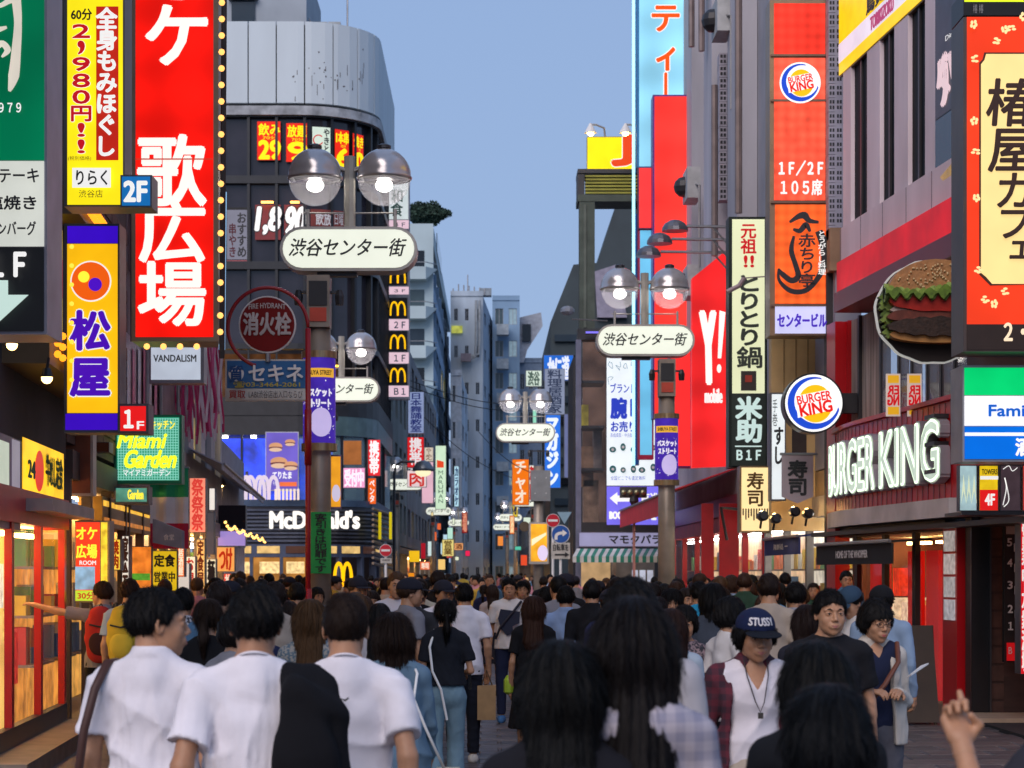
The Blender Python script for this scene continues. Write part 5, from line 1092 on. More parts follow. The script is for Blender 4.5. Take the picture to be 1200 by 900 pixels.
for k in range(5): prism2([(1028+ (x-1028), y) for x, y in [(1030+i*3.2, 337+8*math.sin(i*.12)-k*1.2+3.4*math.sin(i*1.1+k*2.1)+abs(i-20)*.25) for i in range(41)]]+[(1158-i*3.2, 352+4*math.sin(i*1.4+k)+k*1.2) for i in range(41)], .30-.02*k, .42-.045*k, mat([(.12, .22, .02), (.22, .34, .05), (.30, .42, .10), (.10, .18, .02), (.25, .38, .06)][k], .45, 0, .4, 25), 'lettuce')
for k in range(6):
    y = 352+k*8; prism2(blob(1034+k*1.2, y, 7+(k % 2)*2, 6, wob=2.2, fr=5, n=20, seed=k), .1, .2+.03*(k % 2), mat([(.10, .18, .02), (.2, .3, .05)][k % 2], .5, 0, .4, 25), 'lettuce')
prism2(blob(1096, 357, 60, 12, wob=.6, fr=7), .16, .34, mat((.42, .03, .02), .25, 0, .25, 9), 'tomato'); prism2(blob(1098, 366, 60, 9, wob=1.2, fr=8), .14, .30, mat((.5, .40, .36), .4, 0, .2, 9), 'onion'); prism2(blob(1096, 374, 62, 10, wob=1, fr=6), .14, .32, mat((.16, .04, .025), .4, 0, .5, 12), 'bacon')
prism2(blob(1096, 386, 62, 11, wob=1.3, fr=13), .12, .33, mat((.035, .016, .01), .6, 0, .5, 20, .6, 30), 'patty'); prism2(blob(1094, 395, 56, 9.5), .11, .28, mat((.50, .24, .07), .45, 0, .2, 8), 'bottom_bun')
for (x, y) in ((1062, 341), (1074, 358)): prism2([(x, y), (x+10, y-3), (x+12, y+2), (x+70, y+1), (x+70, y+3), (x+12, y+5), (x+6, y+9)], .43, .45, emi((225, 220, 215), .7, False, 0), 'lamp_highlight') if False else None
for x in (1040, 1051, 1061, 1076, 1090): pass
# reversed logo stickers in the windows
for k, (x0, x1) in enumerate(((1038, 1055), (1063, 1080))):
    g = Sign('window_sticker', ['burger logo sticker seen reversed in the window left of the burger board foot', 'second reversed burger logo sticker, further right in the window'][k], 'sticker', front(26.0), x0, 436, x1, 490, .02, casing=None)
    g.face(x0, 438, x1, 488, emi((225, 205, 195), .6, False, .2)); g.text('ER', x0+2, 452, x1-2, 462, REDT, bold=.05, mirror=True); g.text('NG', x0+2, 463, x1-2, 475, REDT, bold=.05, mirror=True); g.face(x0+2, 440, x1-2, 449, emi((235, 175, 40), .7, False, 0)); g.face(x0+2, 477, x1-2, 486, emi((235, 175, 40), .7, False, 0))
# black awning
def awning(name, label, fac, xa, xb, ytop, drop, out, m, text=None, tm=None, ref=None, cat='awning', slope=.35):
    (u0, _), (u1, _) = fac.S(xa), fac.S(xb); zt = fac.m(ref or (xa+xb)/2, ytop)[1]
    r_ = thing(name, label, cat, fac.pt((u0+u1)/2, 0, zt)); q = MB()
    q.hexa([fac.pt(u0, out, zt-slope), fac.pt(u1, out, zt-slope), fac.pt(u1, 0.02, zt-.03), fac.pt(u0, 0.02, zt-.03), fac.pt(u0, out, zt-slope+.03), fac.pt(u1, out, zt-slope+.03), fac.pt(u1, 0.02, zt), fac.pt(u0, 0.02, zt)]); q.build('canopy', m, r_)
    q = MB(); fac.slab(q, u0, u1, zt-slope-drop, zt-slope-.002, out-.03, out); q.build('valance', m, r_)
    q = MB(); q.tube([fac.pt(u0, out+.02, zt-slope+.02), fac.pt(u1, out+.02, zt-slope+.02)], .025, 6); q.build('front_rail', STEEL, r_)
    if text:
        Ft = Fac(*[fac.pt(u, out+.012, 0).to_2d() for u in (u0, u1)]); q = MB(); v, f = glyph(text); a, b_ = Ft.L*.3, Ft.L*.72
        x0_, x1_, y0_, y1_ = v[:, 0].min(), v[:, 0].max(), v[:, 1].min(), v[:, 1].max(); zc = zt-slope-drop/2; hh = drop*.36
        for i, (dx, dy) in enumerate(((0, 0), (.008, 0), (-.008, 0), (0, .008))): q.add([Ft.pt(a+(b_-a)*(X-x0_)/(x1_-x0_)+dx, i*.0005, zc-hh/2+hh*(Y-y0_)/(y1_-y0_)+dy) for X, Y in v], f)
        q.build('lettering', tm or PAINTW, r_)
    return r_
awning('shop_awning', 'black awning with pale HOME OF THE WHOPPER lettering over the red doors', RB, 1000, 1094, 633, .27, .55, mat((.012, .012, .014), .8), 'HOME OF THE WHOPPER', ref=1045, slope=.06)
awning('shop_awning', 'small blue awning with white writing left of the black one', RF, 930, 974, 626, .26, .5, mat((.03, .05, .20), .8), '海鮮処 ー', ref=950, slope=.08)
awning('shop_awning', 'bright red awning above the red shopfront behind the right lamp post', RF, 792, 864, 553, .42, 1.5, mat(lin((215, 40, 50)), .6, 0, .15), None, ref=850, slope=.55)
q = MB(); a = P(845, 595, 36.5); q.tube([P(866, 597, 37), a, P(852, 633, 36.6)], .03, 5); tag(q.build('awning_arm', DSTEEL), 'bent dark awning arm beside the cream sushi banner', 'bracket')
# left side awnings
g = Sign('shop_awning', 'small grey awning covering the foot of the striped flag', 'awning', front(27), 178, 608, 214, 642, .3, casing=None); g.poly([(179, 608), (213, 622), (213, 643), (179, 636)], mat((.22, .24, .30), .7, 0, .2, 6), 'canopy', t=.25); g.text('食堂', 192, 626, 204, 633, PAINTW)
awning('shop_awning', 'long grey awning sloping along the shops before the burger restaurant', LF, 218, 280, 548, .10, .7, mat((.42, .43, .52), .6), None, ref=250, slope=.35)
g = Sign('fascia_sign', 'gold-edged brown fascia board above the dark shop entrance on the left', 'sign', LF, 120, 590, 176, 622, .3, casing=(.25, .15, .03)); g.face(121, 594, 175, 600, emi((250, 190, 60), 1.0, True, .4, 6)); g.face(121, 612, 175, 617, emi((200, 120, 40), .8, True, .4, 6))
small('coral lit hanging lantern curtain below the pink streamers', 222, 560, 241, 624, 38.5, (255, 150, 120), '祭祭祭', (235, 70, 60), 1.0)
small('purple lit window panel beside the burger restaurant entrance', 255, 622, 288, 640, 48.5, (175, 150, 225), '', s_=.8); small('orange framed menu sign with red characters near the restaurant door', 254, 641, 275, 670, 48, (250, 170, 90), 'つけ', (200, 50, 20), .95, vert=False)
small('dark blank panel left of the louvre band', 256, 592, 288, 620, 48.6, (25, 22, 30), '', s_=.3); small('grey vertical sign between coral lantern and restaurant', 241, 600, 251, 650, 43, (110, 100, 105), '', s_=.5)
small('dim teal and white window display on the left row', 196, 660, 222, 700, 34, (225, 215, 205), '', s_=.8)
for k, (x, y) in enumerate(((232, 548), (240, 556), (250, 562), (258, 566))):
    r_ = thing('spot_lamp', ['first', 'second', 'third', 'last'][k]+' glowing clip lamp under the long grey awning, counted from the camera side', 'lamp', P(x, y, 50), 'clip lamps under the long grey awning'); q = MB(); q.lathe(P(x, y, 50), [(.16, -.06), (.12, .06), (.05, .14)], 10); q.build('shade', mat((.3, .25, .2), .3, .7), r_); q = MB(); q.ball(P(x, y+2, 50), .08, 8); q.build('bulb', LAMPW, r_)
for x0, y0, x1, y1, d_, c, t, tc, lab in ((130, 632, 141, 668, 25.5, (245, 205, 70), '焼肉', (150, 30, 10), 'narrow yellow banner between the karaoke box and the food poster'), (143, 628, 151, 690, 26.5, (235, 225, 210), '宴会', (60, 30, 20), 'slim cream banner left of the food poster'),
        (208, 640, 216, 676, 33, (245, 120, 60), '居酒屋', (255, 240, 210), 'slim orange banner right of the yellow menu board'), (217, 652, 229, 690, 36, (250, 235, 200), 'お得', (200, 40, 20), 'white and red price poster beside the slim orange banner'),
        (230, 632, 240, 690, 39.5, (250, 190, 110), '定食屋', (110, 40, 20), 'peach banner under the coral lantern curtain'), (242, 655, 253, 690, 43.5, (240, 225, 190), '麺', (40, 30, 30), 'small cream noodle poster in the left shop row'),
        (199, 560, 214, 600, 34.5, (250, 215, 120), '酒', (160, 40, 20), 'yellow lit panel showing between flag and coral lantern'), (245, 572, 252, 598, 45, (245, 235, 225), '', (0, 0, 0), 'tiny white sign under the long grey awning'),
        (109, 518, 128, 530, 24.5, (60, 30, 20), '', (0, 0, 0), 'dark louvred vent beside the reddish brown panel'), (262, 672, 272, 690, 50, (230, 80, 60), '丼', (255, 230, 210), 'small red bowl-shop sign close to the restaurant doors')):
    small(lab, x0, y0, x1, y1, d_, c, t, tc, 1.0 if sum(c) > 150 else .3)
sb9 = thing('string_lights', 'string of warm bulbs looping along the left shop row above the crowd', 'string lights', LF.pt(uL(38), .8, 2.7))
q = MB(); pl_ = [LF.pt(uL(38)+i*.62, .8, 2.75-.10*abs(math.sin(i*.6))) for i in range(30)]; q.tube(pl_, .008, 4); q.build('cable', DARK, sb9); bulbs(sb9, [p-Vector((0, 0, .05)) for p in pl_], .03, emi((255, 190, 100), 3, True, 0))  # invented bulb string, extra lights added along the shop row
# bare lamp bulbs near the steak sign
for k, (x, y) in enumerate(((14, 402), (55, 441))):
    r_ = thing('hanging_lamp', ['warm bare bulb lamp right under the steak house sign', 'warm bulb lamp hanging lower right of the steak house sign'][k], 'lamp', P(x, y-14, 16)); q = MB(); q.tube([P(x+2, y-22, 16), P(x, y-8, 16)], .012, 6); q.build('stem', DARK, r_); q = MB(); q.lathe(P(x, y-2, 16), [(.03, .05), (.05, -.02)], 10); q.build('socket', DARK, r_); q = MB(); q.ball(P(x, y+2, 16), .045, 12); q.build('bulb', emi((255, 200, 120), 9, True, 0), r_)
# right edge signs
g = Sign('projecting_sign', 'orange-red café sign with flower pattern and black brush characters on cream', 'sign', front(19), 1129, 20, 1290, 412, .5, casing=(.10, .07, .06))
g.face(1133, 20, 1288, 380, emi((238, 62, 30), 1.05, True, .25, 1)); g.face(1133, 381, 1288, 410, mat((.03, .015, .012)))
g.poly([(1153, 62), (1255, 62), (1258, 68), (1262, 74), (1262, 325), (1256, 332), (1160, 335), (1153, 328), (1147, 322), (1147, 74), (1151, 70)], mat((.08, .02, .01)), 'panel_edge'); g.poly([(1155, 64), (1253, 64), (1259, 75), (1259, 324), (1253, 333), (1162, 333), (1155, 325), (1149, 320), (1149, 76), (1153, 71)], emi((250, 218, 145), 1.0, True, .08), 'cream_panel')
BR = mat((.05, .02, .012))
for c, r_, b_ in (('椿', (1156, 94, 1212, 150), .022), ('屋', (1158, 150, 1212, 204), .022), ('カ', (1164, 202, 1210, 248), .022), ('フ', (1166, 242, 1208, 284), .022), ('ェ', (1178, 272, 1214, 308), .025)): g.text(c, *r_, mt=BR, bold=b_, vertical=True, shear=.08)
FL_ = emi((255, 225, 160), .95, False, 0)
for k, (x, y) in enumerate(((1139, 31), (1140, 72), (1138, 145), (1139, 182), (1139, 236), (1140, 320), (1158, 360), (1170, 346), (1190, 29), (1175, 44), (1167, 46), (1156, 60), (1195, 345), (1142, 358), (1215, 350))):
    for j in range(4 if k % 2 else 5):
        a = j*1.3+k; g.disc(x+3*math.cos(a), y+3*math.sin(a), 2.6 if k % 2 else 1.7, FL_, ry=1.5 if k % 2 else 2.4, n=8, name='flower')
g.text('２・３Ｆ', 1162, 386, 1222, 406, emi((250, 225, 190), .9, False, 0), bold=.04)
g = Sign('sign_header', 'dark header box with a yellow-green line above the café sign', 'sign', front(19.1), 1129, -10, 1290, 18, .5, casing=(.02, .02, .02)); g.face(1130, 0, 1288, 2.2, emi((215, 235, 40), 1.2)); g.text('椿 椿', 1140, 5, 1152, 16, mat((.3, .3, .3)))
g = Sign('projecting_sign', 'green, white and blue convenience store sign at the right edge', 'sign', front(19.4), 1128, 428, 1290, 541, .5, casing=(.35, .35, .36))
g.face(1130, 431, 1288, 463, emi((0, 205, 110), 1.05)); g.face(1130, 464, 1288, 499, emi((245, 245, 248), 1.0)); g.face(1130, 500, 1288, 538, emi((0, 105, 215), 1.0)); g.face(1130, 507, 1288, 511, WT)
g.text('FamilyMart', 1158, 475, 1262, 492, emi((15, 95, 200), .9, False, 0), bold=.035); g.text('酒', 1189, 514, 1208, 535, WT, bold=.04, vertical=True)
for k, (x0, x1, c, lab) in enumerate(((1124, 1145, (170, 200, 205), 'pale teal poster with crossed shapes in the row under the store sign'), (1147, 1170, (240, 200, 30), 'yellow and red 4F poster in the row under the store sign'), (1172, 1196, (70, 55, 62), 'dark brown poster with white scribble in the row under the store sign'), (1198, 1215, (225, 60, 50), 'orange-red poster cut by the right edge under the store sign'))):
    g = Sign('lit_poster', lab, 'poster', front(21.2), x0, 545, x1, 599, .12); g.face(x0+1, 546, x1-1, 598, emi(c, .85, True, .3, 8))
    if k == 1: g.face(x0+1, 574, x1-1, 598, emi((225, 30, 30), .95)); g.text('4F', 1154, 579, 1165, 592, WT, bold=.04); g.text('TOWERS', 1150, 550, 1168, 556, INK, bold=.03); g.face(x0+1, 558, x1-1, 562, WT)
    if k == 2:
        o = g.off(); g.stroke([(1175, 592), (1179, 572), (1177, 560), (1182, 585), (1176, 594)], 1.2, WT, o=o); g.stroke([(1175, 550), (1182, 546), (1186, 552), (1192, 548)], 1, WT, o=o)
    if k == 0:
        for x in (1126, 1132, 1138): g.poly([(x, 590), (x+3, 556), (x+6, 590), (x+3, 575)], emi((225, 235, 200), .8, False, 0), 'shape')
q = MB(); front(21.4).px(q, 1122, 600, 1300, 604, -.6, .2); tag(q.build('sign_ledge', DSTEEL), 'dark metal ledge under the row of lit posters', 'ledge')
g = Sign('floor_directory', 'black floor directory with white numbers down to a red plate, right edge', 'sign', front(23.9), 1177, 612, 1197, 776, .1, casing=(.03, .03, .03)); g.face(1179, 614, 1196, 626, mat((.4, .38, .36)))
for t, y in (('5', 631), ('4', 655), ('3', 681), ('2', 709), ('１', 729)):
    g.text(t, 1180, y, 1185.5, y+9, PAINTW, bold=.04); g.text('F', 1188, y+6, 1193.5, y+15, PAINTW, bold=.05)
g.face(1178, 753, 1195, 774, emi((190, 20, 25), .7)); g.text('B', 1180, 758, 1184, 766, PAINTW)
small('red vertical strip with white characters at the very right edge', 1196, 612, 1206, 790, 22.8, (215, 25, 35), '営業中大衆酒場', (250, 240, 235), .9)
# A-board, menu stand
abd = thing('a_board', 'dark brown folding sign board standing before the burger restaurant', 'sign board', P(1075, 818, 23.6)); abd.location.z = 0
for s_ in (-1, 1): q = MB(); q.hexa([(4.72, 23.6+s_*.25, .05), (5.12, 23.6+s_*.25, .05), (5.12, 23.63+s_*.25, .05), (4.72, 23.63+s_*.25, .05), (4.76, 23.6+s_*.04, 1.15), (5.08, 23.6+s_*.04, 1.15), (5.08, 23.63+s_*.04, 1.15), (4.76, 23.63+s_*.04, 1.15)]); q.build('board', mat((.05, .035, .025), .6), abd)
for s_ in (4.74, 5.08): q = MB(); q.tube([(s_, 23.38, 0), (s_, 23.6, 1.15)], .02, 6); q.build('leg', mat((.08, .05, .03)), abd)

# ---------------------------------------------------------------- lamp posts
POLE = mat((.30, .25, .20), .45, .35, .3, 2.5, .1, 20); DOME = mat((.50, .48, .48), .22, .55, .25, 3); RIM = mat((.45, .42, .38), .4, .4)
def lamp_post(label, sd=1, banner=None, far=False):
    """origin at the pole foot; the name board hangs over to +sd side"""
    r_ = thing('street_lamp', label, 'street lamp', (0, 0, 0), 'twin-globe street lamps with name boards'); N = 10 if far else 20
    bx = .40*sd
    q = MB(); q.tube([(0, 0, 0), (0, 0, 5.0)], [.16, .15], N); q.build('pole', POLE, r_, True)
    q = MB(); q.tube([(0, 0, 0), (0, 0, .5)], [.22, .2], N); q.build('pole_base', POLE, r_, True)
    q = MB(); q.box((-.15, -.19, 4.98), (.15, .16, 5.66)); q.box((-.12, -.205, 5.26), (.12, -.19, 5.58), 1); q.box((-.11, -.205, 5.05), (.11, -.19, 5.23), 2); tag(q.build('control_box', [POLE, DARK, mat(lin((190, 70, 50)), .6)], r_), kind='stuff')
    q = MB(); q.box((-.30, -.05, 5.44), (.30, .05, 5.47)); q.build('cross_arm', DSTEEL, r_)
    for s_ in (-1, 1): q = MB(); q.lathe((s_*.27, -.05, 5.28), [(.05, 0), (.06, .12), (.03, .2)], 8); q.build('insulator', DSTEEL, r_)
    q = MB(); q.tube([(bx, .02, 6.0), (bx, .02, 7.25)], .075, 8); q.build('mast', mat((.4, .38, .33), .5, .2), r_)
    q = MB(); q.box((bx-.42, -.08, 5.66), (bx+.1, .08, 5.72)); q.build('board_bracket', DSTEEL, r_)
    # stadium board
    def stad(hw, hh, y0, y1, m, name):
        p = []; k = 10
        for i in range(k+1): a = -math.pi/2+math.pi*i/k; p.append((bx+hw-hh+hh*math.cos(a), 6.0+hh*math.sin(a)))
        for i in range(k+1): a = math.pi/2+math.pi*i/k; p.append((bx-hw+hh+hh*math.cos(a), 6.0+hh*math.sin(a)))
        n = len(p); q = MB(); q.add([(x, y0, z) for x, z in p]+[(x, y1, z) for x, z in p], [tuple(range(n)), tuple(range(n, 2*n))[::-1]]+[(i, i+n, (i+1) % n+n, (i+1) % n) for i in range(n)]); return q.build(name, m, r_)
    stad(.90, .29, -.20, .20, RIM, 'name_board'); bf = stad(.86, .25, -.215, -.20, emi((232, 236, 220), .98, True, .06), 'board_face')
    v, f = glyph('渋谷センター街'); x0_, x1_, y0_, y1_ = v[:, 0].min(), v[:, 0].max(), v[:, 1].min(), v[:, 1].max(); q = MB()
    for i, (dx, dy) in enumerate([(math.cos(a)*.004, math.sin(a)*.004) for a in [k*math.pi/3 for k in range(6)]]+[(0, 0)]):
        q.add([(bx-.76+1.5*(X-x0_)/(x1_-x0_)+(Y-.38)*.06+dx, -.222-i*.0006, 5.90+.23*(Y-y0_)/(y1_-y0_)+dy) for X, Y in v], f)
    q.build('lettering', INK, r_)
    for s_ in (-.55, .6): q = MB(); q.tube([(bx+s_, 0, 6.28), (bx+s_, 0, 6.55)], .022, 6); q.build('rod', RIM, r_)
    q = MB(); q.tube([(bx-.6, 0, 6.5), (bx+.6, 0, 6.5)], .012, 5); q.build('cross_wire', RIM, r_)
    for s_ in (-1, 1):
        cx_ = bx+s_*.455
        q = MB(); q.tube([(bx, .02, 7.05), (bx+s_*.15, .02, 7.1), (cx_-s_*.30, .0, 6.98)], .04, 6); q.build('lamp_arm', RIM, r_)
        q = MB(); q.lathe((cx_, 0, 6.96), [(.365, -.02), (.37, .01)]+[(.355*math.cos(math.radians(a)), .03+.36*math.sin(math.radians(a))) for a in range(0, 91, 10)], N); o = q.build('lamp_hood', DOME, r_, True)
        q = MB(); q.lathe((cx_, 0, 7.33), [(.09, .02), (.09, .06), (.05, .08)], N//2); q.build('hood_cap', DSTEEL, o)
        q = MB(); q.lathe((cx_, 0, 6.94), [(.345*math.cos(math.radians(a)), .345*math.sin(math.radians(a))) for a in range(0, -91, -10)], N); q.build('glass_bowl', glass((.9, .88, .95), .02, .22), r_, True)
        q = MB(); q.lathe((cx_, 0, 6.94), [(.33, .0), (.335, .015)], N); q.build('reflector', emi((255, 250, 245), .35, False, 0), r_, True)
        q = MB(); q.ball((cx_, 0, 6.865), .115, 14, rz=.085); q.build('lamp', emi((255, 248, 240), 16, True, 0), r_, True)
    if banner:
        c, kind = banner; z0, z1 = 3.46, 4.58
        q = MB(); 
        def arcw(R_, z0, z1, m, name, half=math.pi, par=r_):
            q = MB(); n = 24; vv = []
            for i in range(n+1):
                a = -math.pi/2-half+2*half*i/n; vv += [(R_*math.cos(a), R_*math.sin(a), z0), (R_*math.cos(a), R_*math.sin(a), z1)]
            q.add(vv, [(2*i, 2*i+2, 2*i+3, 2*i+1) for i in range(n)]); return q.build(name, m, par, True)
        bn = arcw(.215, z0, z1, emi(c, .75, False, .25, 6), 'banner'); 
        for (za, zb) in ((z1, z1+.09), (z0-.10, z0)): arcw(.235, za, zb, mat((.42, .30, .16), .35, .5, .4, 8, stretch=(3, 3, .2)), 'collar')
        def onc(t, w_, h_, zc, m, bold, name='lettering', wav=0):
            v, f = glyph(t); x0_, x1_, y0_, y1_ = v[:, 0].min(), v[:, 0].max(), v[:, 1].min(), v[:, 1].max(); q = MB()
            for i, (dx, dy) in enumerate([(math.cos(a)*bold, math.sin(a)*bold) for a in [k*math.pi/3 for k in range(6)]]+[(0, 0)]):
                vv = []
                for X, Y in v:
                    a = ((X-x0_)/(x1_-x0_)-.5)*w_/.22+dx/.22; z = zc-h_/2+h_*(Y-y0_)/(y1_-y0_)+dy+wav*math.cos(a*1.4)*.06; R2 = .219+i*.0004
                    vv.append((R2*math.sin(a), -R2*math.cos(a), z))
                q.add(vv, f)
            q.build(name, m, bn)
        yb_ = arcw(.217, z1-.26, z1-.14, emi((235, 175, 60), .85, False, 0), 'ribbon', 1.15, bn)
        onc('SHIBUYA STREET', .40, .06, z1-.20, INK, .002); onc('バスケット', .40, .10, z0+.66, emi((235, 230, 245), .8, False, 0), .008); onc('ストリート', .36, .10, z0+.52, emi((235, 230, 245), .8, False, 0), .008)
        q = MB(); vv = []; n = 26
        for i in range(n): a = 2*math.pi*i/n; vv += [(.2195*math.sin((.045+rr*.155*math.cos(a))/.22), -.2195*math.cos((.045+rr*.155*math.cos(a))/.22), z0+.27+rr*.19*math.sin(a)) for rr in (.01, .25, .5, .75, 1)]
        q.add(vv, [(5*i+j, 5*i+j+1, 5*((i+1) % n)+j+1, 5*((i+1) % n)+j) for i in range(n) for j in range(4)]); q.build('ball_picture', emi((205, 190, 240), .8, False, .1), bn)
        for i in range(30):
            rr = random.Random(i*3+len(label)); an = rr.uniform(-1.3, 1.3); z = rr.uniform(z0+.05, z1-.3); q = MB(); s_ = .006+.006*rr.random()
            q.add([(.2186*math.sin(an+e), -.2186*math.cos(an+e), z+g_) for e, g_ in ((-s_*4, 0), (0, -s_), (s_*4, 0), (0, s_))], [(0, 1, 2, 3)]); q.build('star_print', WT, bn)
    return r_
PURP = (72, 45, 175)
lp = lamp_post('nearest twin-globe lamp post with purple basketball banner, left of centre', 1, (PURP, 1)); lp.location = (-2.26, 27, 0)
lp2 = lamp_post('second twin-globe lamp post on the left, half hidden behind the nearest one', 1, None); lp2.location = (-3.86, 47.5, 0)
rp = lamp_post('twin-globe lamp post with purple banner on the right, before the red panels', -1, (PURP, 1)); rp.location = (3.22, 37.5, 0)
mp = lamp_post('twin-globe lamp post in mid street with the grey box and orange poster', -1, None); mp.location = (1.45, 62, 0)
for c in list(mp.children):
    if c.name.startswith('control_box'): bpy.data.objects.remove(c)
for lab, x, d_, sd in (('far left lamp post whose board hangs left of the green-white sign', -4.5, 98, 1), ('lamp post further back on the left, board beside the green-white sign foot', -3.95, 140, 1), ('very distant left lamp post, smallest board over the left crowd', -3.1, 172, 1),
                       ('far right lamp post partly hidden by the grey box post', 2.55, 122, -1), ('distant right lamp post with a tiny board', 1.9, 156, -1), ('most distant right lamp post near the vanishing point', 1.5, 188, -1)):
    o = lamp_post(lab, sd, None, True); o.location = (x, d_, 0)
# things on the posts
g = Sign('warning_banner', 'bright green banner with black characters wrapped on the nearest lamp post', 'banner', front(26.82), 364, 600, 388, 672, casing=None); g.face(364, 600, 388, 672, mat(lin((30, 165, 75)), .6, 0, .12, 4), t=.02); g.text('客引きは犯罪です', 369, 602, 383, 671, INK, vertical=True, bold=.03)
g = Sign('pole_poster', 'orange basketball poster strip on the far side of the nearest lamp post', 'poster', front(27.3), 387, 533, 400, 596, .03, casing=(.3, .2, .3)); g.face(388, 535, 399, 594, emi((245, 165, 40), .9, False, .3, 6)); g.disc(394, 578, 5, emi((215, 205, 230), .8, False, 0), ry=10)
g = Sign('junction_box', 'grey metal box strapped to the mid-street lamp post', 'box', front(61.7), 622, 551, 645, 587, .35, casing=(.26, .27, .27), metal=.3)
for (x, y) in ((627, 560), (640, 560), (627, 578), (640, 578)): g.disc(x, y, .6, PAINTW, n=8, name='screw')
g = Sign('pole_poster', 'lit orange basketball poster box on the mid-street lamp post', 'poster', front(61.6), 620, 612, 643, 661, .3, casing=(.5, .48, .45)); g.face(622, 614, 641, 658, emi((248, 175, 45), .95, True, .4, 3)); g.disc(636, 648, 6, emi((222, 205, 235), .85, False, 0), ry=9); g.poly([(623, 632), (640, 624), (640, 627), (623, 640)], emi((250, 235, 190), .9, False, 0), 'streak')
def round_sign(label, cx, cy, r, d_, c, kind, plate=None):
    R_ = r/F*d_; p = P(cx, cy, d_); r_ = thing('road_sign', label, 'road sign', (p.x, d_, 0)); q = MB(); q.tube([(p.x, d_+.05, 0), (p.x, d_+.05, p.z+R_)], .04, 8); q.build('pole', PAINTW, r_)
    g = Sign('x', None, None, front(d_), cx-r, cy-r, cx+r, cy+r, parent=r_, casing=None); g.disc(cx, cy, r, mat((.6, .6, .6), .4), name='rim'); g.disc(cx, cy, r*.92, mat(c, .4, 0, .1), name='sign_face')
    if kind == 'no': g.face(cx-r*.7, cy-r*.16, cx+r*.7, cy+r*.16, PAINTW, 'bar')
    else:
        g.stroke([(cx-r*.5, cy+r*.6), (cx-r*.45, cy+r*.1), (cx-r*.1, cy-r*.1), (cx+r*.3, cy-r*.12)], r*.32, PAINTW); g.poly([(cx+r*.2, cy-r*.5), (cx+r*.7, cy-r*.12), (cx+r*.2, cy+r*.25)], PAINTW, 'arrow_head')
    if plate:
        x0, y0, x1, y1, t = plate; g.face(x0, y0, x1, y1, mat((.5, .48, .44), .5), 'plate'); 
        if t: g.text(t, x0+2, y0+1.5, x1-2, y0+(y1-y0)*.5, INK, bold=.02)
        if y1-y0 > 15: g.face(x0+4, y1-6, x1-5, y1-4, INK, 'arrow_shaft'); g.poly([(x1-6, y1-8), (x1-1, y1-5), (x1-6, y1-2)], INK, 'arrow_head')
RDS = lin((190, 25, 45))
round_sign('no-entry sign on the left before the restaurant tower corner', 452, 645, 7.4, 62, RDS, 'no', (446, 654, 459, 660, '自転車'))
round_sign('no-entry sign partly behind the blue arrow sign, mid street', 648, 610, 8, 61, RDS, 'no'); round_sign('blue round sign with a white curved arrow over a white plate', 657, 626, 11, 59.5, lin((30, 85, 165)), 'arrow', (646, 636, 668, 655, '自転車を'))
g = Sign('road_sign', 'pale blue triangular sign back behind the blue arrow sign', 'road sign', front(60.5), 652, 600, 670, 614, casing=None); g.poly([(653, 600), (670, 600), (661.5, 614)], mat((.25, .4, .5), .5), 'plate', t=.03)
# television camera crane on a red pole, right of centre
cr = thing('pole_light', 'cluster of small lamps on a thin pinkish pole before the bookshop', 'pole light', (P(743, 0, 52).x, 52, 0)); q = MB(); q.tube([(cr.location.x, 52, 0), P(743, 590, 52)], .035, 8); q.build('pole', mat((.45, .2, .18), .5), cr)
q = MB(); q.box(P(727, 583, 52), P(757, 571, 52.3)); q.build('lamp_bar', mat((.06, .06, .05), .5), cr)
for k in range(4): q = MB(); q.ball(P(731+k*7.5, 577, 51.9), .07, 8); q.build('lamp_head', mat((.3, .28, .15), .3, .5), cr)
q = MB(); q.lathe(P(743, 593, 52), [(.06, 0), (.12, .12), (.1, .25)], 8); q.build('hub', DARK, cr)
# round mirror / arm lamp left far, overhead wires
lm = thing('arm_lamp', 'dark hooded lamp on a curved arm in front of the green-white sign', 'lamp', (P(486, 0, 76).x, 76, 0)); q = MB(); q.tube([P(462, 690, 76), P(462, 556, 76), P(464, 545, 76), P(472, 541, 76), P(486, 541, 76)], .05, 8); q.build('arm', DSTEEL, lm)
q = MB(); q.lathe(P(496, 552, 76), [(.40, 0), (.38, .12), (.25, .32), (.05, .4)], 18); q.build('hood', mat((.16, .18, .2), .35, .6), lm, True); q = MB(); q.ball(P(496, 553, 76), .3, 14, rz=.18); q.build('lens', emi((250, 235, 190), 1.1, True, 0), lm, True)
for k, (a, c) in enumerate(((P(478, 445, 100), P(640, 472, 120)), (P(478, 452, 100), P(640, 480, 118)), (P(560, 505, 110), P(645, 560, 95)), (P(478, 470, 90), P(600, 560, 120)))):
    q = MB(); n = 14; q.tube([a.lerp(c, i/n)-Vector((0, 0, .5*math.sin(math.pi*i/n))) for i in range(n+1)], .022, 4); tag(q.build('overhead_wire', mat((.01, .01, .012))), ['topmost thin overhead wire crossing the distant street', 'second overhead wire, just below the topmost one', 'steep overhead wire running down to the right shops', 'overhead wire sloping most steeply over the left signs'][k], 'wire', 'overhead wires across the distant street')
fdr = thing('side_sign', 'round dark plaque hanging by the orange poster post', 'sign', P(608, 615, 64)); q = MB(); q.lathe(P(614.5, 617, 64), [(.16, 0), (.16, .08)], 16, axis='y'); q.build('plaque', mat((.1, .07, .04), .5), fdr)
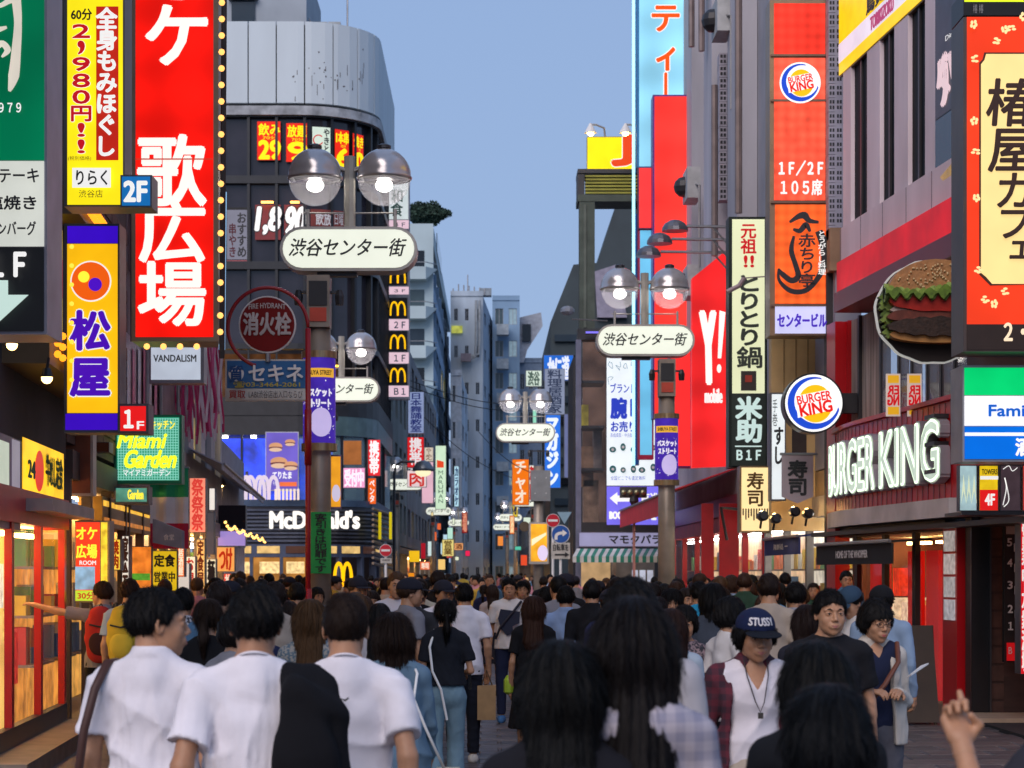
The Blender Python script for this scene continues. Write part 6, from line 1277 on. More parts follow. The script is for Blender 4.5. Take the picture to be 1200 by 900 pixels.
dish = thing('wall_lamp', 'pale floodlight head on a thin horizontal arm left of the steel column', 'lamp', P(666, 366, 55)); q = MB(); q.tube([P(670, 374, 55), P(712, 376, 55)], .02, 5); q.build('arm', STEEL, dish); q = MB(); q.ball(P(665, 364, 55), .2, 10, rz=.13); q.build('head', mat((.22, .24, .28), .4, .3), dish)
vs_ = small('short violet neon bar on the bookshop corner', 686, 388, 702, 391, 55.5, (120, 110, 240), '', s_=1.4, name='neon_bar')
# ---------------------------------------------------------------- people: smooth bodies meshed from blended solids
def surface(prims, h, post=None, pad=.03):
    lo = np.min([p[0]['lo'] for p in prims if p[1] != 'sub'], axis=0)-pad; hi = np.max([p[0]['hi'] for p in prims if p[1] != 'sub'], axis=0)+pad
    n = np.ceil((hi-lo)/h).astype(int)+2
    ax = [(lo[i]+h*np.arange(n[i])).astype(np.float32) for i in range(3)]
    G = np.full(n, .08, np.float32)
    for (pr, op, k) in prims:
        m = pad+k
        a = np.clip(np.floor((pr['lo']-m-lo)/h).astype(int), 0, n); b = np.clip(np.ceil((pr['hi']+m-lo)/h).astype(int)+1, 0, n)
        if np.any(b <= a): continue
        X = ax[0][a[0]:b[0], None, None]; Y = ax[1][None, a[1]:b[1], None]; Z = ax[2][None, None, a[2]:b[2]]
        d = pr['f'](X, Y, Z).astype(np.float32)
        g = G[a[0]:b[0], a[1]:b[1], a[2]:b[2]]
        if op == 'add':
            if k > 0:
                t = np.clip(.5+.5*(g-d)/k, 0, 1); r = g+(d-g)*t-k*t*(1-t)
            else: r = np.minimum(g, d)
        else:
            d = -d
            if k > 0:
                t = np.clip(.5-.5*(g-d)/k, 0, 1); r = g+(d-g)*t+k*t*(1-t)
            else: r = np.maximum(g, d)
        G[a[0]:b[0], a[1]:b[1], a[2]:b[2]] = r
    if post is not None: G = post(G, ax[0][:, None, None], ax[1][None, :, None], ax[2][None, None, :]).astype(np.float32)
    G[0] = G[-1] = .05; G[:, 0] = G[:, -1] = .05; G[:, :, 0] = G[:, :, -1] = .05
    ins = G < 0
    c = [slice(None, -1), slice(1, None)]
    cnt = np.zeros(np.array(n)-1, np.int8)
    for i in (0, 1):
        for j in (0, 1):
            for k in (0, 1): cnt += ins[c[i], c[j], c[k]]
    act = (cnt > 0) & (cnt < 8); I = np.argwhere(act)
    if not len(I): return np.zeros((0, 3)), []
    idx = np.full(act.shape, -1, np.int32); idx[act] = np.arange(len(I))
    acc = np.zeros((len(I), 3)); num = np.zeros(len(I))
    for a in range(3):
        o = [q for q in range(3) if q != a]
        for i in (0, 1):
            for j in (0, 1):
                p = I.copy(); p[:, o[0]] += i; p[:, o[1]] += j; q = p.copy(); q[:, a] += 1
                g0 = G[p[:, 0], p[:, 1], p[:, 2]]; g1 = G[q[:, 0], q[:, 1], q[:, 2]]
                x = (g0 < 0) != (g1 < 0); t = np.where(x, g0/np.where(g0 == g1, 1, g0-g1), 0)
                pp = p.astype(float); pp[:, a] += t
                acc[x] += pp[x]; num[x] += 1
    V = lo+h*acc/num[:, None]
    faces = []
    for a in range(3):
        s0 = [slice(None)]*3; s1 = [slice(None)]*3; s0[a] = slice(None, -1); s1[a] = slice(1, None)
        e = ins[tuple(s0)] != ins[tuple(s1)]
        b, cc = (a+1) % 3, (a+2) % 3
        E = np.argwhere(e); E = E[(E[:, b] > 0) & (E[:, cc] > 0) & (E[:, b] < n[b]-1) & (E[:, cc] < n[cc]-1)]
        if not len(E): continue
        def at(db, dc):
            p = E.copy(); p[:, b] -= db; p[:, cc] -= dc; return idx[p[:, 0], p[:, 1], p[:, 2]]
        q = np.stack([at(1, 1), at(0, 1), at(0, 0), at(1, 0)], 1)
        fl = ~ins[E[:, 0], E[:, 1], E[:, 2]]
        q[fl] = q[fl][:, ::-1]; faces.append(q)
    Fq = np.concatenate(faces); Fq = Fq[(Fq >= 0).all(1)]
    return V, Fq
A3 = lambda *v: np.array(v, float)
def ell(c, r, R=None):
    c, r = A3(*c), A3(*r); m = r.max() if R is not None else r
    def f(X, Y, Z):
        x, y, z = X-c[0], Y-c[1], Z-c[2]
        if R is not None:
            x, y, z = (R[0, 0]*x+R[1, 0]*y+R[2, 0]*z, R[0, 1]*x+R[1, 1]*y+R[2, 1]*z, R[0, 2]*x+R[1, 2]*y+R[2, 2]*z)
        k = np.sqrt((x/r[0])**2+(y/r[1])**2+(z/r[2])**2)
        return (k-1)*r.min()
    return dict(f=f, lo=c-m, hi=c+m)
def cone(a, b, ra, rb, sy=1., flat=False):
    """tapered limb; sy squeezes front to back; flat gives cut ends"""
    a, b = A3(*a), A3(*b); ab = b-a; L2 = max((ab**2).sum(), 1e-9); L = math.sqrt(L2); m = max(ra, rb)*max(1, 1/sy)
    def f(X, Y, Z):
        x, y, z = X-a[0], Y-a[1], Z-a[2]
        t = (x*ab[0]+y*ab[1]+z*ab[2])/L2; tc = np.clip(t, 0, 1)
        d = np.sqrt((x-ab[0]*tc)**2+((y-ab[1]*tc)*sy)**2+(z-ab[2]*tc)**2)
        if flat:
            d = np.sqrt((x-ab[0]*t)**2+((y-ab[1]*t)*sy)**2+(z-ab[2]*t)**2)
            return np.maximum(d-(ra+(rb-ra)*tc), (np.abs(t-.5)-.5)*L)
        return d-(ra+(rb-ra)*tc)
    return dict(f=f, lo=np.minimum(a, b)-m, hi=np.maximum(a, b)+m)
def wrinkle(seed, amp, fr=26., dirz=.35):
    r = np.random.RandomState(seed)
    ks = [(r.normal(0, 1, 3)*np.array([1, .7, dirz])*fr*s, r.rand()*6.28, am) for s, am in ((.5, 1.), (.8, .7), (1.3, .5), (1.9, .3))]
    def g(X, Y, Z):
        w_ = 0
        for k, ph, am in ks:
            t = k[0]*X+k[1]*Y+k[2]*Z+ph+1.3*np.sin(9*Z+ph*2+4*X)
            w_ = w_+am*(1-np.abs(np.sin(t)))**2
        return -amp*(w_-.8)
    return g
def rotm(yaw=0., pitch=0., roll=0.):
    return np.array(Matrix.Rotation(yaw, 3, 'Z') @ Matrix.Rotation(pitch, 3, 'X') @ Matrix.Rotation(roll, 3, 'Y'))
def add(lst, pr, k=.0, op='add'): lst.append((pr, op, k))
def head_prims(fem=False):
    L = []
    add(L, ell((0, -.014, .03), (.073, .092, .084)))
    add(L, ell((0, .018, -.028), (.060 if fem else .062, .068, .078)), .03)
    add(L, ell((0, .03, -.07), (.043 if fem else .05, .045, .038)), .03)
    add(L, ell((0, .064, -.099), (.017, .014, .015)), .022)
    for s in (1, -1):
        add(L, ell((s*.037, .058, -.03), (.021, .018, .022)), .02)
        add(L, cone((s*.012, .086, .022), (s*.046, .072, .02), .008, .007), .016)
        add(L, ell((s*.0755, -.008, -.008), (.008, .018, .03), rotm(s*.25)), .008)
        add(L, ell((s*.079, -.002, -.006), (.005, .008, .017)), .004, 'sub')
        add(L, ell((s*.031, .094, .0), (.018, .014, .011)), .012, 'sub')
        add(L, ell((s*.031, .075, -.001), (.0175, .0125, .0125)), .004)
    add(L, cone((0, .083, .008), (0, .102, -.03), .0065, .0105), .010)
    for s in (1, -1): add(L, ell((s*.0115, .094, -.036), (.0075, .009, .007)), .006)
    add(L, ell((0, .084, -.064), (.027, .013, .016)), .012)
    add(L, cone((-.02, .094, -.0655), (.02, .094, -.0655), .0025, .0025), .004, 'sub')
    return L
def xf(V, R, t): return V @ np.asarray(R).T+np.asarray(t)
HAIRLINE = dict(
    short=([-.13, -.06, -.01, .02, .05, .08, .13], [-.075, -.07, .0, .0, .035, .058, .062], .006, -.078),
    crop=([-.13, -.06, -.01, .02, .05, .08, .13], [-.06, -.055, .012, .012, .045, .062, .066], .005, -.06),
    fringe=([-.13, -.06, -.01, .02, .045, .07, .13], [-.10, -.095, -.03, -.035, .0, .022, .026], .018, -.10),
    bob=([-.13, -.06, .0, .03, .05, .07, .13], [-.15, -.15, -.14, -.11, -.02, .024, .028], .020, -.15),
    long=([-.13, -.06, .0, .03, .05, .07, .13], [-.6, -.6, -.4, -.2, .0, .035, .04], .014, -.6),
    pony=([-.13, -.06, -.02, .0, .04, .08, .13], [-.09, -.08, -.0, .02, .045, .064, .066], .007, -.09))
def hair_mesh(style, h, seed, length=.34, cap=False, back=0.):
    ys, zs, th, zb = HAIRLINE[style]; L = []
    add(L, ell((0, -.018, .035), (.0755+th, .094+th, .088+th*1.1)))
    if style in ('bob', 'long', 'fringe'): add(L, ell((0, -.03, -.01), (.078+th, .082+th, .07)), .03)
    if style == 'bob': add(L, cone((0, -.022, .0), (0, -.022, -.125), .097, .100, 1.12), .03)
    if style == 'long':
        add(L, cone((0, -.035, .0), (0, -.085-back, -length), .098, .088, 1.45), .04)
        add(L, cone((0, -.085-back, -length), (0, -.095-back, -length-.09), .088, .05, 1.7), .03)
    if style == 'short': add(L, ell((0, -.03, .02), (.080+th*.4, .085+th*.4, .06)), .02)
    r = np.random.RandomState(seed); ph = r.rand(6)*6.28
    def post(G, X, Y, Z):
        a = np.arctan2(X, -Y-.01)
        rr = np.sqrt(X**2+(Y+.02)**2)
        if style in ('long', 'bob', 'pony'):
            s_ = .0026*np.sin(17*a+ph[0]+2*np.sin(7*Z+ph[1]))+.0022*np.sin(41*a+ph[2]+1.5*np.sin(14*Z))+.004*np.sin(5*a+ph[3]+8*Z)
            s_ = s_*np.clip(rr/.07, 0, 1)
        else:
            s_ = .0016*np.sin(60*X+40*Y+ph[0])*np.sin(50*Z-30*Y+ph[1])+.0022*np.sin(115*X+ph[2]+40*Z)*np.sin(100*Y+ph[3]+30*Z)+.0022*np.sin(230*X+ph[4]+60*Z+90*Y)+.0015*np.sin(310*Y+200*X+ph[5])
            if style == 'crop': s_ = s_*.4
        G = G+s_
        hl = np.interp(Y, ys, zs)+.004*np.sin(90*X+ph[5])*(Y > .03)+.006*np.abs(X)/.07*(Y > .04)
        if style == 'long': hl = np.where(np.abs(X) < .2, hl, hl)
        G = np.maximum(G, hl-Z)
        if cap: G = np.maximum(G, Z-.04)
        if style in ('bob',): G = np.maximum(G, -.147-Z)
        if style in ('long', 'bob'):   # open the face
            fo = np.sqrt((X/.066)**2+((Y-.085)/.06)**2+((Z+.055)/.095)**2)-1
            G = np.maximum(G, -fo*.05)
        return G
    V, Fq = surface(L, h, post)
    if style == 'pony':
        L2 = []; add(L2, ell((0, -.125, .0), (.02, .02, .02))); add(L2, cone((0, -.125, .0), (0, -.14, -.10), .026, .028), .02); add(L2, cone((0, -.14, -.10), (0, -.115, -.24), .028, .008), .02)
        V2, F2 = surface(L2, h, lambda G, X, Y, Z: G+.003*np.sin(120*X+ph[0]+20*Z))
        Fq = np.concatenate([Fq, F2+len(V)]); V = np.concatenate([V, V2])
    return V, Fq
def strands(V, Q, n, seed, long_):
    """fine loose hairs lying over the hair surface, part of the same mesh"""
    Q = np.asarray(Q); r = np.random.RandomState(seed); a, b, c, d = V[Q[:, 0]], V[Q[:, 1]], V[Q[:, 2]], V[Q[:, 3]]
    N = np.cross(c-a, d-b); N /= np.linalg.norm(N, axis=1)[:, None]+1e-12; i = r.randint(0, len(Q), n); p = (a[i]+c[i])/2+r.normal(0, .001, (n, 3)); nn = N[i]
    fl = p-np.array([0, -.035, .115]); t = fl+np.array([0, 0, -.12 if long_ else -.02])+r.normal(0, .02 if long_ else .035, (n, 3)); t -= nn*(t*nn).sum(1)[:, None]; t /= np.linalg.norm(t, axis=1)[:, None]+1e-9
    L = r.uniform(.03 if long_ else .012, .075 if long_ else .026, n)[:, None]; w = np.cross(t, nn)*r.uniform(.0004, .0011, n)[:, None]; o = r.uniform(.0006, .0022, n)[:, None]; f = (r.rand(n)**6*(.012 if long_ else .006))[:, None]
    v = np.stack([p-w, p+w, p+t*L*.5+nn*o*1.4+w, p+t*L*.5+nn*o*1.4-w, p+t*L+nn*(o*.4+f)+w*.2, p+t*L+nn*(o*.4+f)-w*.2], 1).reshape(-1, 3)
    k = np.arange(n)*6+len(V); q = np.concatenate([np.stack([k, k+1, k+2, k+3], 1), np.stack([k+3, k+2, k+4, k+5], 1)])
    return np.concatenate([V, v]), np.concatenate([Q, q])
def cap_mesh(h):
    L = []; add(L, ell((0, -.014, .045), (.092, .114, .088)))
    def post(G, X, Y, Z): return np.maximum(G, (.030-.10*Y*0)-Z)
    V, Fq = surface(L, h, post)
    L2 = []; add(L2, ell((0, .125, .034), (.085, .085, .05)))
    V2, F2 = surface(L2, h*.6, lambda G, X, Y, Z: np.maximum(np.maximum(G, np.abs(Z-.036+.9*X*X+.15*(Y-.08))-.0035), .085-Y))
    return (V, Fq), (V2, F2)
def hand_prims(wr, d, nrm, side, curl=.5, point=False, spread=.0):
    """wr wrist, d along the hand, nrm palm normal (fingers curl that way), side +1/-1: where the thumb sits along d x nrm"""
    d = d/np.linalg.norm(d); nrm = nrm-d*nrm.dot(d); nrm /= np.linalg.norm(nrm); lat = np.cross(d, nrm)*side
    L = []
    add(L, cone(wr-d*.02, wr+d*.02, .026, .024, 1.))
    add(L, cone(wr+d*.03+lat*.018, wr+d*.075+lat*.022, .0165, .0135), .014)
    add(L, cone(wr+d*.03-lat*.016, wr+d*.072-lat*.026, .0165, .0125), .014)
    add(L, cone(wr+d*.03, wr+d*.08, .017, .0135), .014)
    for i, (o, ln) in enumerate(((.028, .072), (.0095, .08), (-.0095, .074), (-.027, .058))):
        p = wr+d*(.083-abs(i-1)*.003)+lat*o; c = 0 if (point and i == 0) else curl
        if point and i: c = 1.0
        a = .0; dirv = d+lat*(o*3*spread)
        for s_, fr in enumerate((.45, .31, .24)):
            a += c*(1.25 if s_ else .9)
            q = p+(dirv*math.cos(a)+nrm*math.sin(a))*ln*fr; r0 = .0092-.0007*s_-(.0012 if i == 3 else 0)
            add(L, cone(p, q, r0, r0-.0008), .004); p = q
    b = wr+d*.025+lat*.022; e = b+(d*.6+lat*.6+nrm*.45)*.04; t = e+((d*.8+lat*.15+nrm*(.3+.4*curl)) if not point else (d*.45-lat*.75+nrm*.55))*.032
    add(L, cone(b, e, .0135, .0115), .010); add(L, cone(e, t, .0105, .0082), .004)
    return L
ARMS = dict(   # elbow and wrist, as offsets from the shoulder for the right side (+x); y forward
    down=((.045, -.03, -.27), (.06, .04, -.50)), walkf=((.045, .06, -.26), (.05, .20, -.45)), walkb=((.05, -.10, -.25), (.06, -.12, -.48)),
    bent=((.05, -.04, -.27), (-.06, .18, -.22)), phone=((.04, .02, -.27), (-.05, .22, -.12)), hold=((.06, -.02, -.27), (.02, .2, -.30)),
    up=((.05, .1, -.24), (.02, .2, .0)), side=((.25, .02, -.06), (.47, .1, .02)))
LEGS = dict(stand=((.0, .0), (.0, .0)), walk=((.06, .16), (-.02, -.26)), walk2=((-.02, -.26), (.06, .16)), step=((.08, .08), (.0, -.12)))
def person_meshes(sp, h=.012):
    """all meshes of one figure, about 1.70 m tall, feet at z=0, facing +Y"""
    fem = sp.get('fem', False); W = .148 if fem else .172; ny = sp.get('lean', 0.)
    L = []; out = {}
    arms = sp.get('arms', ('down', 'down')); legs = LEGS[sp.get('legs', 'stand')]
    sh = {s: A3(s*W, -.015, 1.368) for s in (1, -1)}; el, wr = {}, {}
    for s, a in ((1, arms[0]), (-1, arms[1])):
        e, q = ARMS[a] if isinstance(a, str) else a
        el[s] = sh[s]+A3(e[0]*s, e[1], e[2]); wr[s] = sh[s]+A3(q[0]*s, q[1], q[2])
    kn, an = {}, {}
    for s, (k, a) in ((1, legs[0]), (-1, legs[1])):
        kn[s] = A3(s*.092, k+.015, .485+.0*k); an[s] = A3(s*.09, a, .085+abs(min(a, 0))*.18)
    hc = A3(0, .012, 1.564); yaw, pit = sp.get('yaw', 0.), sp.get('pitch', 0.); R = rotm(yaw, pit); piv = A3(0, -.01, 1.48)
    t_head = piv+R @ (hc-piv)
    bulk = sp.get('bulk', 1.)
    # --- skin
    add(L, ell((0, 0, .93), (.145*bulk, .095*bulk, .12))); add(L, ell((0, 0, 1.08), (.118*bulk, .085*bulk, .12)), .05)
    add(L, ell((0, .0, 1.27), (W*.83*bulk, .095*bulk, .15)), .05); add(L, cone((-W*.7, -.015, 1.36), (W*.7, -.015, 1.36), .045, .045), .04)
    nr = .046 if fem else .055
    add(L, cone((0, -.025, 1.40), tuple(t_head+R @ A3(0, -.03, -.05)), nr+.006, nr-.002), .035)
    for s in (1, -1):
        add(L, cone((s*W*.8, -.02, 1.375), (s*.03, -.025, 1.435), .032, .034), .03)
        u = .034 if fem else .042
        add(L, ell(tuple(sh[s]+A3(-s*.014, 0, -.014)), (u, u, u)), .03)
        add(L, cone(sh[s], el[s], u, u-.008), .02); add(L, cone(el[s], el[s]+(wr[s]-el[s])*.3, u-.007, u-.005), .015); add(L, cone(el[s], wr[s], u-.008, .024), .012)
        add(L, cone((s*.085, 0, .90), kn[s], .080, .052), .04); add(L, cone(kn[s], an[s], .050, .032), .02)
        add(L, cone(kn[s]+(an[s]-kn[s])*.12-A3(0, .015, 0), kn[s]+(an[s]-kn[s])*.45-A3(0, .018, 0), .044, .036), .03)
        add(L, cone(an[s]+A3(0, -.01, -.04), an[s]+A3(0, .14, -.055), .033, .025), .03)
    V, Q = surface(L, h)
    hm = sp.get('hh', .005)
    V1, Q1 = surface(head_prims(fem), hm)
    V1 = xf(V1, R, t_head); Q = np.concatenate([Q, Q1+len(V)]); V = np.concatenate([V, V1])
    if sp.get('hands', True):
        for s, a in ((1, arms[0]), (-1, arms[1])):
            d = wr[s]-el[s]; d /= np.linalg.norm(d); nm = A3(-s, .15, 0) if abs(d[2]) > .6 else A3(-s*.3, 0, -1.)
            pt = sp.get('point') == s
            if pt: nm = A3(0, .6, -1.) if abs(d[2]) < .6 else A3(-s*.2, -1, 0)
            sd = np.sign(np.cross(d, nm).dot(A3(0, 1, .3)+0*d)) or 1
            Vh, Qh = surface(hand_prims(wr[s], d, nm, sd, sp.get('curl', .45), pt), sp.get('hg', .006))
            Q = np.concatenate([Q, Qh+len(V)]); V = np.concatenate([V, Vh])
    out['body'] = (V, Q)
    # --- top
    top = sp.get('top', 'tee'); seed = sp.get('seed', 1); e = .013 if top != 'jacket' else .026
    hem = {'tee': .86, 'shirt': .84, 'crop': .98, 'jacket': .84, 'dress': .52, 'tuck': .97}[top]
    T = []
    add(T, ell((0, -.012, .94), ((.162+e)*bulk, (.122+e)*bulk, .14))); add(T, ell((0, 0, 1.09), ((.147+e)*bulk, (.105+e)*bulk, .14)), .06)
    add(T, ell((0, .0, 1.25), ((W*.9+e)*bulk, (.103+e)*bulk, .155)), .05); add(T, cone((-W*.75, -.015, 1.352), (W*.75, -.015, 1.352), .045+e*.8, .045+e*.8), .04)
    for s in (1, -1): add(T, cone((s*W*.85, -.018, 1.372), (s*.045, -.025, 1.428), .036+e*.7, .034+e*.7), .035)
    if fem:
        for s in (1, -1): add(T, ell((s*.07, .085, 1.24), (.05, .04, .05)), .04)
    add(T, cone((0, -.025, 1.38), (0, -.014, 1.462), .085, .060 if fem else .066), .035)
    if top in ('shirt', 'jacket'): add(T, cone((0, -.028, 1.44), (0, -.016, 1.487), .070, .066, 1., True), .012)
    if top == 'jacket' and sp.get('hood'): add(T, ell((0, -.075, 1.40), (.125, .05, .06)), .04)
    add(T, cone((0, 0, .97), (0, 0, hem-.03), (.160+e)*bulk, (.176+e)*bulk if top != 'dress' else .23, 1.30), .03)
    slv = sp.get('sleeve', 'short')
    for s in (1, -1):
        u = .054 if fem else .063
        add(T, ell(tuple(sh[s]+A3(-s*.012, 0, -.012)), (u, u, u)), .03)
        if slv == 'short': add(T, cone(sh[s], sh[s]+(el[s]-sh[s])*.72, u-.002, u+.004, 1., True), .02)
        elif slv == 'long':
            add(T, cone(sh[s], el[s], u-.004, u-.010), .02); add(T, cone(el[s], wr[s]-(wr[s]-el[s])*.02, u-.010, .038, 1., False), .012)
    wk = wrinkle(seed, sp.get('wr', .008), 20., .3)
    def post(G, X, Y, Z):
        low = np.clip((1.5-Z)/.25, .25, 1.6)
        G = G+wk(X, Y, Z)*low
        G = np.maximum(G, hem-Z)
        nk = np.sqrt((X/.9)**2+(Y+.022)**2)-(.062 if not fem else .066)
        nkz = 1.452+.9*(-Y-.02)*(Y < 0)*.5-.35*np.clip(Y, 0, 1)-sp.get('vneck', 0)*np.clip(Y-.02, 0, 1)*np.clip(1-np.abs(X)/.06, 0, 1)*10
        if top not in ('shirt', 'jacket'): G = np.maximum(G, np.minimum(Z-nkz, .05-np.abs(X)*.3)*np.where(np.abs(X) < .12, 1, 0)-np.where(np.abs(X) < .12, 0, .05))
        else: G = np.maximum(G, Z-(1.487-.5*np.clip(Y+.02, 0, 1))-np.where(np.abs(X) < .12, 0, .05))
        if sp.get('open'):   # an unbuttoned shirt or jacket shows a strip of what is below
            G = np.maximum(G, -np.maximum(np.abs(X)-sp['open']*(1.1-.5*(Z-1.1)), .03-Y))
        return G
    out['top'] = surface(T, h, post)
    if sp.get('open'):
        T2 = []; add(T2, ell((0, 0, .95), (.152*bulk, .108*bulk, .13))); add(T2, ell((0, 0, 1.08), (.137*bulk, .102*bulk, .13)), .06)
        add(T2, ell((0, .0, 1.27), (W*.84*bulk, .108*bulk, .15)), .05); add(T2, cone((-W*.72, .0, 1.355), (W*.72, .0, 1.355), .062, .062), .04)
        for s in (1, -1): add(T2, cone((s*W*.85, -.016, 1.376), (s*.045, -.01, 1.432), .054, .052), .035)
        def post2(G, X, Y, Z):
            G = np.maximum(G+wk(X, Y, Z)*.8, .86-Z)
            nkz = 1.455-.35*np.clip(Y, 0, 1)-sp.get('vneck', .3)*np.clip(1-np.abs(X)/.07, 0, 1)*.25
            return np.maximum(G, Z-nkz)
        out['inner'] = surface(T2, h, post2)
    # --- legs wear
    bt = sp.get('bottom', 'trousers'); B = []
    if bt in ('trousers', 'shorts'):
        add(B, ell((0, 0, .93), (.158*bulk, .108*bulk, .12)))
        add(B, cone((0, 0, .99), (0, 0, .93), .135*bulk, .15*bulk, 1.4), .03)
        for s in (1, -1):
            add(B, cone((s*.082, 0, .88), kn[s], .094, .070), .03)
            if bt == 'trousers': add(B, cone(kn[s], an[s]+A3(0, 0, .01), .068, sp.get('cuff', .056), 1., False), .02)
            add(B, ell((s*.07, -.045, .90), (.08, .068, .09)), .03)
        wb = wrinkle(seed+5, .005, 30, .9)
        cut = .10 if bt == 'trousers' else .50
        out['bottom'] = surface(B, h, lambda G, X, Y, Z: np.maximum(np.maximum(G+wb(X, Y, Z), cut-Z), Z-1.03))
    else:
        hm_ = .5 if bt == 'skirt' else .3
        add(B, ell((0, 0, .95), (.158, .112, .10))); add(B, cone((0, 0, .95), (0, 0, hm_), .16, .23 if bt == 'skirt' else .26, 1.25, True), .05)
        out['bottom'] = surface(B, h, lambda G, X, Y, Z: np.maximum(G+.006*np.sin(np.arctan2(X, Y)*14)*np.clip((.95-Z)*3, 0, 1), Z-1.02))
    for s in (1, -1):
        S = []; a = an[s]; add(S, ell(tuple(a+A3(0, -.0, -.035)), (.047, .055, .05))); add(S, cone(a+A3(0, -.01, -.05), a+A3(0, .135, -.058), .042, .034), .03)
        out['shoe', s] = surface(S, max(h*.8, .009), lambda G, X, Y, Z: np.maximum(G, .004-Z+0*G))
    st = sp.get('hair', 'short')
    Vh, Qh = hair_mesh(st, hm*1.0, seed, sp.get('hlen', .34), bool(sp.get('cap')), sp.get('hback', 0.))
    if sp.get('strands', hm < .0072): Vh, Qh = strands(Vh, Qh, (7500 if st in ('long', 'bob') else 6500) if hm < .0072 else 1500, seed, st in ('long', 'bob', 'pony'))
    out['hair'] = (xf(Vh, R, t_head), Qh)
    if sp.get('cap'):
        a, b = cap_mesh(hm); out['cap'] = (xf(a[0], R, t_head), a[1]); out['brim'] = (xf(b[0], R, t_head), b[1])
    # --- face details
    if sp.get('face', True):
        for s in (1, -1):
            for nm, c, r_ in (('eye', (s*.031, .0785, -.0015), (.0125, .0095, .0055)), ('iris', (s*.031, .0865, -.0012), (.0048, .003, .0048))):
                b = MB(); b.ball((0, 0, 0), 1, 10)
                for i in range(len(b.v)):
                    q = b.v[i]; b.v[i] = tuple(t_head+R @ (A3(*c)+A3(q[0]*r_[0], q[1]*r_[1], q[2]*r_[2])))
                out[nm, s] = b
            b = MB(); b.tube([tuple(t_head+R @ A3(*q)) for q in ((s*.014, .0905, .0195), (s*.028, .0885, .0245), (s*.046, .076, .0215))], [.0035, .0042, .0018], 6); out['eyebrow', s] = b
            b = MB(); b.tube([tuple(t_head+R @ A3(*q)) for q in ((s*.017, .0855, -.001), (s*.024, .0885, .0042), (s*.036, .087, .0045), (s*.0455, .080, .0005))], [.001, .0017, .0018, .0012], 5); out['eyelash', s] = b
        b = MB(); b.tube([tuple(t_head+R @ A3(*q)) for q in ((-.024, .0855, -.0655), (-.010, .093, -.063), (0, .0945, -.064), (.010, .093, -.063), (.024, .0855, -.0655))], [.0015, .0042, .0038, .0042, .0015], 8)
        b.tube([tuple(t_head+R @ A3(*q)) for q in ((-.021, .0855, -.0668), (0, .095, -.0712), (.021, .0855, -.0668))], [.0015, .0055, .0015], 8)
        out['lips'] = b
    out['_info'] = dict(sh=sh, el=el, wr=wr, head=t_head, R=R)
    return out
def np_mesh(VF, mats, name, smooth=True):
    if isinstance(VF, MB): return VF.mesh(mats, (0, 0, 0), smooth, name)
    V, Q = VF; me = bpy.data.meshes.new(name)
    me.vertices.add(len(V)); me.vertices.foreach_set('co', np.asarray(V, np.float32).ravel())
    Q = np.asarray(Q, np.int32); me.loops.add(Q.size); me.loops.foreach_set('vertex_index', Q.ravel())
    me.polygons.add(len(Q)); me.polygons.foreach_set('loop_start', np.arange(0, Q.size, 4, dtype=np.int32)); me.polygons.foreach_set('loop_total', np.full(len(Q), 4, np.int32))
    me.update(calc_edges=True); me.polygons.foreach_set('use_smooth', np.ones(len(Q), bool))
    for m in (mats if isinstance(mats, (list, tuple)) else [mats]): me.materials.append(m)
    return me
SKIN = [(.44, .225, .125), (.37, .18, .095), (.50, .27, .16), (.31, .15, .08)]
def skin(i=0):
    c = SKIN[i % 4]; key = ('skin', i % 4)
    if key in _M: return _M[key]
    m = mat(c, .5, 0, .12, 25, .15, 300).copy(); b = m.node_tree.nodes['Principled BSDF']
    b.inputs['Subsurface Weight'].default_value = .12; b.inputs['Subsurface Radius'].default_value = (.02, .008, .004); b.inputs['Subsurface Scale'].default_value = .5
    _M[key] = m; return m
def hairmat(c=(.008, .007, .007)):
    key = ('hair', c)
    if key in _M: return _M[key]
    m = bpy.data.materials.new('hair'); m.use_nodes = True; n = m.node_tree; b = n.nodes['Principled BSDF']
    tc = n.nodes.new('ShaderNodeTexCoord'); mp = n.nodes.new('ShaderNodeMapping'); mp.inputs['Scale'].default_value = (260, 260, 9)
    t = n.nodes.new('ShaderNodeTexNoise'); t.inputs['Scale'].default_value = 1; t.inputs['Detail'].default_value = 4
    n.links.new(tc.outputs['Object'], mp.inputs[0]); n.links.new(mp.outputs[0], t.inputs['Vector'])
    cr = n.nodes.new('ShaderNodeMix'); cr.data_type = 'RGBA'; cr.inputs['A'].default_value = (*[v*.3 for v in c], 1); cr.inputs['B'].default_value = (*[v*1.25 for v in c], 1)
    n.links.new(t.outputs['Fac'], cr.inputs['Factor']); n.links.new(cr.outputs['Result'], b.inputs['Base Color'])
    bp = n.nodes.new('ShaderNodeBump'); bp.inputs['Strength'].default_value = .8; bp.inputs['Distance'].default_value = .004
    n.links.new(t.outputs['Fac'], bp.inputs['Height']); n.links.new(bp.outputs[0], b.inputs['Normal'])
    b.inputs['Roughness'].default_value = .5; b.inputs['Specular IOR Level'].default_value = .14
    _M[key] = m; return m
def cloth(c, rough=.9): return mat(tuple(c), rough, 0, .10, 8, .35, 420, 'cloth', .2)
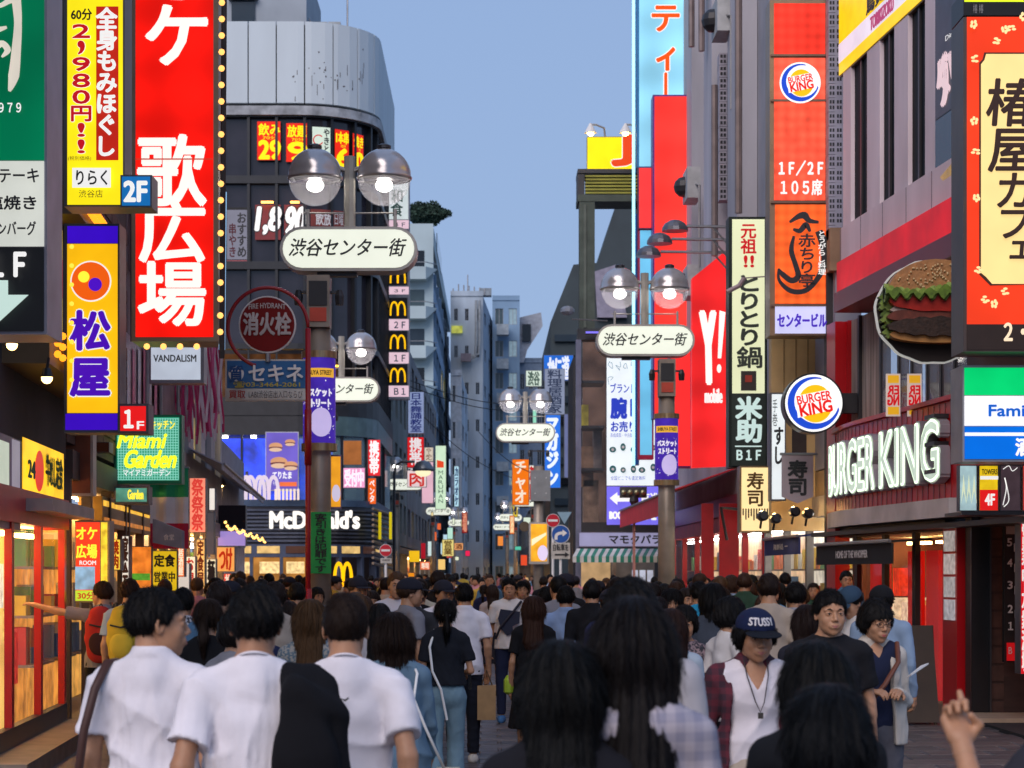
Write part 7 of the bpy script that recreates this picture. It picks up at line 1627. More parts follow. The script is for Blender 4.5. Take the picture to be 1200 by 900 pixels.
def plaid(c1, c2, c3=(.5, .5, .5), s=18.):
    key = ('plaid', c1, c2, s)
    if key in _M: return _M[key]
    m = bpy.data.materials.new('plaid'); m.use_nodes = True; n = m.node_tree; b = n.nodes['Principled BSDF']; b.inputs['Roughness'].default_value = .9
    tc = n.nodes.new('ShaderNodeTexCoord'); sep = n.nodes.new('ShaderNodeSeparateXYZ'); n.links.new(tc.outputs['Object'], sep.inputs[0])
    prev = None
    for ax, sc_ in (('X', s), ('Z', s)):
        mu = n.nodes.new('ShaderNodeMath'); mu.operation = 'MULTIPLY'; mu.inputs[1].default_value = sc_; n.links.new(sep.outputs[ax], mu.inputs[0])
        fr = n.nodes.new('ShaderNodeMath'); fr.operation = 'FRACT'; n.links.new(mu.outputs[0], fr.inputs[0])
        gt = n.nodes.new('ShaderNodeMath'); gt.operation = 'GREATER_THAN'; gt.inputs[1].default_value = .5; n.links.new(fr.outputs[0], gt.inputs[0])
        if prev is None: prev = gt
        else:
            ad = n.nodes.new('ShaderNodeMath'); ad.operation = 'ADD'; n.links.new(prev.outputs[0], ad.inputs[0]); n.links.new(gt.outputs[0], ad.inputs[1])
            hf = n.nodes.new('ShaderNodeMath'); hf.operation = 'MULTIPLY'; hf.inputs[1].default_value = .5; n.links.new(ad.outputs[0], hf.inputs[0]); prev = hf
    mx = n.nodes.new('ShaderNodeMix'); mx.data_type = 'RGBA'; mx.inputs['A'].default_value = (*c1, 1); mx.inputs['B'].default_value = (*c2, 1)
    n.links.new(prev.outputs[0], mx.inputs['Factor']); n.links.new(mx.outputs['Result'], b.inputs['Base Color'])
    _M[key] = m; return m
def dapple(c1, c2, s=30.):
    key = ('dap', c1, c2, s)
    if key in _M: return _M[key]
    m = bpy.data.materials.new('print'); m.use_nodes = True; n = m.node_tree; b = n.nodes['Principled BSDF']; b.inputs['Roughness'].default_value = .85
    tc = n.nodes.new('ShaderNodeTexCoord'); t = n.nodes.new('ShaderNodeTexNoise'); t.inputs['Scale'].default_value = s; t.inputs['Detail'].default_value = 3
    n.links.new(tc.outputs['Object'], t.inputs['Vector']); r = n.nodes.new('ShaderNodeValToRGB')
    r.color_ramp.elements[0].position = .45; r.color_ramp.elements[0].color = (*c1, 1); r.color_ramp.elements[1].position = .56; r.color_ramp.elements[1].color = (*c2, 1)
    n.links.new(t.outputs['Fac'], r.inputs[0]); n.links.new(r.outputs[0], b.inputs['Base Color'])
    _M[key] = m; return m
TOPNAME = dict(tee='t_shirt', shirt='shirt', crop='top', jacket='jacket', dress='dress', tuck='blouse')
EYEW = mat((.62, .58, .55), .2, 0, 0); IRIS = mat((.012, .008, .006), .1, 0, 0)
def make_person(sp, h=.012):
    """sp also carries the colours: topc, bottomc, hairc, skin, shoec"""
    pm = person_meshes(sp, h); root = thing('person', sp.get('label', ''), 'person', (0, 0, 0), sp.get('group'))
    sk = skin(sp.get('skin', 0)); hm = hairmat(sp.get('hairc', (.008, .007, .007)))
    tc = sp.get('topc', (.6, .6, .6)); tc = tc if not isinstance(tc, tuple) else cloth(tc)
    bc = sp.get('bottomc', (.03, .03, .04)); bc = bc if not isinstance(bc, tuple) else cloth(bc)
    body = link('body', np_mesh(pm['body'], sk, 'body'), root)
    link(TOPNAME[sp.get('top', 'tee')], np_mesh(pm['top'], tc, 'top'), root)
    link(sp.get('bottom', 'trousers'), np_mesh(pm['bottom'], bc, 'bottom'), root)
    if sp.get('hh', 1) <= .004 and sp.get('top') == 'tee':
        q = MB(); pts = []
        for i in range(33):
            a = 2*math.pi*i/32; x, y = .0575*math.cos(a), -.022+.063*math.sin(a); pts.append((x, y, 1.449+.45*max(-y-.02, 0)-.35*max(y, 0)))
        q.tube(pts, .0048, 6, cap=False); link('neckband', q.mesh(tc, (0, 0, 0), True, 'neckband'), root)
    for s in (1, -1): link('shoe', np_mesh(pm['shoe', s], cloth(sp.get('shoec', (.05, .05, .05))), 'shoe'), root)
    link('hair', np_mesh(pm['hair'], hm, 'hair'), root)
    if 'inner' in pm: link('undershirt', np_mesh(pm['inner'], cloth(sp.get('innerc', (.75, .73, .75))), 'inner'), root)
    if 'cap' in pm:
        cm = cloth(sp.get('capc', (.02, .02, .03))); c = link('cap', np_mesh(pm['cap'], cm, 'cap'), root); link('brim', np_mesh(pm['brim'], cloth(sp.get('brimc', sp.get('capc', (.02, .02, .03)))), 'brim'), c)
    if 'lips' in pm:
        for s in (1, -1):
            e = link('eye', np_mesh(pm['eye', s], EYEW, 'eye'), root); link('iris', np_mesh(pm['iris', s], IRIS, 'iris'), e); link('eyelash', np_mesh(pm['eyelash', s], IRIS, 'eyelash'), e)
            link('eyebrow', np_mesh(pm['eyebrow', s], hm, 'eyebrow'), root)
        link('lips', np_mesh(pm['lips'], mat((.34, .12, .10) if not sp.get('fem') else (.42, .10, .09), .4, 0, .1), 'lips'), root)
    root['_h'] = 1.70
    return root, pm['_info']
def put_person(root, X, Y, height, facing):
    """facing: 0 walks away from the lens, 180 towards it"""
    k = height/1.705; root.location = (X, Y, .012); root.scale = (k, k, k); root.rotation_euler = (0, 0, math.radians(facing))
# ---------------------------------------------------------------- the people one can tell apart
def place(sp, px, ytop, d, facing, h=.012):
    zt = EYE+(HY-ytop)/F*d; r_, info = make_person(sp, h); X = (px-CX)/F*d
    hz = 1.698+(.012 if sp.get('cap') else 0)-.02*abs(math.sin(sp.get('pitch', 0)))*3
    put_person(r_, X, d, zt/hz*1.705, facing)
    bpy.context.view_layer.update() if False else None
    M_ = Matrix.Translation(r_.location) @ Matrix.Rotation(math.radians(facing), 4, 'Z') @ Matrix.Scale(zt/hz, 4)
    return r_, (lambda x, y, z: tuple(M_ @ Vector((x, y, z)))), info
WHT = (.78, .75, .80)
def tubeobj(name, label, cat, pts, r, m, base=None):
    t = thing(name, label, cat, base or pts[-1]); q = MB(); q.tube(pts, r, 8); q.build('strap', m, t, True); return t
# man in profile, white shirt
p, W, _ = place(dict(label='man in a white collared shirt with a brown shoulder strap, head turned in profile', top='shirt', sleeve='short', hair='short', topc=WHT, yaw=-1.15, hh=.004, seed=2, wr=.010, bottomc=(.05, .05, .06)), 180, 690, 7.2, -8, .009)
t = thing('shoulder_bag', 'brown shoulder bag hanging on the back of the man in the white shirt', 'bag', W(-.20, 0, .9)); q = MB()
q.tube([W(-.14, .06, 1.30), W(-.145, .02, 1.43), W(-.15, -.06, 1.425), W(-.17, -.13, 1.34), W(-.20, -.155, 1.2), W(-.23, -.14, 1.02), W(-.25, -.08, .9)], .016, 8); q.build('strap', mat((.07, .025, .018), .6), t, True)
q = MB(); q.box(W(-.33, -.10, .62), W(-.22, .12, .9)); q.build('bag_body', mat((.10, .05, .03), .6), t)
# man with jacket slung over the shoulder
p, W, _ = place(dict(label='black-haired man in a plain white T-shirt walking away, second from the left of the three', top='tee', hair='short', topc=WHT, hh=.004, seed=12, wr=.011, arms=('down', 'walkb'), skin=1), 299, 687, 6.6, 3, .009)
def solid(name, prims, m, h=.012, post=None): V, Q = surface(prims, h, post); return V, Q
def solid_thing(nm, part, label, cat, prims, m, W, h=.012, post=None, base=(0, 0, 0)):
    V, Q = surface(prims, h, post); V = np.array([W(*v) for v in V]); o = np.array(V.min(0)); o = (V.mean(0)[0], V.mean(0)[1], V.min(0)[2]); t = thing(nm, label, cat, o)
    me = np_mesh((V-np.array(o), Q), m, part); link(part, me, t); return t
wk = wrinkle(77, .014, 18, .3)
jk = []; add(jk, cone((.085, -.03, 1.415), (.215, -.03, 1.365), .030, .035)); add(jk, cone((.10, -.02, 1.40), (.13, -.10, 1.36), .035, .04), .03); add(jk, cone((.21, -.02, 1.36), (.22, -.10, 1.30), .035, .045), .03)
add(jk, cone((.15, -.13, 1.32), (.17, -.16, 1.15), .075, .10, 1.9), .05); add(jk, cone((.17, -.16, 1.15), (.21, -.165, .70), .10, .15, 2.4), .05); add(jk, cone((.25, -.10, 1.28), (.31, -.13, .8), .04, .06, 1.3), .03); add(jk, cone((.17, .09, 1.33), (.16, .14, 1.05), .05, .06, 1.2), .03); add(jk, cone((.17, .0, 1.39), (.17, .09, 1.33), .045, .05), .03)
solid_thing('draped_jacket', 'jacket_cloth', 'black jacket slung over the shoulder of a man in white', 'jacket', jk, cloth((.005, .005, .007)), W, .012, lambda G, X, Y, Z: G+wk(X, Y, Z))
# third man
p, W, _ = place(dict(label='brown-haired man in a white T-shirt with a small dark mark between the shoulders', top='tee', hair='crop', hairc=(.022, .012, .008), topc=WHT, hh=.004, seed=22, wr=.009, bulk=1.05, arms=('walkb', 'down')), 405, 697, 7.2, 2, .009)
q = MB(); v = []
for i in range(9): x = -.016+i*.004; v += [W(x, -.134, 1.272+.004*math.sin(i)), W(x, -.132, 1.276+.004*math.sin(i)+.004*(i > 3))]
q.add(v, [(2*i, 2*i+2, 2*i+3, 2*i+1) for i in range(8)]); v2 = [(a, b_-.001, c+.045) for a, b_, c in v]; q.add(v2, [(2*i, 2*i+2, 2*i+3, 2*i+1) for i in range(8)])
o = q.build('shirt_print', INK, p) if False else None
me = q.mesh(INK, (0, 0, 0)); k_ = p.scale[0]
for vv in me.vertices: vv.co = (Matrix.Translation(p.location) @ Matrix.Rotation(p.rotation_euler[2], 4, 'Z') @ Matrix.Scale(k_, 4)).inverted() @ vv.co
tag(link('shirt_print', me, p), kind='stuff')
# near women
place(dict(label='woman with long light-brown hair in a mottled grey jacket behind the nearest men', fem=1, top='jacket', sleeve='long', hair='long', hairc=(.09, .045, .018), topc=dapple((.08, .13, .17), (.30, .28, .25), 60), seed=4, hlen=.3, arms=('bent', 'down')), 364, 705, 11.6, 2)
p, W, _ = place(dict(label='woman with a brown bob and blue denim jacket crossed by a white strap', fem=1, top='jacket', sleeve='long', hair='bob', hairc=(.018, .009, .006), topc=(.12, .20, .28), hh=.004, seed=5, arms=('walkf', 'bent'), bottomc=(.4, .4, .4)), 462, 722, 10, 4, .010)
t = thing('shoulder_bag', 'white-strapped bag with yellow shopper carried by the denim jacket woman', 'bag', W(.3, .05, .6)); q = MB(); q.tube([W(.10, -.01, 1.43), W(.12, -.11, 1.38), W(.10, -.15, 1.25), W(.16, -.17, 1.1), W(.27, -.10, .86)], .007, 8); q.build('strap', PAINTW, t, True)
q = MB(); q.box(W(.22, -.05, .62), W(.36, .12, .86)); q.build('bag_body', mat((.5, .45, .3), .6), t); q = MB(); q.box(W(.30, -.16, .40), W(.42, -.02, .80)); q.build('shopping_bag', mat((.65, .42, .02), .5), t)
p, W, _ = place(dict(label='woman with a ponytail, black top and wide light-blue jeans, phone in hand', fem=1, top='crop', sleeve='short', hair='pony', topc=(.012, .014, .02), bottomc=(.18, .29, .36), cuff=.085, seed=6, arms=('hold', 'down'), legs='step', shoec=(.5, .5, .5), hh=.005), 522, 703, 15.5, 6, .010)
q = MB(); q.lathe(W(0, -.10, 1.561), [(.026, -.008), (.03, 0), (.026, .008)], 12); tag(q.build('hair_tie', PAINTW), 'white hair tie round the ponytail of the woman in jeans', 'hair tie')
q = MB(); q.box(W(.205, .14, .93), W(.235, .21, 1.06)); tag(q.build('mobile_phone', mat((.01, .01, .012), .2)), 'black mobile phone in the hand of the ponytail woman', 'phone')
q = MB(); q.tube([W(-.09, -.02, 1.44), W(-.14, -.12, 1.3), W(-.12, -.15, 1.1), W(-.05, -.17, .95), W(.0, -.16, .7)], .010, 6); tag(q.build('bag_strap', PAINTW), 'long white strap down the back of the ponytail woman', 'strap')
p, W, _ = place(dict(label='man in a black cap and white T-shirt facing us above the ponytail woman', top='tee', hair='short', cap=1, topc=WHT, yaw=.5, seed=8, arms=('bent', 'down'), skin=1, shoec=(.6, .58, .55)), 519, 679, 19, 185)
p, W, _ = place(dict(label='man in a white shirt carrying a brown paper tote, walking beside the ponytail woman', top='shirt', hair='short', topc=WHT, seed=9, arms=('down', 'down'), bottomc=(.015, .018, .03), shoec=(.6, .58, .55), legs='walk', hh=.007), 544, 684, 18.6, 3)
t = thing('tote_bag', 'light brown tote bag with dark lettering in the hand of a man in white', 'bag', W(.3, .05, .3)); q = MB(); b0, b1 = W(.12, -.05, .42), W(.30, .12, .74); q.box(b0, b1); q.build('bag_body', mat((.36, .22, .10), .7, 0, .2, 9), t); q = MB(); q.tube([W(.16, 0, .74), W(.21, 0, .88), W(.26, 0, .74)], .008, 6); q.build('handle', mat((.1, .06, .03)), t)
p, W, _ = place(dict(label='young man walking towards us in a dark-printed white T-shirt and cropped navy trousers', top='tee', hair='short', topc=(.66, .64, .64), bottomc=(.012, .018, .05), legs='walk', cuff=.05, shoec=(.05, .16, .38), seed=10, arms=('down', 'walkf'), hh=.005), 597, 678, 24, 178)
q = MB(); vv = []
for (x, z) in ((-.13, 1.30), (.10, 1.33), (.13, 1.22), (.10, 1.10), (.02, 1.02), (-.05, 1.05), (-.04, 1.13), (-.12, 1.16)): vv.append(W(x, .155, z))
q.add(vv, [tuple(range(8))]); me = q.mesh(mat((.015, .02, .045), .8), p.location); t = tag(link('shirt_print', me, None), 'dark printed patch on the chest of the young man in the white T-shirt', 'print'); t.location = p.location
q = MB(); q.tube([W(-.14, .05, 1.42), W(-.05, .16, 1.3), (W(.10, .17, 1.12)), W(.16, .1, .98)], .016, 6); tag(q.build('bag_strap', mat((.015, .015, .03))), 'dark strap across the chest of the young man in print', 'strap')
place(dict(label='smiling person with a bare forehead just behind the young man in the print T-shirt', fem=1, top='tee', hair='pony', topc=(.5, .48, .48), seed=11), 612, 681, 27, 180)
p, W, _ = place(dict(label='woman with long reddish-brown hair in a black dress, yellow-green bottle in hand', fem=1, top='dress', sleeve='short', hair='long', hairc=(.045, .018, .010), topc=(.008, .008, .010), bottom='skirt', bottomc=(.008, .008, .01), seed=12, arms=('down', 'down'), hlen=.28), 625, 700, 17, 0)
q = MB(); c = W(-.22, .04, .80); q.lathe(c, [(.02, .0), (.045, .02), (.045, .12), (.02, .16)], 10); tag(q.build('drink_bottle', mat((.35, .5, .03), .3)), 'yellow-green bottle held by the woman in the black dress', 'bottle')
# big dark backs in the foreground
place(dict(label='black-haired person in a pale grey jacket right behind the foreground long-haired woman', top='jacket', sleeve='long', hair='short', topc=(.42, .40, .42), hh=.005, seed=13), 739, 679, 6.7, 0, .010)
p, W, _ = place(dict(label='foreground woman with very long black hair over a pale plaid hooded jacket', fem=1, top='jacket', hood=1, sleeve='long', hair='long', hairc=(.007, .005, .005), topc=plaid((.26, .25, .32), (.42, .38, .42), s=22.), hh=.004, seed=14, hlen=.52, hback=.075), 742, 706, 4.8, 0, .009)
p, W, _ = place(dict(label='foreground woman in black with long black hair and one raised fist', fem=1, top='jacket', sleeve='long', hair='long', hairc=(.006, .006, .006), topc=(.010, .010, .014), hh=.005, seed=15, hlen=.40, arms=('down', ((.07, .02, -.25), (.0, .16, -.10))), curl=1.0, hg=.005), 657, 757, 4.7, 0, .010)
p, W, _ = place(dict(label='dark-clad long-haired person in the foreground, in front of the man in the navy cap', fem=1, top='jacket', sleeve='long', hair='long', hairc=(.006, .006, .006), topc=(.008, .009, .012), hh=.006, seed=16, hlen=.40), 957, 757, 5.4, -3, .011)
place(dict(label='short dark-haired figure in black, nearest of the dark figures', fem=1, top='tee', sleeve='short', hair='bob', hairc=(.006, .007, .009), topc=(.008, .010, .016), hh=.006, seed=17), 972, 812, 4.4, -6, .011)
place(dict(label='person in a navy top cut by the lower left corner, only a shoulder showing', top='tee', hair='short', topc=(.012, .016, .045), hh=.008, seed=18), -80, 722, 3.3, 0, .012)
p, W, _ = place(dict(label='person at the lower right edge raising one pointing finger', top='tee', hair='short', topc=(.03, .03, .04), point=-1, hg=.004, skin=0, seed=19, arms=('down', ((.17, .02, -.22), (.19, .16, -.03))), curl=1.), 1334, 700, 4.6, 0, .010)
# man in the navy cap
p, W, inf = place(dict(label='young man in a navy cap with white letters, open burgundy plaid shirt and white V-neck', top='jacket', sleeve='long', open=.115, vneck=.45, hair='fringe', cap=1, capc=(.008, .014, .05), brimc=(.006, .008, .014), topc=plaid((.095, .010, .022), (.030, .010, .02), s=17.), innerc=(.66, .62, .66), bottomc=(.40, .34, .28), hh=.0035, seed=30, pitch=-.10, yaw=.12, skin=1, wr=.013), 884, 713, 9.0, 183, .008)
def head_pt(W, inf, *q): v = inf['head']+inf['R'] @ A3(*q); return W(*v)
v, f = glyph('STUSSY'); x0_, x1_, y0_, y1_ = v[:, 0].min(), v[:, 0].max(), v[:, 1].min(), v[:, 1].max(); q = MB()
for i, (dx, dy) in enumerate(((0, 0), (.0015, 0), (-.0015, 0), (0, .0015), (0, -.0015))):
    pts = []
    for X, Y in v:
        sx = -((X-x0_)/(x1_-x0_)-.5)*.125+dx; sz = .062+(Y-y0_)/(y1_-y0_)*.034+dy; th = math.asin(max(-.99, min(.99, sx/.095)))
        zz_ = (sz-.045)/.088; rr = math.sqrt(max(.05, 1-zz_*zz_)); pts.append(head_pt(W, inf, .0945*rr*math.sin(th), -.014+(.117*rr)*math.cos(th)+.001+i*.0002, sz))
    q.add(pts, f)
cp = [c for c in p.children if c.name.startswith('cap')][0]; Mi = (Matrix.Translation(p.location) @ Matrix.Rotation(p.rotation_euler[2], 4, 'Z') @ Matrix.Scale(p.scale[0], 4)).inverted()
me = q.mesh(mat((.6, .58, .6), .7, 0, .1), (0, 0, 0)); 
for vv in me.vertices: vv.co = Mi @ vv.co
link('lettering', me, cp)
nk = thing('necklace', 'thin dark cord necklace with a square pendant on the white V-neck', 'necklace', W(0, .14, 1.20)); q = MB(); q.tube([W(-.055, .02, 1.46), W(-.05, .085, 1.38), W(-.02, .145, 1.26), W(0, .155, 1.215), W(.02, .145, 1.26), W(.05, .085, 1.38), W(.055, .02, 1.46)], .0028, 6); q.build('cord', mat((.03, .02, .02)), nk)
q = MB(); q.box(W(-.012, .165, 1.185), W(.012, .155, 1.213)); q.build('pendant', mat((.08, .07, .06), .3, .6), nk)
# others on the right
place(dict(label='man in a plain black T-shirt facing us beside the woman in glasses', top='tee', hair='short', topc=(.010, .010, .013), hh=.004, seed=31, yaw=.12), 972, 692, 10.6, 180, .010)
p, W, inf = place(dict(label='woman with short black hair and glasses in a cream cardigan over navy', fem=1, top='jacket', sleeve='long', open=.07, hair='fringe', topc=(.55, .50, .44), innerc=(.015, .02, .05), hh=.004, seed=32, yaw=.2, pitch=-.1, arms=('bent', 'bent'), bottomc=(.1, .1, .12)), 1025, 706, 11.4, 188, .010)
gl = thing('glasses', 'thin dark glasses on the face of the woman in the cream cardigan', 'glasses', head_pt(W, inf, 0, .1, 0))
for s_ in (1, -1):
    q = MB(); q.tube([head_pt(W, inf, s_*.031+.021*math.cos(a), .102, -.003+.015*math.sin(a)) for a in [k*math.pi/8 for k in range(17)]], .0016, 5); q.build('lens_rim', mat((.02, .015, .015), .3), gl)
    q = MB(); q.tube([head_pt(W, inf, s_*.052, .102, 0), head_pt(W, inf, s_*.078, .0, .0)], .0016, 5); q.build('temple_arm', mat((.02, .015, .015), .3), gl)
q = MB(); q.tube([head_pt(W, inf, -.01, .103, 0), head_pt(W, inf, .01, .103, 0)], .0016, 5); q.build('bridge', mat((.02, .015, .015), .3), gl)
q = MB(); q.tube([W(-.13, .02, 1.44), W(-.10, .13, 1.33), W(0, .18, 1.20), W(.12, .17, 1.06), (W(.19, .08, .95))], .014, 8); tag(q.build('bag_strap', mat((.16, .05, .025), .5)), 'brown strap running diagonally over the cream cardigan', 'strap')
q = MB(); a = [W(-.26, .20, 1.32), W(-.12, .30, 1.26), W(-.12, .22, 1.24), W(-.24, .12, 1.30)]; q.hexa(a+[(x, y, z+.008) for x, y, z in a]); tag(q.build('paper_sheet', PAINTW), 'white paper sheets held up by the woman in glasses', 'paper')
place(dict(label='young man in a white T-shirt in profile behind the navy-capped man', top='tee', hair='fringe', topc=(.66, .63, .62), seed=33, hh=.006), 856, 702, 13, -65)
place(dict(label='man in a light grey hooded top walking away before the sushi shop', top='jacket', hood=1, sleeve='long', hair='short', topc=(.30, .30, .34), seed=34, hh=.007), 932, 683, 16.5, 5)
place(dict(label='man in a bright turquoise-blue shirt walking away near the red shop', top='tee', hair='short', topc=(.02, .28, .50), seed=35, hh=.007), 819, 682, 20, 5)
place(dict(label='person with shaggy black hair in a dark slate jacket between blue and white shirts', top='jacket', sleeve='long', hair='bob', topc=(.05, .06, .08), seed=36, hh=.007), 836, 686, 15.5, 0)
place(dict(label='person in a yellow-green top in profile, right of the white T-shirt profile', fem=1, top='tee', hair='short', topc=(.45, .55, .06), seed=37, hh=.007), 902, 701, 18, -80)
place(dict(label='woman with long dark hair and black cardigan walking away under the black awning', fem=1, top='jacket', sleeve='long', hair='long', hairc=(.02, .01, .008), topc=(.02, .02, .03), seed=38, hh=.006), 945, 711, 12.5, 10)
place(dict(label='man in dark cap and white T-shirt looking down by the red doors', top='tee', hair='short', cap=1, capc=(.03, .06, .10), topc=(.62, .6, .58), pitch=-.45, yaw=.4, arms=('phone', 'phone'), seed=39, hh=.006), 1000, 688, 16, 110)
place(dict(label='man in a black cap and light-blue shirt walking away by the red doors', top='shirt', sleeve='long', hair='short', cap=1, capc=(.01, .01, .012), topc=(.24, .33, .46), seed=40, hh=.006), 1033, 685, 15, -20)
place(dict(label='curly-haired older woman in a dark floral blouse holding her arms crossed', fem=1, top='tuck', sleeve='short', hair='fringe', topc=dapple((.02, .02, .03), (.25, .18, .2), 45), arms=('bent', 'bent'), seed=41, hh=.006), 802, 712, 13.2, 175)
place(dict(label='woman with a full fringe facing us, left of the turquoise-shirted man', fem=1, top='tee', hair='bob', topc=(.55, .52, .5), seed=42, hh=.006), 787, 692, 18, 178)
place(dict(label='woman in a pale blue sleeve and long dark hair at the foreground hair edge', fem=1, top='shirt', sleeve='long', hair='long', hairc=(.03, .012, .008), topc=(.38, .45, .52), seed=43, hh=.007), 786, 716, 11.5, 4)
place(dict(label='man in a sky-blue shirt walking away, right of the woman in the black dress', top='shirt', sleeve='long', hair='short', topc=(.24, .34, .55), seed=44, hh=.007), 663, 687, 19, -6)
place(dict(label='man facing us in an open white shirt over a black T-shirt', top='jacket', sleeve='long', open=.075, hair='short', topc=(.62, .6, .58), innerc=(.01, .01, .012), seed=45, hh=.005), 693, 685, 20.5, 182)
place(dict(label='person in a pink shirt walking away behind the woman in the black dress', top='tee', hair='short', topc=(.55, .10, .18), seed=46, hh=.007), 640, 688, 21, -3)
place(dict(label='red-brown-haired woman facing us behind the pink shirt', fem=1, top='tee', hair='bob', hairc=(.09, .02, .012), topc=(.3, .3, .32), seed=47, hh=.008), 651, 681, 26, 176)
place(dict(label='woman in a beige top and dark skirt walking away in the gap of the street', fem=1, top='tuck', hair='long', hairc=(.03, .016, .012), topc=(.45, .36, .33), bottom='skirt', bottomc=(.02, .02, .03), seed=48, hh=.008, hlen=.2), 577, 686, 29, 10)
place(dict(label='woman in a black top with tied brown hair, left of the black-haired man in white', fem=1, top='tee', hair='pony', hairc=(.03, .016, .01), topc=(.008, .008, .010), seed=49, hh=.006, bulk=1.1), 244, 703, 12, -6)
place(dict(label='person in a patterned shirt seen from behind left of the woman in black', top='shirt', hair='short', topc=dapple((.04, .04, .05), (.5, .48, .5), 40), seed=50, hh=.007), 214, 690, 15, 0)
# the pair at the left shops
SB = 1
p, W, inf = place(dict(label='brown-haired man in a grey T-shirt stretching his arm towards the red-framed shop', top='tee', hair='short', hairc=(.05, .022, .012), topc=(.24, .23, .26), yaw=.9, arms=('down', ((.25, .06, .03), (.48, .14, .09))), hh=.005, seed=51, skin=2, bottomc=(.012, .012, .014), curl=.3), 121, 682, 19.5, 5, .010)
def backpack(label, W, c1, c2, sc_=1.):
    t = thing('backpack', label, 'backpack', W(0, -.2, .95)); t.location.z = W(0, -.2, 1.0)[2]; o = np.array(t.location)
    L = []; add(L, ell((0, -.215, 1.20), (.155, .10, .25))); add(L, cone((0, -.22, 1.04), (0, -.21, 1.34), .13, .10, 1.3), .05)
    V, Q = surface(L, .012, lambda G, X, Y, Z: G+.004*np.sin(40*Z+20*X)); V = np.array([W(*v) for v in V])-o; link('pack_body', np_mesh((V, Q), cloth(c1), 'pack'), t)
    L = []; add(L, ell((0, -.30, 1.10), (.11, .045, .12))); V, Q = surface(L, .012); V = np.array([W(*v) for v in V])-o; link('front_pocket', np_mesh((V, Q), cloth(c2), 'pocket'), t)
    for s_ in (1, -1):
        q = MB(); q.tube([W(s_*.09, -.15, 1.40), W(s_*.115, -.04, 1.465), W(s_*.12, .06, 1.42), W(s_*.13, .125, 1.28), W(s_*.15, .06, 1.05), W(s_*.12, -.13, 1.0)], .017, 6); q.build('strap', mat((.02, .02, .02)), t)
    q = MB(); q.tube([W(-.10, -.31, 1.28), W(0, -.335, 1.26), W(.10, -.31, 1.28)], .008, 6); q.build('buckle_strap', mat((.02, .02, .02)), t)
    q = MB(); q.tube([W(-.03, -.2, 1.43), W(0, -.22, 1.48), W(.03, -.2, 1.43)], .008, 6); q.build('handle', mat((.02, .02, .02)), t)
backpack('red and black backpack on the man stretching out his arm', W, (.42, .03, .025), (.05, .02, .02))
p, W, inf = place(dict(label='brown-haired person with a yellow backpack beside the arm-stretching man', top='tee', hair='short', hairc=(.045, .02, .012), topc=(.30, .38, .5), seed=52, hh=.006), 152, 679, 18.5, -4)
backpack('yellow backpack with pale sides left of the man in profile', W, (.52, .36, .03), (.6, .42, .04))

# ---------------------------------------------------------------- the rest of the crowd
ARCH = []
for i, sp in enumerate([dict(hair='short', top='tee'), dict(hair='short', top='shirt', sleeve='long', legs='walk'), dict(hair='crop', top='tee', arms=('walkf', 'walkb'), legs='walk'), dict(hair='fringe', top='jacket', sleeve='long'),
                        dict(fem=1, hair='long', top='tee', legs='walk2'), dict(fem=1, hair='bob', top='shirt', sleeve='long'), dict(fem=1, hair='pony', top='tuck', bottom='skirt'), dict(fem=1, hair='long', top='jacket', sleeve='long', hlen=.25, yaw=.5),
                        dict(hair='short', top='tee', cap=1, yaw=-.4), dict(fem=1, hair='fringe', top='dress', bottom='skirt', yaw=-.3)]):
    lo = dict(sp, seed=100+i, hh=.0085, hg=.011, strands=True); r_, _ = make_person(lo, .017); ARCH.append((sp, r_))
CL = [('white', (.60, .58, .62)), ('white', (.60, .58, .62)), ('black', (.010, .010, .013)), ('black', (.010, .010, .013)), ('navy', (.015, .02, .06)), ('grey', (.22, .22, .25)), ('pale blue', (.25, .34, .48)), ('red', (.45, .03, .04)), ('sky blue', (.08, .3, .55)), ('mustard', (.5, .33, .05)),
      ('beige', (.42, .34, .27)), ('denim blue', (.08, .17, .28)), ('dark green', (.03, .07, .045)), ('pink', (.5, .22, .26)), ('charcoal', (.04, .04, .045)), ('cream', (.5, .46, .36))]
HC = [('black', (.007, .006, .006)), ('black', (.007, .006, .006)), ('black', (.010, .007, .006)), ('dark brown', (.02, .011, .008)), ('brown', (.05, .024, .014)), ('light brown', (.10, .05, .024))]
LM = [(200, 'at the left shop row'), (250, 'below the coral lantern'), (300, 'before the restaurant doors'), (345, 'left of the hydrant sign pole'), (400, 'close to the nearest lamp post'), (440, 'below the yellow double arch'), (480, 'by the left no-entry sign'),
      (530, 'under the distant left signs'), (600, 'in the middle of the street'), (640, 'at the mid-street lamp post'), (680, 'under the blue arrow sign'), (740, 'before the striped awning'), (800, 'by the right lamp post'), (860, 'before the red shop'), (960, 'under the sushi banners'), (1300, 'before the burger restaurant')]
taken = [(o.location.x, o.location.y) for o in COL.objects if o.name.startswith('person') and o.location.y > 1]
for q_ in (lp, lp2, rp, mp, fh, cr): taken.append((q_.location.x, q_.location.y))
def bounds(d):
    l = LX(d)+.5 if d < 62 else (-3.4 if d < 82 else -4.4+.006*(d-84)); r2 = (5.35-.094*(d-25) if d < 31 else 4.5) if d < 55 else (2.2 if d < 100 else 2.5); return l, r2
rc = random.Random(23); used_first = set(); nper = 0
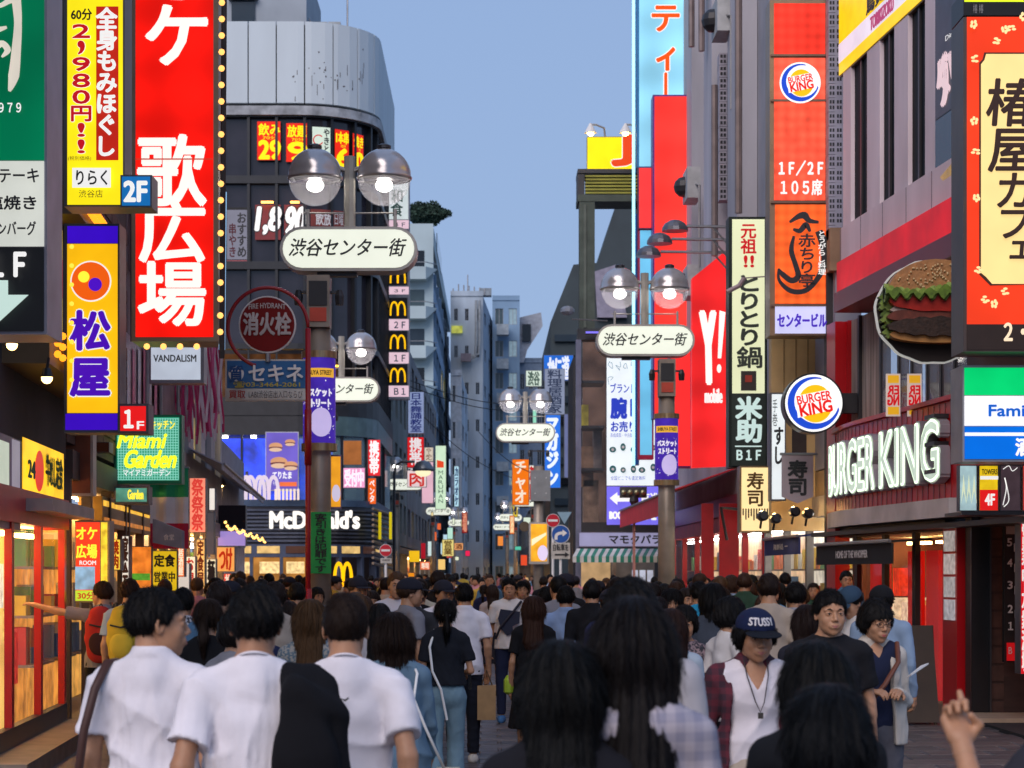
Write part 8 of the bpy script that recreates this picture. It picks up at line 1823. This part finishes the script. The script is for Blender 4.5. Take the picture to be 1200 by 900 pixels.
def drop(d, X, near):
    global nper
    a = rc.randrange(len(ARCH)); sp, root = ARCH[a]
    if a in used_first: o = copy_tree(root)
    else: o = root; used_first.add(a)
    away = rc.random() < .52 or d < 19; fc = rc.gauss(0, 14)+(0 if away else 180)+(rc.choice((-70, 70)) if rc.random() < .08 else 0)
    hgt = rc.gauss(1.70, .045) if not sp.get('fem') else rc.gauss(1.58, .045); hgt = min(max(hgt, 1.48), 1.79)
    put_person(o, X, d, hgt, fc)
    cn, cc = rc.choice(CL if d > 22 else [c for c in CL if c[0] in ('white', 'black', 'navy', 'grey', 'denim blue', 'charcoal', 'beige')]); hn, hc_ = rc.choice(HC); bc = rc.choice([(.02, .02, .03), (.05, .09, .16), (.015, .015, .015), (.25, .2, .15)])
    for ch in o.children:
        n_ = ch.name.split('.')[0]; m = None
        if n_ in ('t_shirt', 'shirt', 'top', 'jacket', 'dress', 'blouse'): m = cloth(cc)
        elif n_ in ('hair', 'eyebrow'): m = hairmat(hc_)
        elif n_ in ('trousers', 'skirt'): m = cloth(bc if sp.get('top') != 'dress' else cc)
        if m and ch.material_slots: ch.material_slots[0].link = 'OBJECT'; ch.material_slots[0].material = m
    px_ = CX+X/d*F; lm_ = next(t for x, t in LM if px_ < x); gar = {'tee': 'T-shirt', 'shirt': 'shirt', 'jacket': 'jacket', 'tuck': 'blouse', 'dress': 'dress'}[sp['top']]
    hs = {'short': 'short', 'crop': 'cropped', 'fringe': 'fringed', 'long': 'long', 'bob': 'bobbed', 'pony': 'tied'}[sp['hair']]
    dist = 'close by' if d < 20 else ('a little way off' if d < 30 else ('further down' if d < 48 else ('far down the street' if d < 85 else 'very far down the street')))
    who = 'woman' if sp.get('fem') else ('capped man' if sp.get('cap') else 'man')
    o['label'] = f"{who}, {hs} {hn} hair, {cn} {gar}, {'seen from behind' if away else 'facing us'}, {lm_}, {dist}"
    if len(re.findall(r"[\w'-]+", o['label'])) > 16: o['label'] = f"{who}, {hs} {hn} hair, {cn} {gar}, {'from behind' if away else 'facing us'}, {lm_}"
    o['group'] = 'pedestrians filling the street'; nper += 1
    taken.append((X, d))
import re
for (d0, d1, n, sep, zones) in ((10.5, 15, 4, .62, [(225, 345)]), (15, 23, 44, .55, [(190, 350), (395, 505), (545, 560), (640, 860), (880, 915)]), (23, 34, 62, .5, [(180, 572), (608, 1010)]), (34, 52, 62, .5, [(150, 950)]), (52, 82, 46, .5, [(300, 760)]), (82, 190, 40, .5, [(430, 650)])):
    k = 0; tries = 0
    while k < n and tries < n*60:
        tries += 1; z_ = rc.choice(zones) if d0 > 15 else rc.choice(zones); d = d0+(d1-d0)*rc.random()
        if d0 in (15,): ws = [b_-a for a, b_ in zones]; z_ = rc.choices(zones, ws)[0]
        px_ = rc.uniform(*z_); X = (px_-CX)/F*d; l, r2 = bounds(d)
        if not (l < X < r2): continue
        if d < 36 and 552 < px_ < 606: continue
        if any((X-a)**2+(d-b_)**2 < sep*sep for a, b_ in taken): continue
        drop(d, X, d < 30); k += 1
by = {}
for o in COL.objects:
    if o.get('group') == 'pedestrians filling the street' and o.get('label'): by.setdefault(o['label'], []).append(o)
for lab, os_ in by.items():
    if len(os_) > 1:
        os_.sort(key=lambda o: o.location.x/o.location.y); n_ = len(re.findall(r"[\w'-]+", lab))
        for i, o in enumerate(os_):
            w_ = 'leftmost' if i == 0 else ('rightmost' if i == len(os_)-1 else 'middle'); l2 = lab.replace(', seen from behind', ', from behind')
            o['label'] = w_+' '+l2 if len(re.findall(r"[\w'-]+", l2)) < 16 else w_+' '+l2.rsplit(', ', 1)[0]
for a, (sp, root) in enumerate(ARCH):
    if a not in used_first: drop(40+a, .5, False)
